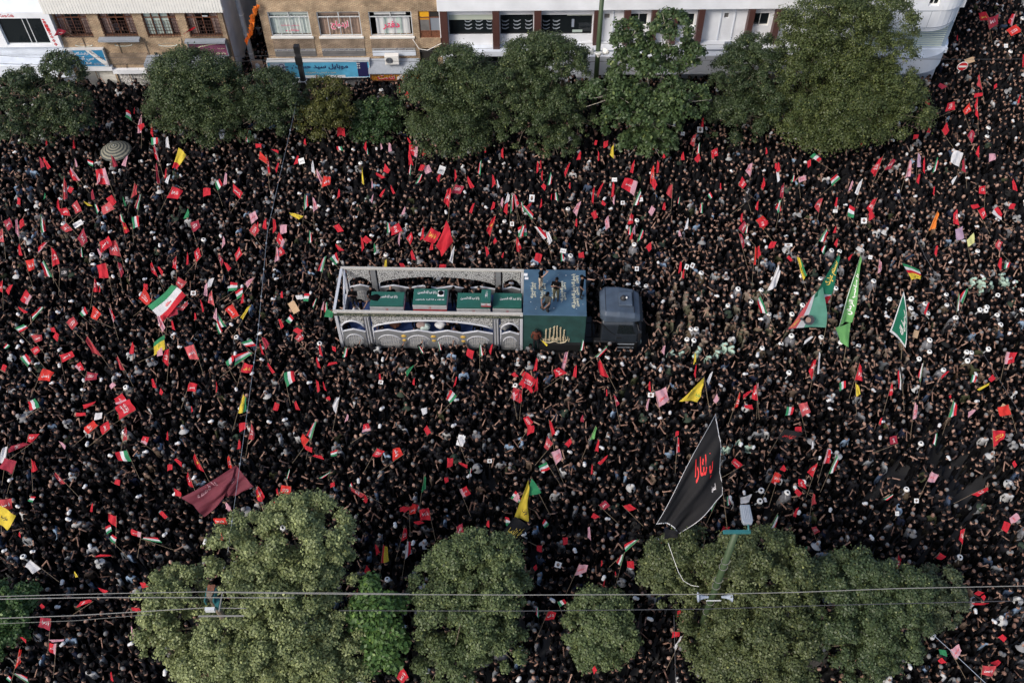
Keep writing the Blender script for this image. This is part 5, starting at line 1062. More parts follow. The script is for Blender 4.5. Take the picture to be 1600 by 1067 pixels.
t5 = coffin('small green box standing on the third coffin', (751.5, 452, 767.5, 472), 3.62, .42, (.4, .66, .3, .9)); t5[0]['group'] = 'coffins on the funeral truck'
c = at_z(689, 459, 3.36); t = thing('memorial_photo', 'white framed panel with a round black turban lying on the highest coffin', 'picture', c, ang); mb = MB(); mb.box(-.17, .17, -.2, .2, 0, .03); obj('panel', mb, M['poster'], t); mb = MB(); mb.lathe([(.13, 0), (.15, .06), (.10, .1), (.001, .11)], 12, c=(0, 0, .03)); obj('turban', mb, M['cloth_black'], t, True)
c = at_z(585, 465, 3.06); mb = MB(); v, f = sphere(12, 8); mb.add([(x*.34*(1+.2*math.sin(5*y)), y*.22*(1+.25*math.sin(4*x)), max(0, z*.09+.02*math.sin(7*x))) for x, y, z in v], f); o = obj('folded_cloth', mb, M['cloth_black'], None, True); o.location = c; tag(o, 'crumpled black cloth lying on the rearmost coffin', 'cloth')
for i, (px, py, m_, lb, z) in enumerate(((664, 509, M['frosted'], 'pale cyan bundle seen through the near arch', 1.75), (688, 506, M['poster'], 'white and black checked bundle seen through the near arch', 1.8), (658, 505, M['curtain_pink'], 'small pinkish bundle beside the cyan one', 1.85), (617, 505, M['rust'], 'brown bag behind the near parapet', 1.75), (789, 508, M['lattice'], 'grey bundle behind the frontmost small arch', 1.8))):
    c = at_z(px, py, z); v, f = sphere(12, 8); rs = random.Random(i); ph = rs.random()*6; mb = MB(); mb.add([(x*.30*(1+.15*math.sin(5*y+ph)), y*.25*(1+.2*math.sin(6*x+ph)), z_*.2*(1+.2*math.sin(5*x+4*y))+.1) for x, y, z_ in v], f)
    o = obj('bundle', mb, m_, None, True); o.location = c-Vector((0, 0, .2)); tag(o, lb, 'bundle')
# ---------------------------------------------------------------- people with a place of their own
BK = (.0055, .0055, .0062)
def on(px, py, zhead, zbase=0): p = at_z(px, py, zhead); p.z = zbase; return p
PEOPLE_XY = []
def P(label, px, py, zb, rz, pose='arms_down', gear='hair', shirt=BK, group=None, **k):
    p = on(px, py, zb+1.62*k.get('scale', 1.0)-(.42 if pose == 'crouching' else 0), zb); PEOPLE_XY.append((p.x, p.y)); return person(p, R_(rz), pose, gear, shirt, label, group, **k)
g = 'people standing on the funeral truck'
P('person with pale trousers aiming a white camera on the blue box roof', 845.5, 419, ZT, 60, 'phone_up', 'hair', group=g, legs=(.42, .34, .26))
P('person in black shirt and olive trousers at the middle of the blue roof', 870, 437, ZT, -10, 'phone_up', 'cap', group=g, gearc=BK, legs=(.09, .085, .055))
P('person crouching in black and white beside olive trousers on the roof', 856, 459, ZT, -30, 'crouching', 'cap', group=g, gearc=BK, legs=(.03, .03, .03), shirt=(.05, .05, .045))
P('person in black with a cap at the front edge of the blue roof', 910, 433, ZT, 70, 'arm_forward', 'cap', group=g, gearc=BK)
P('person in black climbing between the blue box and the cab', 934, 437, 2.3, 100, 'arm_forward', 'hair', group=g, lean=R_(8))
P('person in black low in the gap behind the cab', 930, 481, 1.3, 40, 'arms_folded', 'hair', group=g)
P('second person in the gap behind the cab holding a yellow strap', 936, 492, 1.0, -20, 'phone_up', 'bald', group=g)
P('person in a brown shirt clinging to the dark green side', 838, 516, 1.3, 180, 'arms_down', 'hair', (.10, .035, .025), g)
P('person in black tending the rearmost coffin', 579, 450, 1.27, 30, 'arm_forward', 'hair', group=g); P('camera operator in black by the rear frame', 562, 470, 1.27, 90, 'phone_up', 'cap', group=g, gearc=BK)
P('person in white shirt crouching at the rear of the truck', 553, 478, 1.5, 60, 'crouching', 'hair', (.5, .5, .5), g); P('second person in black behind the rear frame', 550, 452, 1.27, 0, 'phone_up', 'hair', group=g)
for i, (px, py, ps) in enumerate(((641, 449, 'arms_down'), (708, 451, 'arms_down'), (728, 447, 'arm_forward'), (748, 450, 'arms_folded'), (780, 449, 'arms_down'), (610, 450, 'arms_folded'), (668, 446, 'looking_aside'))):
    P('person in black standing on the truck behind the ' + ['gap after the rearmost coffin', 'gap after the highest coffin', 'third coffin', 'small green box', 'frontmost coffin', 'middle of the rearmost coffin', 'highest coffin'][i], px, py, 1.27, (0, -20, 30, 10, -40, 15, 50)[i], ps, ('hair', 'cap', 'hair', 'hair', 'hair', 'bald', 'cap')[i], group=g, gearc=BK)
for i, (px, py, ps, rz) in enumerate(((594, 500, 'arm_forward', -20), (651, 497, 'arms_down', 10), (700, 505, 'arm_forward', 30), (714, 503, 'arms_folded', -30), (746, 505, 'arms_down', 0), (806, 506, 'arms_folded', 0), (538, 503, 'arms_down', 20))):
    P('person in black seen through the near arch ' + ['at its rear end', 'below the highest coffin', 'reaching down past the parapet', 'beside the reaching person', 'at its front end', 'nearest the blue box', 'at the rearmost small arch'][i], px, py, .55, rz, ps, 'hair', group='people seen through the truck arches')
gw = 'people leaning at the windows'
for i, (px, py, ps, gr) in enumerate(((110.5, 46, 'arm_forward', 'hair'), (123.5, 47, 'arms_folded', 'hair'), (132, 48, 'arms_down', 'hair'), (180.5, 27, 'hand_on_head', 'hair'), (179, 34, 'phone_up', 'hair'), (176, 46, 'arms_down', 'scarf'), (192, 45, 'arms_down', 'scarf'), (312.5, 36, 'arms_folded', 'hair'), (318, 43, 'arms_down', 'scarf'))):
    zf_ = w2[0][2]-.95; dpt = (.55, .5, .6, 1.4, 1.0, .55, .6, 1.0, .6)[i]; p = at_y(px, py, YF+dpt); zb = max(p.z-1.62, zf_-.2)
    person((p.x, YF+dpt, p.z-1.62), R_((-20, 10, -10, 0, 10, 20, -15, 0, 10)[i]), ps, gr, BK if i != 4 else (.4, .4, .42), ['person at the first barred window holding a red flag out', 'person at the middle of the first barred window sill', 'person at the right of the first barred window sill', 'tall person in black deep inside the second barred window', 'person in a pale shirt inside the second barred window', 'person in a black headscarf at the second window left part', 'person in a black headscarf at the second window right part', 'person standing back inside the fourth barred window', 'person in a black headscarf low at the fourth barred window'][i], gw, gearc=BK)
# ---------------------------------------------------------------- flags
CAT = {  # zoomed crop: origin, scale, entries "cx cy w h lean type" (units of the crop)
 (0, 240, 3.81): "243 55 35 70 -10 D;275 55 30 80 -35 R;440 125 45 95 -30 R;450 55 15 50 -10 P;540 55 30 50 -40 I;672 45 40 75 -10 r;748 45 35 70 15 P;610 140 65 110 -15 R;585 150 25 70 10 P;380 205 45 135 5 R;420 215 40 40 -30 R;555 245 30 60 -10 D;110 285 30 50 -30 r;348 305 22 80 -5 R;385 350 50 60 -20 R;460 320 65 75 15 R;665 280 40 60 -40 R;640 330 80 80 20 L;520 300 15 60 -60 Y;575 330 30 60 -20 I;740 285 15 60 -20 G;798 220 40 90 10 r;828 290 30 95 10 I;940 120 30 120 -10 r;985 120 15 60 5 r;1000 155 30 55 20 W;1040 240 70 80 20 R;1300 185 45 75 15 I;1340 150 25 80 5 P;1230 230 45 55 0 R;1415 225 55 90 -10 R;1110 360 35 65 20 G;1505 380 60 70 30 P;1515 455 60 80 10 R;1580 420 30 65 10 R;45 420 55 80 5 R;105 440 25 110 -5 P;130 420 40 60 30 r;250 420 40 110 -5 I;395 445 45 60 -40 R;470 420 30 75 60 W;495 500 60 105 15 R;740 440 40 75 -15 S;725 385 25 55 -15 I;808 410 40 70 -5 I;10 490 40 80 0 L;120 570 30 75 -15 R;255 555 40 80 40 R;320 615 55 110 -10 R;488 590 20 65 -10 I;625 545 70 110 20 R;675 565 60 105 -15 R;590 590 20 60 -20 P;1160 430 60 85 15 R;1175 605 50 80 15 R;1115 625 20 75 5 R;1045 655 40 80 0 R;1328 525 25 75 5 P;1420 600 45 80 10 R;1310 635 35 80 -15 R;1350 670 30 60 -30 r;175 660 60 80 15 R;275 685 45 110 -25 I;380 710 50 55 0 K;610 700 60 95 -10 r;712 690 40 95 -10 R;915 690 30 95 -20 R;955 700 25 60 -30 R;565 780 35 85 5 R;592 808 15 40 10 r;10 790 40 75 0 R;60 805 35 65 25 R;155 855 65 90 0 R;865 850 80 100 3 R;865 795 25 40 0 R;1080 770 60 80 -10 R;1090 905 40 80 50 L;1030 945 60 60 0 r;1260 865 45 90 -5 L;1228 810 30 80 5 P;1250 770 40 70 40 W;1385 795 55 75 40 I;1425 830 50 75 30 I;1490 765 40 80 35 P;1200 905 20 80 -10 R;1385 940 85 80 20 R;1465 945 30 100 30 Y;1440 865 25 60 10 R;225 950 40 100 40 I;135 930 25 70 -60 r;497 940 45 60 0 I;565 950 70 80 -20 R;665 960 30 90 -15 R;430 1010 70 75 0 R;125 1040 70 50 0 I;315 1050 25 40 -20 r;1310 990 50 100 -30 I;1285 960 30 80 0 P;1300 1040 35 70 -20 I;955 1010 40 100 -20 P;1030 1020 20 60 -15 r;1160 970 20 45 0 R;265 255 14 40 5 G",
 (400, 240, 3.81): "40 25 45 80 -20 r;70 70 25 110 -5 R;128 85 20 60 15 r;240 40 25 60 20 r;340 85 25 80 -5 W;390 150 40 115 -30 P;418 165 45 75 10 R;295 290 35 90 0 I;345 305 40 90 -5 P;240 370 35 85 -70 Y;55 420 30 65 5 r;105 430 30 85 0 R;165 450 40 60 0 P;5 440 20 70 10 r;145 515 55 85 -5 R;150 585 50 60 20 R;122 605 40 90 5 P;490 240 20 60 10 R;690 185 15 45 0 P;693 270 15 55 10 P;320 495 30 80 5 I;490 445 35 55 -30 r;495 560 30 65 -50 R;400 660 40 95 15 I;465 625 50 80 0 I;635 130 15 110 -5 Y;775 90 40 60 -10 R;740 130 30 60 -60 R;815 215 25 55 -30 R;755 235 25 60 25 R;920 95 20 70 5 I;970 150 25 70 30 I;918 30 30 85 -10 r;985 85 35 50 60 R;1020 95 40 50 -20 P;880 340 20 60 20 P;1090 145 25 50 20 R;1185 130 20 80 0 R;1335 90 25 90 5 I;1275 170 30 75 -25 R;1200 215 55 60 20 R;1150 265 55 120 5 R;1410 165 30 80 0 R;1440 180 15 60 -10 W;1290 325 25 65 20 R;1495 265 30 70 15 W;1465 290 20 65 5 P;1490 330 30 70 10 R;1520 300 30 110 5 I;1545 280 35 80 -10 R;1410 310 25 50 10 R;1590 320 25 70 -15 I;1405 430 45 130 15 S;835 455 65 85 30 R;785 440 35 70 0 I;915 505 40 70 10 R;855 510 20 80 5 P;990 480 25 85 10 r;1050 490 70 90 30 S;1580 460 40 80 20 I;1045 550 25 50 15 r;630 540 25 85 -5 r;660 515 35 50 -50 r;705 565 18 65 0 G;775 655 25 55 0 Y;870 668 30 45 -40 r;935 605 35 65 -20 R;1110 672 40 25 0 R;1170 605 30 100 10 W;1425 520 25 40 10 r;1370 580 30 60 -10 R;1560 540 30 95 -10 R;1470 605 15 35 10 r;260 855 40 50 -50 W;300 855 40 60 30 I;350 890 20 60 20 I;420 920 25 70 0 I;435 955 45 55 20 G;200 985 50 50 -10 I;145 1010 25 60 -20 R;250 1055 60 40 0 R;155 840 20 40 0 R;400 905 15 60 10 P",
 (800, 240, 3.81): "150 80 22 80 5 r;172 65 15 50 0 r;180 130 15 70 0 r;328 100 25 90 20 R;225 155 30 80 10 I;187 200 30 45 0 R;345 190 15 40 0 r;485 250 20 105 5 r;525 220 25 100 20 r;600 215 25 90 5 R;610 275 20 60 5 P;265 255 30 55 -10 I;235 260 10 40 5 r;172 300 15 60 5 R;105 310 25 45 25 R;20 280 35 90 -15 P;90 345 35 100 -40 I;390 325 40 90 20 P;490 365 40 55 0 R;545 295 25 40 -20 R;385 410 20 50 0 r;700 195 85 95 15 R;745 265 50 105 25 I;720 80 25 80 10 R;865 80 25 75 5 R;840 130 35 110 0 R;845 185 40 60 10 R;945 220 45 85 10 r;908 315 25 50 0 r;833 340 40 60 5 P;705 390 40 75 15 R;568 415 45 80 25 P;705 460 30 60 0 I;730 455 30 60 0 P;710 490 20 50 15 r;765 485 30 80 20 I;815 555 35 60 15 R;1040 425 25 80 15 W;1000 475 20 40 -10 P;1415 95 45 85 15 P;1370 175 45 75 -10 R;1495 180 25 70 5 R;1240 195 15 40 5 r;1105 25 35 60 10 R;1200 10 20 40 0 r;1180 250 30 40 10 I;1130 325 25 65 0 I;995 280 15 45 10 I;1462 310 20 60 5 R;1370 380 25 60 5 R;1490 410 65 60 -40 R;1375 440 55 75 -10 D;1395 450 25 50 10 I;1365 520 30 95 -15 R;1550 545 35 50 20 r;1445 610 25 110 5 r;1468 590 25 75 0 r;1580 80 30 50 0 R;1580 140 30 60 -5 W;1590 310 25 80 5 I;1405 225 40 70 0 K;1390 280 45 60 10 K;65 460 65 80 30 I;170 470 50 95 -40 J;215 500 35 80 -15 W;35 545 25 90 -10 R;155 620 40 55 20 R;415 605 40 45 30 R;297 615 30 55 0 I;1000 675 20 70 5 r;1022 715 18 60 5 r;1560 740 62 170 25 W;1490 900 60 110 -20 I",
 (1180, 240, 3.81): "360 25 60 60 -10 I;320 60 30 50 20 r;135 85 28 65 5 R;50 185 25 70 5 R;165 225 30 90 5 R;145 310 40 80 10 I;225 150 20 45 15 I;280 150 45 60 30 P;475 160 50 75 15 I;735 70 55 135 20 R;800 65 40 85 35 R;912 95 40 110 15 P;970 40 45 85 5 M;1008 75 18 95 0 r;1075 70 25 100 15 I;1200 30 60 90 20 W;1245 70 30 90 -5 r;1410 25 40 55 0 P;1545 190 30 80 -15 R;1355 220 55 55 -40 R;975 150 25 60 10 R;1065 225 15 60 5 R;1185 160 25 60 30 W;620 200 30 100 20 W;570 190 20 70 20 P;485 290 20 60 10 r;380 310 45 90 20 R;700 310 50 100 25 R;690 375 40 60 20 r;570 345 60 80 -25 I;45 410 50 75 -40 R;410 485 45 90 30 I;475 455 25 50 20 r;485 530 25 55 15 r;410 570 30 55 20 I;105 545 30 50 20 r;20 585 35 75 5 r;1200 385 45 95 -5 R;1310 315 55 40 20 R;1350 355 60 65 20 R;1440 360 60 80 -15 J;1530 315 35 50 40 r;1220 475 60 90 15 M;1285 515 50 85 20 y;1450 545 45 70 -10 R;1080 580 25 65 10 R;740 670 30 90 5 P;205 625 35 35 0 r;570 615 20 50 30 r;1460 655 30 80 5 R;1500 665 30 50 40 I;270 680 48 140 -15 g;1245 850 50 95 20 I;1210 890 25 110 5 I;1025 920 25 80 15 R;1065 400 45 130 25 O",
 (0, 520, 3.81): "215 30 70 55 20 R;335 25 35 60 -25 R;40 80 40 30 0 I;210 105 55 60 10 R;155 160 45 70 -45 I;395 140 75 90 25 R;555 80 50 145 -35 r;475 200 55 55 10 R;545 260 65 60 10 R;25 210 40 45 -30 R;275 255 70 80 20 R;785 90 35 70 10 r;715 180 30 95 -25 r;995 140 45 100 10 R;955 115 40 60 20 P;1140 120 60 100 -15 L;1480 60 85 50 15 I;1370 165 50 70 10 I;1440 150 65 125 58 I;1470 210 60 60 10 S;1575 60 40 75 -20 r;1560 100 15 60 -15 r;915 300 25 60 -15 r;957 350 25 40 -20 r;670 315 35 45 10 P;1145 325 50 55 15 R;1288 320 12 70 0 r;1440 420 62 120 15 g;200 430 80 70 30 I;530 425 30 80 70 r;480 485 60 25 0 R;585 495 45 45 0 W;720 400 80 70 30 R;740 455 80 120 60 R;540 560 80 85 10 R;625 565 65 85 20 R;745 600 35 85 5 R;865 640 55 55 -30 R;1140 455 15 40 0 r;997 615 15 55 0 r;370 665 25 60 -40 P;195 620 50 85 60 R;120 680 55 140 65 D;28 730 60 115 10 W;50 790 80 80 20 r;197 790 40 75 -10 r;735 735 70 80 -20 I;1445 560 40 60 0 r;1495 590 40 95 5 R;1420 665 30 60 10 R;1180 770 40 120 -25 S;1060 770 30 60 -50 r;1010 800 30 40 0 r;1130 870 40 100 -20 R;355 865 30 90 -40 R;700 890 40 45 -30 R;1055 950 40 60 -30 r;1545 955 40 95 -20 R;1370 770 35 80 -15 R;545 1040 20 50 10 r;35 1020 80 75 -10 R;190 990 50 35 -20 I;1360 1035 30 60 -30 P;950 75 75 130 25 g",
 (400, 520, 3.81): "55 55 35 70 -25 r;35 95 20 80 -20 r;258 25 50 60 5 R;385 105 25 75 -15 r;465 95 25 40 -30 r;530 115 30 65 15 I;370 175 25 70 -20 r;455 185 25 60 80 r;90 210 25 70 -35 r;195 270 80 100 30 I;365 315 25 75 -10 r;407 315 15 65 -20 r;430 390 30 25 0 r;245 435 30 60 -20 r;120 440 30 50 20 R;480 425 40 100 15 W;540 505 20 50 15 P;335 580 40 110 20 I;290 640 50 80 0 r;315 690 40 60 -30 r;370 740 30 75 -70 r;465 715 45 50 40 I;410 845 20 85 60 I;190 840 20 70 20 I;175 935 65 55 10 R;130 945 20 50 -15 r;20 960 45 90 -20 S;110 1030 60 50 0 R;655 570 50 70 40 R;725 715 50 75 50 R;840 725 70 90 20 R;1020 580 40 60 -5 R;940 290 18 45 5 R;915 225 30 80 35 G;735 260 20 40 0 r;1165 380 55 80 10 I;1185 290 15 60 15 r;1220 640 50 75 10 W;1000 465 40 50 10 W;1155 770 35 60 0 r;1230 785 25 60 -60 R;1275 820 15 40 10 I;1000 900 28 100 5 G;1135 875 25 40 -10 R;600 945 40 90 -60 R;645 980 30 65 -20 r;565 905 20 30 0 I;455 905 30 40 30 r;1245 945 70 70 20 R;1545 980 60 70 -20 I;940 1040 40 50 20 r;885 1050 60 40 0 R;995 1060 30 30 0 r;1275 125 45 55 20 R;1335 105 40 80 0 I;1400 95 20 65 15 r;1555 370 60 80 10 R;1090 80 22 60 -10 I;980 100 20 50 -30 I;1540 250 25 40 -40 R;1590 310 20 50 0 r",
 (800, 520, 3.81): "140 190 28 80 10 R;415 75 30 70 15 I;535 110 30 100 50 I;320 170 40 115 10 P;285 240 75 65 15 R;378 230 30 75 5 R;540 210 55 120 -25 r;190 60 20 50 -40 Y;95 290 80 90 30 R;75 255 40 50 0 S;145 310 25 95 10 r;110 340 30 40 0 r;20 370 40 70 20 R;48 385 25 60 5 r;820 320 20 65 0 R;617 405 38 75 -10 R;563 355 12 45 0 r;1095 225 20 80 5 R;1088 150 15 75 5 Y;1178 268 25 85 20 J;895 380 75 100 -20 P;810 425 18 80 10 P;1215 390 35 55 0 P;1340 405 35 105 20 R;1450 350 45 100 0 R;1400 365 25 80 50 r;1410 440 50 30 0 r;905 100 25 60 10 P;95 530 60 75 10 R;110 580 40 60 0 S;233 570 40 100 -10 r;215 655 55 80 -10 R;335 655 45 50 0 r;485 600 30 90 20 E;508 670 25 75 10 R;540 755 30 75 50 R;475 810 15 65 5 r;985 670 30 95 5 R;270 735 55 85 -25 P;190 800 55 50 -30 I;1340 780 75 55 10 R;1575 865 45 80 25 R;1390 985 60 80 30 W;1205 1020 40 85 25 I;1180 985 35 30 0 R;550 1025 60 60 10 R;700 1040 80 45 10 r;25 980 40 60 0 P;983 600 20 35 0 R;420 510 25 45 0 D;1285 1000 30 60 0 I;1070 345 12 12 0 Y",
 (1180, 520, 3.81): "10 350 28 95 5 R;315 45 25 75 50 W;345 210 40 125 15 R;378 175 18 140 5 W;618 235 55 105 10 R;520 315 40 50 -10 I;605 335 35 80 -5 Y;870 275 50 155 -5 T;805 340 40 80 15 R;990 230 28 115 10 I;1130 250 25 70 45 r;1300 275 30 50 10 I;1410 270 40 50 0 r;1360 320 20 80 60 Y;205 465 40 55 10 I;295 455 55 85 -15 L;950 465 40 100 5 P;1175 450 55 105 15 I;1290 475 30 70 50 P;1485 465 65 65 -15 r;1520 150 60 80 10 R;1435 620 85 110 35 S;750 525 20 45 15 r;825 640 55 60 60 R;1075 630 28 75 10 I;425 735 50 90 15 R;345 815 50 90 25 R;465 785 50 120 25 I;165 805 40 40 0 r;255 575 40 35 0 r;125 870 40 75 20 R;258 950 45 50 0 R;280 900 45 70 -50 R;345 995 35 75 5 r;795 975 25 65 60 I;1060 860 45 65 25 P;1340 940 45 105 65 R;1160 380 15 25 0 r;1545 780 30 40 0 r;340 670 15 45 0 W;210 610 85 150 82 N",
 (0, 780, 3.717): "535 45 22 50 5 r;655 120 55 85 -25 r;630 175 40 60 10 I;660 230 45 55 -20 I;790 195 55 70 -30 R;880 235 35 115 -80 I;600 327 18 95 88 r;950 90 50 45 0 R;1280 125 75 35 0 R;1285 210 28 75 5 R;1325 45 30 50 -20 P;190 395 55 90 -50 W;115 205 15 30 0 r;110 525 35 35 0 r;440 435 20 40 -30 Y;835 500 35 55 -60 R;595 525 25 60 -70 r;490 605 40 95 70 R;260 720 70 75 10 R;305 865 45 70 10 R;105 920 35 120 15 R;765 770 22 80 -5 P;135 815 25 50 -40 r;650 1030 20 60 -10 r;120 1030 35 105 -60 I;50 1040 30 40 0 I;790 640 50 25 0 r;330 815 25 90 88 P;1225 410 10 45 0 r;245 620 30 30 0 r",
 (400, 780, 3.717): "110 40 55 40 0 R;865 55 60 30 0 R;910 60 50 65 20 R;980 90 60 75 -10 R;945 135 60 25 0 R;858 200 45 85 15 R;1185 180 50 80 15 R;700 290 35 65 -10 r;745 315 55 100 0 Z;880 290 40 105 5 J;645 405 40 50 -10 R;590 540 12 45 0 r;290 572 40 30 0 r;850 1020 70 95 -10 R;1460 130 40 60 -40 I;1350 140 25 45 0 R;635 10 25 20 0 r",
 (800, 780, 3.717): "485 97 50 35 0 R;195 140 35 55 0 I;310 240 30 45 -10 R;160 285 30 40 0 r;450 195 25 80 -5 P;690 265 45 105 50 I;635 345 40 75 20 I;688 378 40 50 0 R;850 255 45 40 0 I;135 395 25 40 10 r;400 405 60 95 60 P;525 510 25 85 20 r;290 600 45 55 25 I;150 655 25 60 0 I;225 675 50 70 20 R;600 430 12 30 0 r;1520 135 50 110 30 I;1235 170 35 60 60 R;980 660 40 40 0 R;480 990 30 45 0 R;950 785 45 40 0 R;970 830 30 90 25 W;520 370 12 35 0 r",
 (1180, 780, 3.717): "350 180 50 50 20 R;285 300 30 65 30 G;240 75 25 60 20 R;1205 215 45 85 10 R;1080 330 60 40 0 R;828 365 45 95 10 R;1455 160 40 60 20 R;1505 110 40 65 60 P;1435 805 50 45 0 R;1170 880 60 70 -30 P;1090 890 45 40 0 G;1085 940 30 45 -40 r;1355 990 85 90 40 R;1305 605 18 100 88 r;1325 570 30 35 0 r;1300 545 60 30 0 R;1180 525 25 20 0 G;1395 950 60 40 0 r",
 (0, 0, 3.81): "905 770 20 100 -5 r;840 740 45 110 0 P;838 755 40 50 20 r;765 690 40 70 -30 I;800 660 10 40 0 r;920 840 40 45 0 I;930 910 30 100 -15 R;1000 850 30 70 -5 W;438 860 18 55 0 r;275 850 15 40 0 r;1480 810 30 75 5 I;1375 810 18 60 80 r;1540 870 30 25 0 r",
 (380, 0, 3.81): "490 510 15 40 0 r;930 530 12 50 0 r;975 565 30 40 0 R;1020 535 10 40 0 r;580 785 40 60 0 R;600 790 20 50 0 r;370 845 20 45 -10 R;730 870 25 60 0 R;575 885 35 25 0 I;820 875 20 40 0 P;870 880 30 55 0 P;740 900 15 40 0 I;985 840 20 50 -20 r;1010 900 55 70 10 R;1075 910 25 40 0 R;1450 840 15 50 0 r;1440 890 12 40 0 r;1545 910 25 65 -5 R;40 810 25 70 5 I;90 870 35 25 0 R;190 900 25 50 -60 R",
 (780, 0, 3.81): "635 860 28 45 0 r;675 900 28 80 5 y;22 910 25 60 0 R;475 930 30 60 20 R;590 930 15 60 0 R;905 855 12 45 0 r;917 900 15 40 0 r;1045 840 20 55 15 R;1160 835 35 75 15 R;1210 730 25 60 10 R;1190 880 22 70 5 I;1285 910 45 70 35 R;980 930 20 30 0 r;1095 930 25 50 0 R;575 850 25 35 50 R",
 (1180, 0, 3.81): "1365 100 55 85 -65 S;1420 130 60 70 -10 R;1530 120 40 80 20 R;1540 185 65 55 -30 R;1205 225 10 40 0 r;1335 485 30 100 -5 r;1430 515 20 35 20 r;1115 515 50 40 0 D;1165 640 55 75 35 R;1265 650 45 75 20 R;1320 650 28 125 0 R;1330 568 50 28 0 R;1135 770 45 75 10 r;1285 815 45 80 0 R;1035 715 25 45 20 r;1025 610 30 35 0 r;1033 770 25 45 20 R;955 815 30 45 50 R;635 840 15 55 0 r;1330 900 30 80 0 r;1595 360 20 80 0 R;65 900 15 40 0 r;1570 590 20 60 20 R",
}
TYPES = {  # cloth materials across the width (or down the height), lettering text/ink, words
 'R': (['red'], 'ink_white', 'red lettered flag'), 'r': (['red'], None, 'plain red flag'), 'D': (['crimson'], 'ink_white', 'crimson lettered flag'), 'L': (['palered'], 'ink_white', 'faded red flag'),
 'P': (['pink'], 'ink_red', 'pale pink flag'), 'I': (['iran_green', 'white', 'red'], None, 'tricolour flag'), 'W': (['white'], None, 'white flag'), 'Y': (['yellow'], None, 'small yellow flag'), 'y': (['paleyellow'], None, 'pale lemon flag'),
 'G': (['green'], None, 'green flag'), 'E': (['lime'], None, 'light green flag'), 'K': (['black'], 'ink_white', 'black lettered flag'), 'O': (['orange'], None, 'bright orange flag'), 'S': (['red'], 'ink_gold', 'red flag with gold lettering'),
 'J': (['white', 'red'], None, 'white and red flag'), 'T': (['black', 'white', 'red'], 'ink_green', 'red white and black flag'), 'g': (['yellow', 'yellow', 'green'], 'ink_green', 'yellow and green flag'), 'M': (['mauve'], None, 'greyish mauve flag'),
 'Z': (['red', 'yellow', 'yellow'], None, 'yellow flag with a red edge'), 'N': (['black'], 'ink_red', 'spread black banner')}
TEXTS = ['یا حسین', 'یا زهرا', 'لبیک یا حسین', 'یا لثارات\nالحسین', 'یا علی']
def patch(c, amp, ph, k=1.3):
    """c: four world corners bl, br, br->tr, tl; returns a waved surface function"""
    bl, br, tr, tl_ = [Vector(x) for x in c]; n = (br-bl).cross(tl_-bl)
    n = n.normalized() if n.length > 1e-9 else Vector((0, -1, 0))
    if n.dot(CP-bl) < 0: n = -n
    s = ((br-bl).length+(tl_-bl).length)/2
    def f(u, v):
        p = (bl*(1-u)+br*u)*(1-v)+(tl_*(1-u)+tr*u)*v
        w = math.sin(2*math.pi*(k*u+.35*v)+ph); w = math.copysign(abs(w)**.7, w)*(.35+.65*u)+.22*math.sin(2*math.pi*(2.3*k*u-.8*v)+ph*3.1)+.5*math.sin(2*math.pi*(.6*u+1.1*v)+ph*2.3)
        return p+n*(amp*s*w)+(tl_-bl)*(.04*math.sin(math.pi*u*1.0+ph))+(br-bl)*(.05*math.sin(math.pi*v+ph*1.7))
    return f, n
def flag_mesh(f, mats, vertical, nu=9, nv=9, origin=Vector()):
    mb = MB(); k = len(mats)
    for j in range(nv+1):
        for i in range(nu+1): mb.v.append(tuple(f(i/nu, j/nv)-origin))
    for j in range(nv):
        for i in range(nu):
            a = j*(nu+1)+i; mb.f.append((a, a+1, a+nu+2, a+nu+1)); mb.m.append(min(k-1, int((i+.5)/nu*k)) if vertical else k-1-min(k-1, int((j+.5)/nv*k)))
    return mb
FLAGS = []
fr_ = random.Random(21)
for (ox, oy, sc), ent in CAT.items():
    for e in ent.split(';'):
        a = e.split(); cx, cy, w, h, ln = map(float, a[:5]); FLAGS.append((ox+cx/sc, oy+cy/sc, w/sc, h/sc, ln, a[5]))
def flag_geometry(px, py, w, h, ln):
    base_h = 2.75+fr_.random()*.5; s = ppm(at_z(px, py, base_h)); a = math.radians(ln); ax = Vector((math.sin(a), -math.cos(a))); sx = Vector((math.cos(a), math.sin(a)))   # image axes (y down)
    w *= 1.04; h *= 1.04; narrow = w/h < .56; kite = fr_.random() < .72; c = Vector((px, py)); T_, B_ = c+ax*h*.5, c-ax*h*.5; side = fr_.choice((-1, 1))
    if narrow:    # limp cloth: pointed top, one long edge on the pole
        q = [B_-sx*w*fr_.uniform(.05, .35)*side, B_+sx*w*.5*side+ax*h*fr_.uniform(.06, .32), T_+sx*w*.30*side-ax*h*fr_.uniform(.1, .32), T_-sx*w*.12*side]
    elif kite:
        q = [B_+sx*w*fr_.uniform(-.2, .25)*side, c+sx*w*.5*side-ax*h*fr_.uniform(-.2, .25), T_+sx*w*fr_.uniform(-.1, .3)*side, c-sx*w*.5*side+ax*h*fr_.uniform(-.25, .2)]
    else:
        sk = fr_.uniform(.12, .34)
        q = [B_-sx*w*.5*side-ax*h*0, B_+sx*w*.5*side*fr_.uniform(.8, 1)+ax*h*sk, T_+sx*w*.5*side-ax*h*fr_.uniform(0, .12), T_-sx*w*.5*side*fr_.uniform(.75, 1)-ax*h*sk*.4]
    q = [(p.x, p.y) for p in q]
    def zz(p): return base_h+(py-p[1])/s*.62
    W3 = [at_z(p[0], p[1], zz(p)) for p in q]
    return W3, side, base_h
FLAGS = [f for f in FLAGS if not (f[2]*f[3] < 0.5)]
order = sorted(range(len(FLAGS)), key=lambda i: -FLAGS[i][2]*FLAGS[i][3])
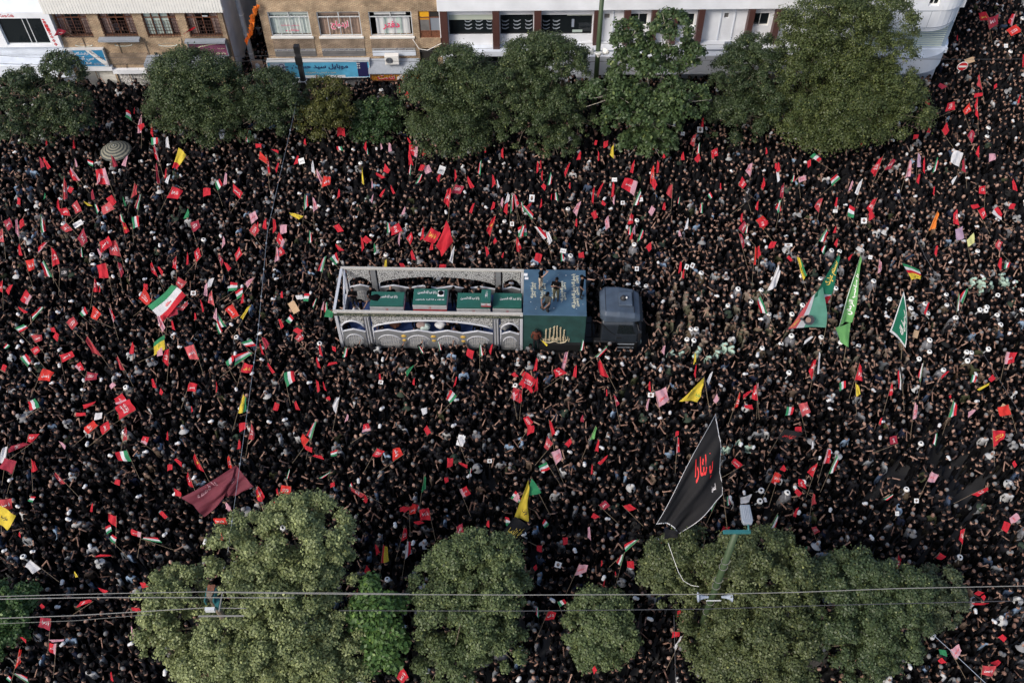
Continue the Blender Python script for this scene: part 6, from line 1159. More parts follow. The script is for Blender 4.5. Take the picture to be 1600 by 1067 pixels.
BIG = set(order[:286]); FLAG_INFO = []; small = MB(); small_m = [F['red'], F['pink'], F['white'], F['iran_green'], F['yellow'], F['green'], F['crimson'], F['black']]
smi = {'R': 0, 'r': 0, 'S': 0, 'D': 6, 'L': 1, 'P': 1, 'W': 2, 'Y': 4, 'y': 4, 'G': 5, 'E': 5, 'K': 7, 'M': 1, 'J': 2, 'T': 7, 'g': 4, 'Z': 4, 'O': 4, 'N': 7}
def make_flag(W3, ty, side, vertical, label, base_h, idx, text=True, amp=None):
    cols, ink, words = TYPES[ty]; hoist_b, hoist_t = W3[0], W3[3]; d = hoist_b-hoist_t; d = d.normalized() if d.length > .05 else Vector((0, 0, -1))
    if d.z > -.25: d = (d+Vector((0, 0, -.9))).normalized()
    foot = hoist_b+d*min(.95, max(.35, (hoist_b.z-1.55)/max(.25, -d.z))); o = Vector((foot.x, foot.y, foot.z))
    if ty == 'R' and idx % 5 == 2: cols = ['pink', 'red', 'red']; vertical = True
    elif ty in 'Rr': cols = [('red', 'scarlet', 'red', 'oldred', 'red', 'crimson')[(idx*7) % 6]]
    t = thing('flag', label, 'flag', o, 0, 'flags waved above the crowd'); ph = idx*1.7
    f, n = patch(W3, amp if amp is not None else .075, ph)
    obj('cloth', flag_mesh(f, [F[c] for c in cols], vertical, origin=o), [F[c] for c in cols], t, True); cl = t.children[0]
    mb = MB(); mb.tube([(0, 0, 0), hoist_t+(hoist_t-foot).normalized()*.05-o], .010, 5); obj('pole', mb, M['wood'], t)
    if ink and text:
        tx = TEXTS[idx % len(TEXTS)]; vertical = vertical; v, fa, asp = text_arrays(tx, .015); rv = idx % 3 == 1
        u0, u1, v0, v1 = ((.16, .84, .30, .68), (.22, .86, .26, .64), (.16, .74, .36, .74))[idx % 3] if len(cols) == 1 else (.30, .75, .38, .62)
        flip = W3[1]-W3[0]; left = (CRT @ flip).x < 0
        def g(p):
            u, w_ = (1-p[0] if left else p[0]), p[1]
            return f(u0+(u1-u0)*u, v0+(v1-v0)*w_)+n*.018-o
        mb = MB(); mb.add([g(p) for p in v], fa); obj('lettering', mb, M[ink], cl)
    return t
for i, (px, py, w, h, ln, ty) in enumerate(FLAGS):
    W3, side, bh = flag_geometry(px, py, w, h, ln); cols = TYPES[ty][0]
    if i in BIG: FLAG_INFO.append((i, px, py, w, h, ln, ty, W3, side, bh))
    else:
        f, n = patch(W3, .05, i*1.3); o0 = len(small.v)
        for j in range(4):
            for k in range(4): small.v.append(tuple(f(k/3, j/3)))
        for j in range(3):
            for k in range(3):
                a = o0+j*4+k; small.f.append((a, a+1, a+5, a+4)); small.m.append((3, 2, 0)[k] if ty == 'I' else smi[ty])
        small.tube([W3[3], W3[0]+(W3[0]-W3[3]).normalized()*.25+Vector((0, 0, -.25))], .009, 4, 7)
o = obj('small_flags', small, small_m); o['kind'] = 'stuff'; o['label'] = 'smallest flags scattered over the whole crowd'; o['category'] = 'flags'
# ------------------------------------------------ large flags, each cloth traced at its own distance
def big_flag(label, corners, zs, cols, vertical=True, texts=(), pole=None, amp=.05, nu=10, nv=10, border=None, ph=0, k=1.2, name='flag'):
    W3 = [at_z(p[0], p[1], z) for p, z in zip(corners, zs)]; o = Vector(W3[3]); t = None
    if pole:
        a = at_z(*pole[0]); b = at_z(*pole[1]); o = a
    t = thing(name, label, 'flag' if name == 'flag' else 'banner', o); f, n = patch(W3, amp, ph, k)
    cl = obj('cloth', flag_mesh(f, [F[c] for c in cols], vertical, nu, nv, o), [F[c] for c in cols], t, True)
    if pole: mb = MB(); mb.tube([(0, 0, 0), b-a], .017, 6); obj('pole', mb, M[pole[2] if len(pole) > 2 else 'wood'], t)
    def inv(x, y):   # cloth coordinates that project to an image point
        u = v_ = .5
        for _ in range(25):
            q = [np.array(c) for c in corners]; F0 = (q[0]*(1-u)+q[1]*u)*(1-v_)+(q[3]*(1-u)+q[2]*u)*v_; Ju = (q[1]-q[0])*(1-v_)+(q[2]-q[3])*v_; Jv = (q[3]*(1-u)+q[2]*u)-(q[0]*(1-u)+q[1]*u)
            d = np.linalg.solve(np.array([Ju, Jv]).T, np.array([x, y])-F0); u += float(d[0])*.8; v_ += float(d[1])*.8
        return u, v_
    for (tx, ink, u0, u1, v0, v1, rot) in texts:
        v, fa, asp = text_arrays(tx, .02); mb = MB()
        def g(p):
            a_, b_ = p
            if rot == 'px': c0, c1, c2 = u0, u1, v0; return f(*inv(c0[0]+(c1[0]-c0[0])*p[0]+(c2[0]-c0[0])*p[1], c0[1]+(c1[1]-c0[1])*p[0]+(c2[1]-c0[1])*p[1]))+n*.02-o
            if rot == 1: a_, b_ = p[1], 1-p[0]
            if rot == 3: a_, b_ = 1-p[1], p[0]
            if rot == 2: a_, b_ = 1-p[0], 1-p[1]
            return f(u0+(u1-u0)*a_, v0+(v1-v0)*b_)+n*.02-o
        mb.add([g(p) for p in v], fa); obj('lettering', mb, M[ink], cl)
    if border:
        mb = MB(); w = border[1]
        loop = [(u, 0) for u in np.linspace(0, 1, 14)]+[(1, v) for v in np.linspace(0, 1, 14)[1:]]+[(u, 1) for u in np.linspace(1, 0, 14)[1:]]+[(0, v) for v in np.linspace(1, 0, 14)[1:]]
        loop = [p for p in loop if border[2](p)] if len(border) > 2 else loop
        for p, q in zip(loop, loop[1:]):
            if abs(p[0]-q[0])+abs(p[1]-q[1]) > .2: continue
            i1 = (p[0]+(.5-p[0])*w, p[1]+(.5-p[1])*w); i2 = (q[0]+(.5-q[0])*w, q[1]+(.5-q[1])*w)
            mb.add([f(*p)+n*.012-o, f(*q)+n*.012-o, f(*i2)+n*.012-o, f(*i1)+n*.012-o], [(0, 1, 2, 3)])
        obj('border', mb, F[border[0]], cl)
    BIG_PX.append((sum(c[0] for c in corners)/4, sum(c[1] for c in corners)/4)); return t, f, n, o, cl
BIG_PX = []
big_flag('large green white and red flag with central emblem left of the truck', [(231, 478), (252, 505), (290, 461), (269, 445)], [3.0, 2.6, 3.6, 3.9], ['iran_green', 'white', 'red'], True, (('الله', 'ink_red', .44, .58, .36, .58, 0),), ((320, 490, 1.7), (286, 457, 3.8)), .04)
big_flag('large maroon banner with pale lettering left part', [(283, 777), (318, 809), (350, 776), (367, 727)], [3.4, 2.6, 3.2, 4.2], ['maroon'], True, (('یا فاطمه', 'ink_faint', (308, 782), (336, 758), (303, 772), 0, 'px'),), ((402, 770, 1.8), (366, 724, 4.3)), .05, 18, 18, k=1.8, name='banner')
big_flag('folded maroon banner half beside the maroon banner', [(341, 777), (370, 771), (397, 757), (367, 728)], [3.1, 3.0, 3.4, 4.15], ['maroon'], True, (('زهرا', 'ink_faint', .12, .32, .5, .75, 0),), None, .06, 16, 16, ph=2, k=1.8, name='banner')
t, f, n, o, cl = big_flag('huge black banner with red calligraphy and white edge', [(1021, 820), (1063, 832), (1131, 770), (1116.5, 648)], [6.4, 6.0, 6.8, 9.2], ['black'], True, (('یا لثارا', 'ink_red', (1080, 762), (1107, 752), (1083, 722), 0, 'px'), ('الحسین', 'ink_white', (1112, 770), (1119, 767), (1111.5, 760), 0, 'px')), ((1138, 840, 3.6), (1129, 764, 6.9)), .045, 20, 20, ('white', .022, lambda p: True), .4, 1.9, 'banner')
big_flag('drooping tail of the huge black banner over the tree', [(1036, 843), (1057, 839), (1064, 830), (1040, 826)], [6.0, 5.9, 6.0, 6.2], ['black'], True, (), None, .05, ph=1, name='banner')
big_flag('tall green portrait banner with two printed faces', [(1227, 515), (1289, 511), (1289, 447), (1265, 470)], [4.2, 3.8, 5.7, 5.2], ['palered', 'white', 'seagreen', 'seagreen', 'seagreen'], True, (('قهرمان', 'ink_gold', .02, .12, .05, .4, 0),), None, .02, 10, 8, None, .5, 1, 'banner')
t, f, n, o, cl = big_flag('upper green half of the tall portrait banner with yellow calligraphy', [(1268, 468), (1299, 458), (1314.5, 404), (1311, 398)], [5.25, 5.2, 6.8, 6.95], ['deepgreen'], True, (('السلام علیک', 'ink_gold', .2, .9, .25, .85, 3),), ((1285, 540, 1.8), (1312, 398, 6.95)), .03, 8, 10, None, 1, 1, 'banner')
big_flag('small red and white streamer behind the portrait banner', [(1284, 478), (1293, 474), (1302, 450), (1288, 455)], [4.5, 4.5, 5.1, 5.1], ['white', 'red'], False, (), None, .03, name='flag')
mb = MB()
for (cx_, cy_, rx_, ry_, mm) in ((1255, 492, 8, 9, 0), (1264, 500, 9, 8, 0)):
    q = [at_z(cx_+rx_*math.cos(a), cy_+ry_*math.sin(a), 4.55) for a in np.linspace(0, 2*math.pi, 12, endpoint=False)]; mb.add(q, [tuple(range(12))], 0)
    q = [at_z(cx_-1+rx_*.5*math.cos(a), cy_+ry_*.55*math.sin(a), 4.60) for a in np.linspace(0, 2*math.pi, 12, endpoint=False)]; mb.add(q, [tuple(range(12))], 1)
t_por = [x for x in bpy.data.objects if x.get('label') == 'tall green portrait banner with two printed faces'][0]
mb.v = [tuple(Vector(v)-t_por.location) for v in mb.v]; obj('printed_portraits', mb, [M['poster_dark'], M['poster_skin']], [c for c in t_por.children if c.name.startswith('cloth')][0])
big_flag('tall light green banner with white calligraphy', [(1306, 515), (1331, 501), (1347.5, 406), (1344.5, 400)], [3.8, 4.0, 6.7, 6.8], ['lime'], True, (('یا صاحب الزمان', 'ink_white', .38, .86, .12, .75, 3), ('یا مهدی', 'ink_black', .24, .36, .2, .7, 3)), ((1318, 566, 1.5), (1345.5, 399, 6.8)), .04, 10, 12, ('white', .10, lambda p: p[0] < .02), .8, 1, 'banner')
big_flag('lower fold of the light green banner', [(1315, 537), (1326, 541), (1329, 502), (1306, 513)], [3.1, 3.0, 3.9, 3.8], ['lime'], True, (), None, .05, ph=2, name='banner')
big_flag('dark green pennant with white script and white border', [(1388, 518), (1414, 541), (1419, 500), (1412.5, 457)], [3.2, 2.6, 4.0, 5.2], ['deepgreen'], True, (('یا رسول الله', 'ink_white', .42, .82, .2, .85, 3),), ((1408, 566, 1.5), (1412, 457, 5.2)), .03, 10, 10, ('white', .12), .6, 1, 'banner')
big_flag('big yellow flag at the lower left edge', [(-14, 812), (12, 828), (24, 806), (0, 789)], [2.8, 2.5, 3.0, 3.4], ['yellow'], True, (('حزب', 'ink_black', .3, .7, .3, .6, 0),), ((-20, 840, 1.6), (0, 788, 3.4)), .05)
big_flag('yellow flag with a bright green corner near the bottom tree', [(801, 811), (825, 812), (829, 772), (826, 752)], [3.0, 2.8, 3.6, 4.1], ['yellow'], True, (('حزب', 'ink_black', .45, .8, .15, .38, 0),), ((860, 805, 1.7), (829, 746, 4.2)), .06, ph=1.2)
big_flag('bright green upper corner of the yellow flag', [(823, 773), (828, 774), (846, 770), (830.5, 747)], [3.5, 3.4, 3.5, 4.15], ['iran_green'], True, (), None, .03)
big_flag('black flag with golden lettering hanging below the yellow flag', [(777, 843), (805, 846), (832, 822), (804, 808)], [2.9, 2.6, 2.8, 3.2], ['black'], True, (('یا زینب', 'ink_gold', .2, .9, .25, .8, 0),), ((850, 858, 1.6), (826, 846, 2.9)), .06, ph=2)
big_flag('large yellow flag with green emblem right of the truck', [(1061, 627), (1089, 628), (1096, 608), (1099.5, 589)], [2.7, 2.5, 3.0, 3.6], ['yellow'], True, (('حزب', 'ink_green', .6, .9, .25, .55, 0),), ((1110, 650, 1.6), (1100, 588, 3.6)), .05)
big_flag('largest plain red flag above the truck', [(681, 385), (690, 400), (708, 377), (698, 346)], [3.0, 2.7, 3.3, 4.1], ['red'], True, (), ((706, 400, 1.7), (698, 345, 4.1)), .07, ph=.5)
big_flag('yellow flag with red corner beside the big round tree', [(269, 263), (276, 265), (291, 243), (279, 231)], [2.6, 2.5, 3.2, 3.6], ['yellow', 'yellow', 'red'], False, (), ((307, 263, 1.7), (290, 241, 3.4)), .05)
big_flag('green white red and yellow swallow tailed flag near the police line', [(1424, 437), (1438, 436), (1437, 422), (1409, 411)], [2.5, 2.5, 3.0, 3.5], ['iran_green', 'white', 'red', 'yellow', 'yellow'], False, (('یا علی', 'ink_black', .4, .8, .1, .3, 0),), None, .05)
big_flag('red flag held out of the first barred window', [(84, 57), (96, 55), (104, 49), (90, 45)], [5.3, 5.3, 5.6, 5.8], ['crimson'], True, (('یا حسین', 'ink_white', .25, .75, .3, .6, 0),), ((113, 56, 5.25), (103, 49, 5.6)), .05)
big_flag('narrow red flag held out of the fourth barred window', [(286, 54), (292, 51), (307, 43), (300, 43)], [5.4, 5.4, 5.9, 5.9], ['red'], True, (), None, .05)
# cardboard placards, portraits and signs held up
PLACARDS = [(471, 252, 9, 9, -15, 0), (347, 210, 9, 14, -12, 4), (690, 266, 10, 13, 20, 0), (831, 310, 8, 11, 5, 1), (960, 281, 8, 6, 0, 0), (973, 317, 6, 6, 0, 1), (1001, 312, 7, 6, -10, 0), (1094, 203, 9, 9, 0, 3), (1067, 209, 6, 6, 10, 0), (1350, 345, 9, 9, 0, 1), (995, 420, 6, 7, 0, 1), (1073, 417, 6, 8, 20, 1), (1082, 415, 6, 8, 25, 1), (880, 392, 9, 7, 10, 0), (459, 480, 11, 19, -30, 2), (1568, 635, 7, 8, 30, 2), (1432, 782, 7, 7, 0, 1), (1017, 617, 9, 7, 5, 1), (720, 688, 11, 17, 15, 0), (872, 882, 10, 9, 15, 1), (1431, 522, 8, 12, 15, 2), (1515, 95, 15, 8, -18, 2), (1572, 72, 6, 6, 0, 0), (765, 720, 7, 6, 0, 1), (1402, 802, 6, 7, 0, 0), (595, 597, 7, 6, 10, 1), (122, 350, 15, 8, -30, 0), (1232, 383, 12, 5, 0, 1), (800, 350, 6, 7, 0, 1), (302, 458, 8, 7, 0, 1), (1305, 330, 7, 5, 0, 0), (697, 428, 7, 8, 30, 1), (1360, 402, 6, 6, 10, 0)]
PL_INFO = []
def placard(px, py, w, h, ln, kind, label):
    s = ppm(at_z(px, py, 2.2)); a = math.radians(ln); q = [Vector((px, py))+Vector((math.cos(a), math.sin(a)))*w*.5*i+Vector((-math.sin(a), math.cos(a)))*h*.5*j for i, j in ((-1, 1), (1, 1), (1, -1), (-1, -1))]
    W3 = [at_z(p.x, p.y, 2.15+(py-p.y)/s*.6) for p in q]; o = (W3[0]+W3[1])/2; n = (W3[1]-W3[0]).cross(W3[3]-W3[0]).normalized(); n = n if n.dot(CP-o) > 0 else -n
    t = thing('placard', label, 'placard', o, 0, 'placards held up in the crowd'); mb = MB(); f4 = [p-o for p in W3]; b4 = [p-o-n*.012 for p in W3]
    mb.add(f4+b4, [(0, 1, 2, 3), (7, 6, 5, 4), (0, 4, 5, 1), (1, 5, 6, 2), (2, 6, 7, 3), (3, 7, 4, 0)]); obj('board', mb, M[{2: 'card', 3: 'paleposter' if 'paleposter' in M else 'poster'}.get(kind, 'poster')] if kind != 4 else M['horn'], t)
    fn = lambda u, v: (f4[0]*(1-u)+f4[1]*u)*(1-v)+(f4[3]*(1-u)+f4[2]*u)*v+n*.006
    if kind in (1, 3):
        mb = MB(); mb.add([fn(.5+.26*math.cos(x), .52+.32*math.sin(x)) for x in np.linspace(0, 6.283, 10, endpoint=False)], [tuple(range(10))]); mb.add([fn(.5+.2*math.cos(x), .6+.15*math.sin(x))+n*.004 for x in np.linspace(0, 6.283, 10, endpoint=False)], [tuple(range(10))], 1); obj('printed_portrait', mb, [M['poster_dark'], M['poster_skin']], t)
    if kind == 0: text_obj('lettering', TEXTS[int(px) % 3], M['ink_black'], t, lambda u, v: fn(.15+.7*u, .3+.4*v))
    if kind == 4: text_obj('lettering', 'فلسطین', M['ink_navy'], t, lambda u, v: fn(.1+.8*u, .55+.3*v)); text_obj('lettering', 'لبیک', M['poster'], t, lambda u, v: fn(.1+.8*u, .15+.25*v))
    mb = MB(); mb.tube([(0, 0, 0), (0, .05, -.55)], .012, 5); obj('stick', mb, M['wood'], t)
# ---------------------------------------------------------------- landmarks for telling like things apart
LAND = [('the emblem flag', 262, 475), ('the striped parasol', 181, 232), ('the maroon banner', 335, 770), ('the black banner', 1085, 750), ('the lime banner', 1325, 470), ('the portrait banner', 1265, 470), ('the green pennant', 1408, 505),
        ('the truck rear end', 522, 470), ('the highest coffin', 672, 465), ('the small green box', 760, 462), ('the blue box roof', 867, 455), ('the truck cab', 968, 475), ('the feathery tree', 592, 965), ('the smallest tree', 937, 985), ('the teal box', 327, 925),
        ('the green lamp post', 1110, 905), ('the grey lamp head', 1167, 808), ('the no entry sign', 1503, 103), ('the curved white corner', 1490, 80), ('the biggest tree', 1330, 150), ('the plane tree', 1010, 150), ('the narrow dark tree', 1165, 150), ('the plum sign tree', 305, 155),
        ('the bright bush', 592, 190), ('the yellowish tree', 505, 180), ('the loose dark tree', 60, 180), ('the lobed tree', 855, 150), ('the largest red flag', 695, 372), ('the orange flag', 1460, 345), ('the big yellow edge flag', 5, 808), ('the cornered flag', 820, 785), ('the yellow flag', 1082, 610),
        ('the rightmost tree', 1468, 940), ('the bluish tree', 1350, 965), ('the grey green tree', 728, 950), ('the huge pale tree', 430, 930), ('the corner cable', 1495, 1025), ('the crossing cable', 402, 540), ('the dark round tree', 710, 160), ('the swallow tailed flag', 1424, 425), ('the bottom left bush', 12, 960), ('the lamp column', 930, 90), ('the gold lettered flag', 805, 830), ('the broad olive tree', 1160, 930), ('the tall white flag', 1209, 434)]
ORD = ['', 'second ', 'third ', 'fourth ', 'fifth ', 'sixth ', 'seventh ', 'eighth ', 'ninth ', 'tenth ', 'eleventh ', 'twelfth ', 'thirteenth ', 'fourteenth ']
def where(px, py, lx, ly):
    dx, dy = px-lx, py-ly
    if abs(dy) > 1.6*abs(dx): return 'above' if dy < 0 else 'below'
    if abs(dx) > 1.6*abs(dy): return 'left of' if dx < 0 else 'right of'
    return ('upper left of' if dx < 0 else 'upper right of') if dy < 0 else ('lower left of' if dx < 0 else 'lower right of')
def unique_labels(items):
    """items: (px, py, description). Each gets: description + place by the nearest landmark; like ones are ranked by distance."""
    res = [None]*len(items); grp = {}
    for i, (px, py, d) in enumerate(items):
        nm, lx, ly = min(LAND, key=lambda L: (L[1]-px)**2+(L[2]-py)**2); grp.setdefault((d, where(px, py, lx, ly), nm), []).append((math.hypot(px-lx, py-ly), i))
    for (d, w, nm), L in grp.items():
        L.sort()
        for k, (_, i) in enumerate(L): res[i] = f"{'nearest ' if len(L) > 1 and k == 0 else ORD[min(k, 13)]}{d} {w} {nm}".strip()
    return [r.replace(' of the ', ' of ') if len(r.split()) > 16 else r for r in res]
def tiltw(ln, w, h):
    s = 'slender ' if w/h < .38 else 'broad ' if w/h > .8 else ''
    t = 'leaning right' if ln > 12 else 'leaning left' if ln < -12 else 'upright'
    return s, t
items = [(px, py, tiltw(ln, w, h)[0]+TYPES[ty][2]+' '+tiltw(ln, w, h)[1]) for (_, px, py, w, h, ln, ty, *_r) in FLAG_INFO]
for lb, (i, px, py, w, h, ln, ty, W3, side, bh) in zip(unique_labels(items), FLAG_INFO):
    make_flag(W3, ty, side, not (w >= h*.95), lb, bh, i)
kinds = {0: 'white placard with dark words', 1: 'white placard with a dark portrait', 2: 'brown cardboard placard', 3: 'cream poster with a portrait', 4: 'blue and white placard'}
for lb, p in zip(unique_labels([(p[0], p[1], kinds[p[5]]) for p in PLACARDS]), PLACARDS): placard(*p, lb)

# ---------------------------------------------------------------- the crowd
tc = TM @ Vector((LT*.5, WT*.5, 0)); cm = TM @ Vector((LT+3, WT*.5, 0))
def blocked(x, y):
    l = TI @ Vector((x, y, 0))
    if -.35 < l.x < LT+.2 and -.22 < l.y < WT+.3: return True
    if LT-.2 < l.x < CX1+.6 and cy0-.45 < l.y < cy1+.4: return True
    if y > YF-.35 and x < fx(362, 150)+.2 : return True
    if y > YF-.35 and fx(423, 150) < x < fx(1455, 118)+.25: return True
    return False
cr = np.random.default_rng(99); pts = []
SX, SY_ = .415, .43; gy = 11.0; row = 0
SPARSE = [(1475, 745, 100, 40, .33), (1390, 735, 50, 25, .3), (1340, 780, 40, 22, .35), (1420, 850, 80, 40, .22), (1540, 800, 70, 60, .22), (770, 735, 18, 12, .7), (1480, 690, 90, 30, .2), (1235, 1040, 60, 40, .5), (790, 770, 14, 10, .7), (20, 455, 25, 12, .5)]
while gy < 96:
    xw = 60 if gy < YF+2 else 60
    gx = -34-(gy-20)*.25
    while gx < 60:
        x = gx+(row % 2)*SX*.5+cr.normal()*.10; y = gy+cr.normal()*.10; gx += SX
        px, py = proj((x, y, 1.5))
        if not (-30 < px < 1635 and -25 < py < 1110) or blocked(x, y): continue
        pr_ = .965
        for a, b, c, d, s in SPARSE:
            if ((px-a)/c)**2+((py-b)/d)**2 < 1: pr_ -= s
        if cr.random() > pr_: continue
        if any((x-a)**2+(y-b)**2 < .09 for a, b in PEOPLE_XY): continue
        pts.append((x, y, px, py))
    gy += SY_; row += 1
N = len(pts); print('crowd', N)
def dress(px, py):
    """(pose, gear, shirt, robe, hair, gear colour, robe colour, word for clothes, word for head)"""
    r = cr.random(); top = py < 330
    cleric = 0
    if 1000 < px < 1620 and 430 < py < 640: cleric = .018 if py < 590 else .012
    elif px < 420: cleric = .003
    else: cleric = .005
    if cr.random() < cleric:
        rc = BK if cr.random() < .5 else ((.10, .075, .05), (.16, .16, .17), (.05, .04, .03), (.30, .27, .22))[cr.integers(4)]
        return ('arms_folded', 'turban', (.3, .3, .3), 'robe', (.05, .05, .05), (.8, .8, .8), rc, 'dark robe' if rc == BK else 'brownish robe', 'white turban')
    mil = .0
    if 1020 < px < 1420 and 445 < py < 560: mil = .30
    if cr.random() < mil:
        sc = ((.16, .125, .09), (.075, .075, .05), (.12, .11, .085), (.20, .16, .13))[cr.integers(4)]
        return ('arms_down', 'cap' if cr.random() < .4 else 'hair', sc, None, (.012, .011, .01), sc, BK, 'khaki uniform', 'bare head')
    if top and cr.random() < (.34 if px > 560 else .12):
        return ('arms_down', 'hair', BK, 'chador', (.012, .011, .01), BK, (.010, .010, .011), 'black cloak', 'covered head')
    c = cr.random()
    if c < .915: sh, w = (BK, 'black shirt') if cr.random() < .8 else ((.016, .016, .019), 'charcoal shirt')
    else:
        k = cr.integers(9); sh, w = [((.10, .11, .12), 'grey shirt'), ((.20, .21, .22), 'pale grey shirt'), ((.42, .42, .42), 'white shirt'), ((.05, .07, .11), 'blue shirt'), ((.22, .30, .40), 'pale blue shirt'), ((.05, .055, .03), 'olive shirt'), ((.11, .08, .06), 'brown shirt'), ((.018, .022, .04), 'navy shirt'), ((.16, .16, .17), 'grey jacket')][k]
    ps = ['arms_down', 'looking_aside', 'hand_on_chest', 'phone_up', 'fist_up', 'arms_up', 'arm_forward', 'arms_folded', 'hand_on_head', 'stepping']
    l = TI @ Vector((*at_z(px, py, 1.5)[:2], 0)); near = math.exp(-max(0, abs(l.y-WT/2)-WT/2)**2/18.0)*(1 if -3 < l.x < LT+6 else .3)
    pw = np.array([.34, .20, .10, .05+.12*near, .04+.22*near, .008+.14*near, .025+.12*near, .14, .02, .05 if py > 700 else 0]); pw /= pw.sum(); p = ps[cr.choice(10, p=pw)]
    g = cr.random(); hc = (.010, .009, .009)
    if g < .76: gear, hw = 'hair', 'dark hair'
    elif g < .84: gear, hw, hc = 'hair', 'grey hair', (.16, .16, .16)
    elif g < .90: gear, hw = 'bald', 'bald head'
    elif g < .945: gear, hw, gc = 'cap', 'black cap', BK
    elif g < .975: gear, hw, gc = 'cap', 'white cap', (.6, .6, .6)
    else: gear, hw, gc = 'scarf', 'scarf over the head', ((.25, .25, .25), (.02, .02, .02), (.45, .45, .44), (.04, .055, .04))[cr.integers(4)]
    gc = locals().get('gc', BK)
    return (p, gear, sh, None, hc, gc, BK, w, hw)
POSEW = dict(arms_down='arms down', looking_aside='looking aside', hand_on_chest='hand on chest', phone_up='hands raised', fist_up='fist raised', arms_up='arms up', arm_forward='reaching forward', arms_folded='arms folded', hand_on_head='hand on head', stepping='mid step')
HEADW = {'dark hair': 'dark haired ', 'grey hair': 'grey haired ', 'bald head': 'balding ', 'black cap': 'black capped ', 'white cap': 'white capped ', 'scarf over the head': 'scarfed ', 'bare head': '', 'covered head': '', 'mint cap': 'capped '}
vis = [i for i in range(N) if 4 < pts[i][2] < 1596 and 4 < pts[i][3] < 1062 and not in_tree(pts[i][2], pts[i][3])]
vis.sort(key=lambda i: -pts[i][3]); single = set(vis[:236])
# police in mint shirts and clerics get their own places
MINT = [(1085, 556), (1096, 553), (1107, 555), (1118, 549), (1130, 547), (1141, 546), (1062, 556), (1048, 553), (1119, 694), (1134, 695), (1146, 696), (1158, 694), (1170, 697), (1520, 437), (1535, 440), (1548, 445), (1562, 438), (1575, 441), (1585, 436), (1532, 450)]
CLER = [(1002, 447), (1010, 452), (1096, 433), (1152, 452), (1180, 474), (1140, 483), (1190, 452), (1207, 489), (1232, 490), (1253, 437), (1308, 454), (1365, 442), (1392, 472), (1424, 471), (1426, 481), (1440, 480), (1442, 495), (1477, 456), (1478, 485), (1488, 499), (1524, 485), (1536, 494), (1544, 485), (1559, 493), (1558, 461), (1592, 492), (1075, 521), (1085, 521), (1069, 533), (1083, 534), (1214, 541), (1243, 528), (1284, 526), (1343, 546), (1408, 543), (1451, 544), (1452, 551), (1433, 563), (1515, 565), (1517, 554), (1543, 548), (1187, 776), (1413, 771), (1236, 775), (1186, 775)]
taken = set(); special = []
def nearest(px, py):
    b = min((i for i in range(N) if i not in taken and abs(pts[i][2]-px) < 30 and abs(pts[i][3]-py) < 30), key=lambda i: (pts[i][2]-px)**2+(pts[i][3]-py)**2, default=None)
    if b is not None: taken.add(b)
    return b
for px, py in MINT:
    i = nearest(px, py)
    if i is not None: special.append((i, ('arms_folded' if px < 1200 else 'arm_forward', 'hair' if px > 1100 and py > 600 else 'cap', (.34, .46, .38), None, (.012, .011, .01), (.34, .46, .38), BK, 'mint uniform shirt', 'dark hair' if px > 1100 and py > 600 else 'mint cap')))
for k, (px, py) in enumerate(CLER):
    i = nearest(px, py)
    if i is not None: special.append((i, ('arms_folded', 'turban', (.3, .3, .3), 'robe', (.05, .05, .05), (.8, .8, .8), (BK, BK, (.10, .075, .05), (.16, .16, .17))[k % 4], ('black robe', 'black robe', 'brown robe', 'grey robe')[k % 4], 'white turban')))
people = [(i, dress(pts[i][2], pts[i][3])) for i in sorted(single) if i not in taken]+special
labs = unique_labels([(pts[i][2], pts[i][3], f"{HEADW[d[8]]}person in {d[7]}, {POSEW[d[0]]}," if d[1] != 'turban' else f"cleric in {d[7]} and {d[8]}") for i, d in people])
def facing(x, y):
    tgt = tc if abs(x-tc.x) < 9 else (cm if x > 0 else tc); a = math.atan2(tgt.y-y, tgt.x-x)+math.pi/2
    return (a+cr.normal()*(.75 if cr.random() < .75 else 2.2)) if y > tc.y or cr.random() < .45 else cr.normal()*.9
TRCOL = ((.010, .010, .011), (.016, .019, .028), (.03, .028, .023), (.008, .008, .009))
for (i, d), lb in zip(people, labs):
    x, y, px, py = pts[i]; pose, gear, sh, rb, hc, gc, rc, *_ = d
    person((x, y, 0), facing(x, y), pose, gear, sh, lb, 'people of the crowd', robe=rb, hairc=hc, gearc=gc, robec=rc, legs=TRCOL[i % 4], scale=.95+.12*cr.random())
done = set(i for i, _ in people)|taken
# the rest of the crowd: points that carry a kind, a turn and colours; ready made figures stand on them
proto_col = bpy.data.collections.new('crowd_figures'); keys = {}; names = []
def proto(pose, gear, rb):
    k = (pose, gear, rb)
    if k in keys: return keys[k]
    mb, Hm, me = BODY[pose]; mats = list(BODY_MATS); j = MB(); j.v = list(mb.v); j.f = list(mb.f); j.m = list(mb.m)
    if rb == 'chador' or rb == 'robe':   # legs are hidden by the robe
        pass
    for src, mt, M4 in ((GEAR[gear][0], GEAR[gear][1], Hm),)+(((ROBE[rb][0], ROBE[rb][1], Matrix()),) if rb else ()):
        o0 = len(j.v); mo = len(mats); mats += mt; j.v += [tuple(M4 @ Vector(v)) for v in src.v]; j.f += [tuple(a+o0 for a in q) for q in src.f]; j.m += [m_+mo for m_ in src.m]
    o = bpy.data.objects.new('figure_%03d' % len(keys), j.mesh('figure', [M[x] for x in mats], True)); proto_col.objects.link(o); keys[k] = len(keys); return keys[k]
rest = [i for i in range(N) if i not in done]; n = len(rest); A = dict(idx=np.zeros(n, np.int32), rot=np.zeros((n, 3), np.float32), scl=np.ones(n, np.float32))
for a in ('shirt', 'tone', 'legs', 'hairc', 'gear', 'robe'): A[a] = np.ones((n, 4), np.float32)
co = np.zeros((n, 3), np.float32)
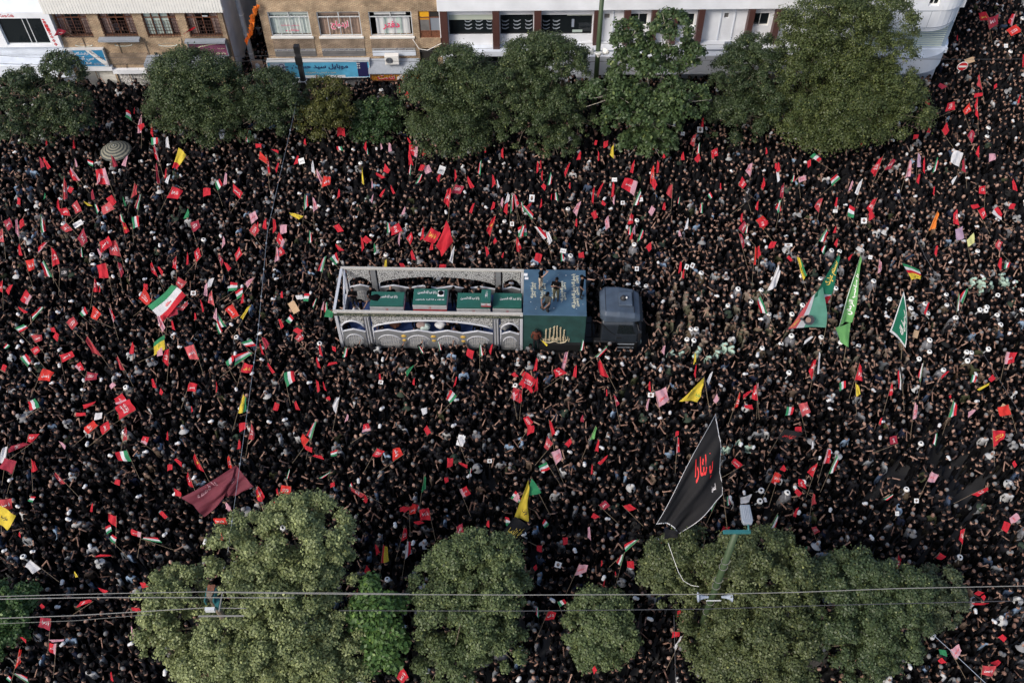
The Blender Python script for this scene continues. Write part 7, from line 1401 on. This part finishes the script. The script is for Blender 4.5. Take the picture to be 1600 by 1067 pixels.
for k, i in enumerate(rest):
    x, y, px, py = pts[i]; pose, gear, sh, rb, hc, gc, rc, *_ = dress(px, py); A['idx'][k] = proto(pose, gear, rb); A['rot'][k, 2] = facing(x, y); A['scl'][k] = .93+.14*cr.random(); co[k] = (x, y, 0)
    A['shirt'][k, :3] = sh; A['tone'][k, :3] = SKIN[cr.integers(4)]; A['legs'][k, :3] = TRCOL[i % 4]; A['hairc'][k, :3] = hc; A['gear'][k, :3] = gc; A['robe'][k, :3] = rc
me = bpy.data.meshes.new('crowd'); me.vertices.add(n); me.vertices.foreach_set('co', co.ravel())
for a, ty in (('idx', 'INT'), ('rot', 'FLOAT_VECTOR'), ('scl', 'FLOAT')):
    at = me.attributes.new(a, ty, 'POINT'); at.data.foreach_set('vector' if ty == 'FLOAT_VECTOR' else 'value', A[a].ravel())
for a in ('shirt', 'tone', 'legs', 'hairc', 'gear', 'robe'): at = me.attributes.new(a, 'FLOAT_COLOR', 'POINT'); at.data.foreach_set('color', A[a].ravel())
crowd = link('crowd', me); crowd['kind'] = 'stuff'; crowd['label'] = 'dense crowd of people in black filling the street'; crowd['category'] = 'crowd'
ng = bpy.data.node_groups.new('crowd_on_points', 'GeometryNodeTree'); ng.interface.new_socket('Geometry', in_out='INPUT', socket_type='NodeSocketGeometry'); ng.interface.new_socket('Geometry', in_out='OUTPUT', socket_type='NodeSocketGeometry')
gi = ng.nodes.new('NodeGroupInput'); go = ng.nodes.new('NodeGroupOutput'); ci = ng.nodes.new('GeometryNodeCollectionInfo'); ci.inputs['Collection'].default_value = proto_col; ci.inputs['Separate Children'].default_value = True; ci.inputs['Reset Children'].default_value = True
ip = ng.nodes.new('GeometryNodeInstanceOnPoints'); ip.inputs['Pick Instance'].default_value = True
def na(nm, ty): q = ng.nodes.new('GeometryNodeInputNamedAttribute'); q.data_type = ty; q.inputs['Name'].default_value = nm; return q.outputs['Attribute']
L = ng.links.new; L(gi.outputs[0], ip.inputs['Points']); L(ci.outputs[0], ip.inputs['Instance']); L(na('idx', 'INT'), ip.inputs['Instance Index']); L(na('rot', 'FLOAT_VECTOR'), ip.inputs['Rotation']); L(na('scl', 'FLOAT'), ip.inputs['Scale']); L(ip.outputs[0], go.inputs[0])
md = crowd.modifiers.new('figures', 'NODES'); md.node_group = ng
print('figures', len(keys), 'objects', len(bpy.data.objects))
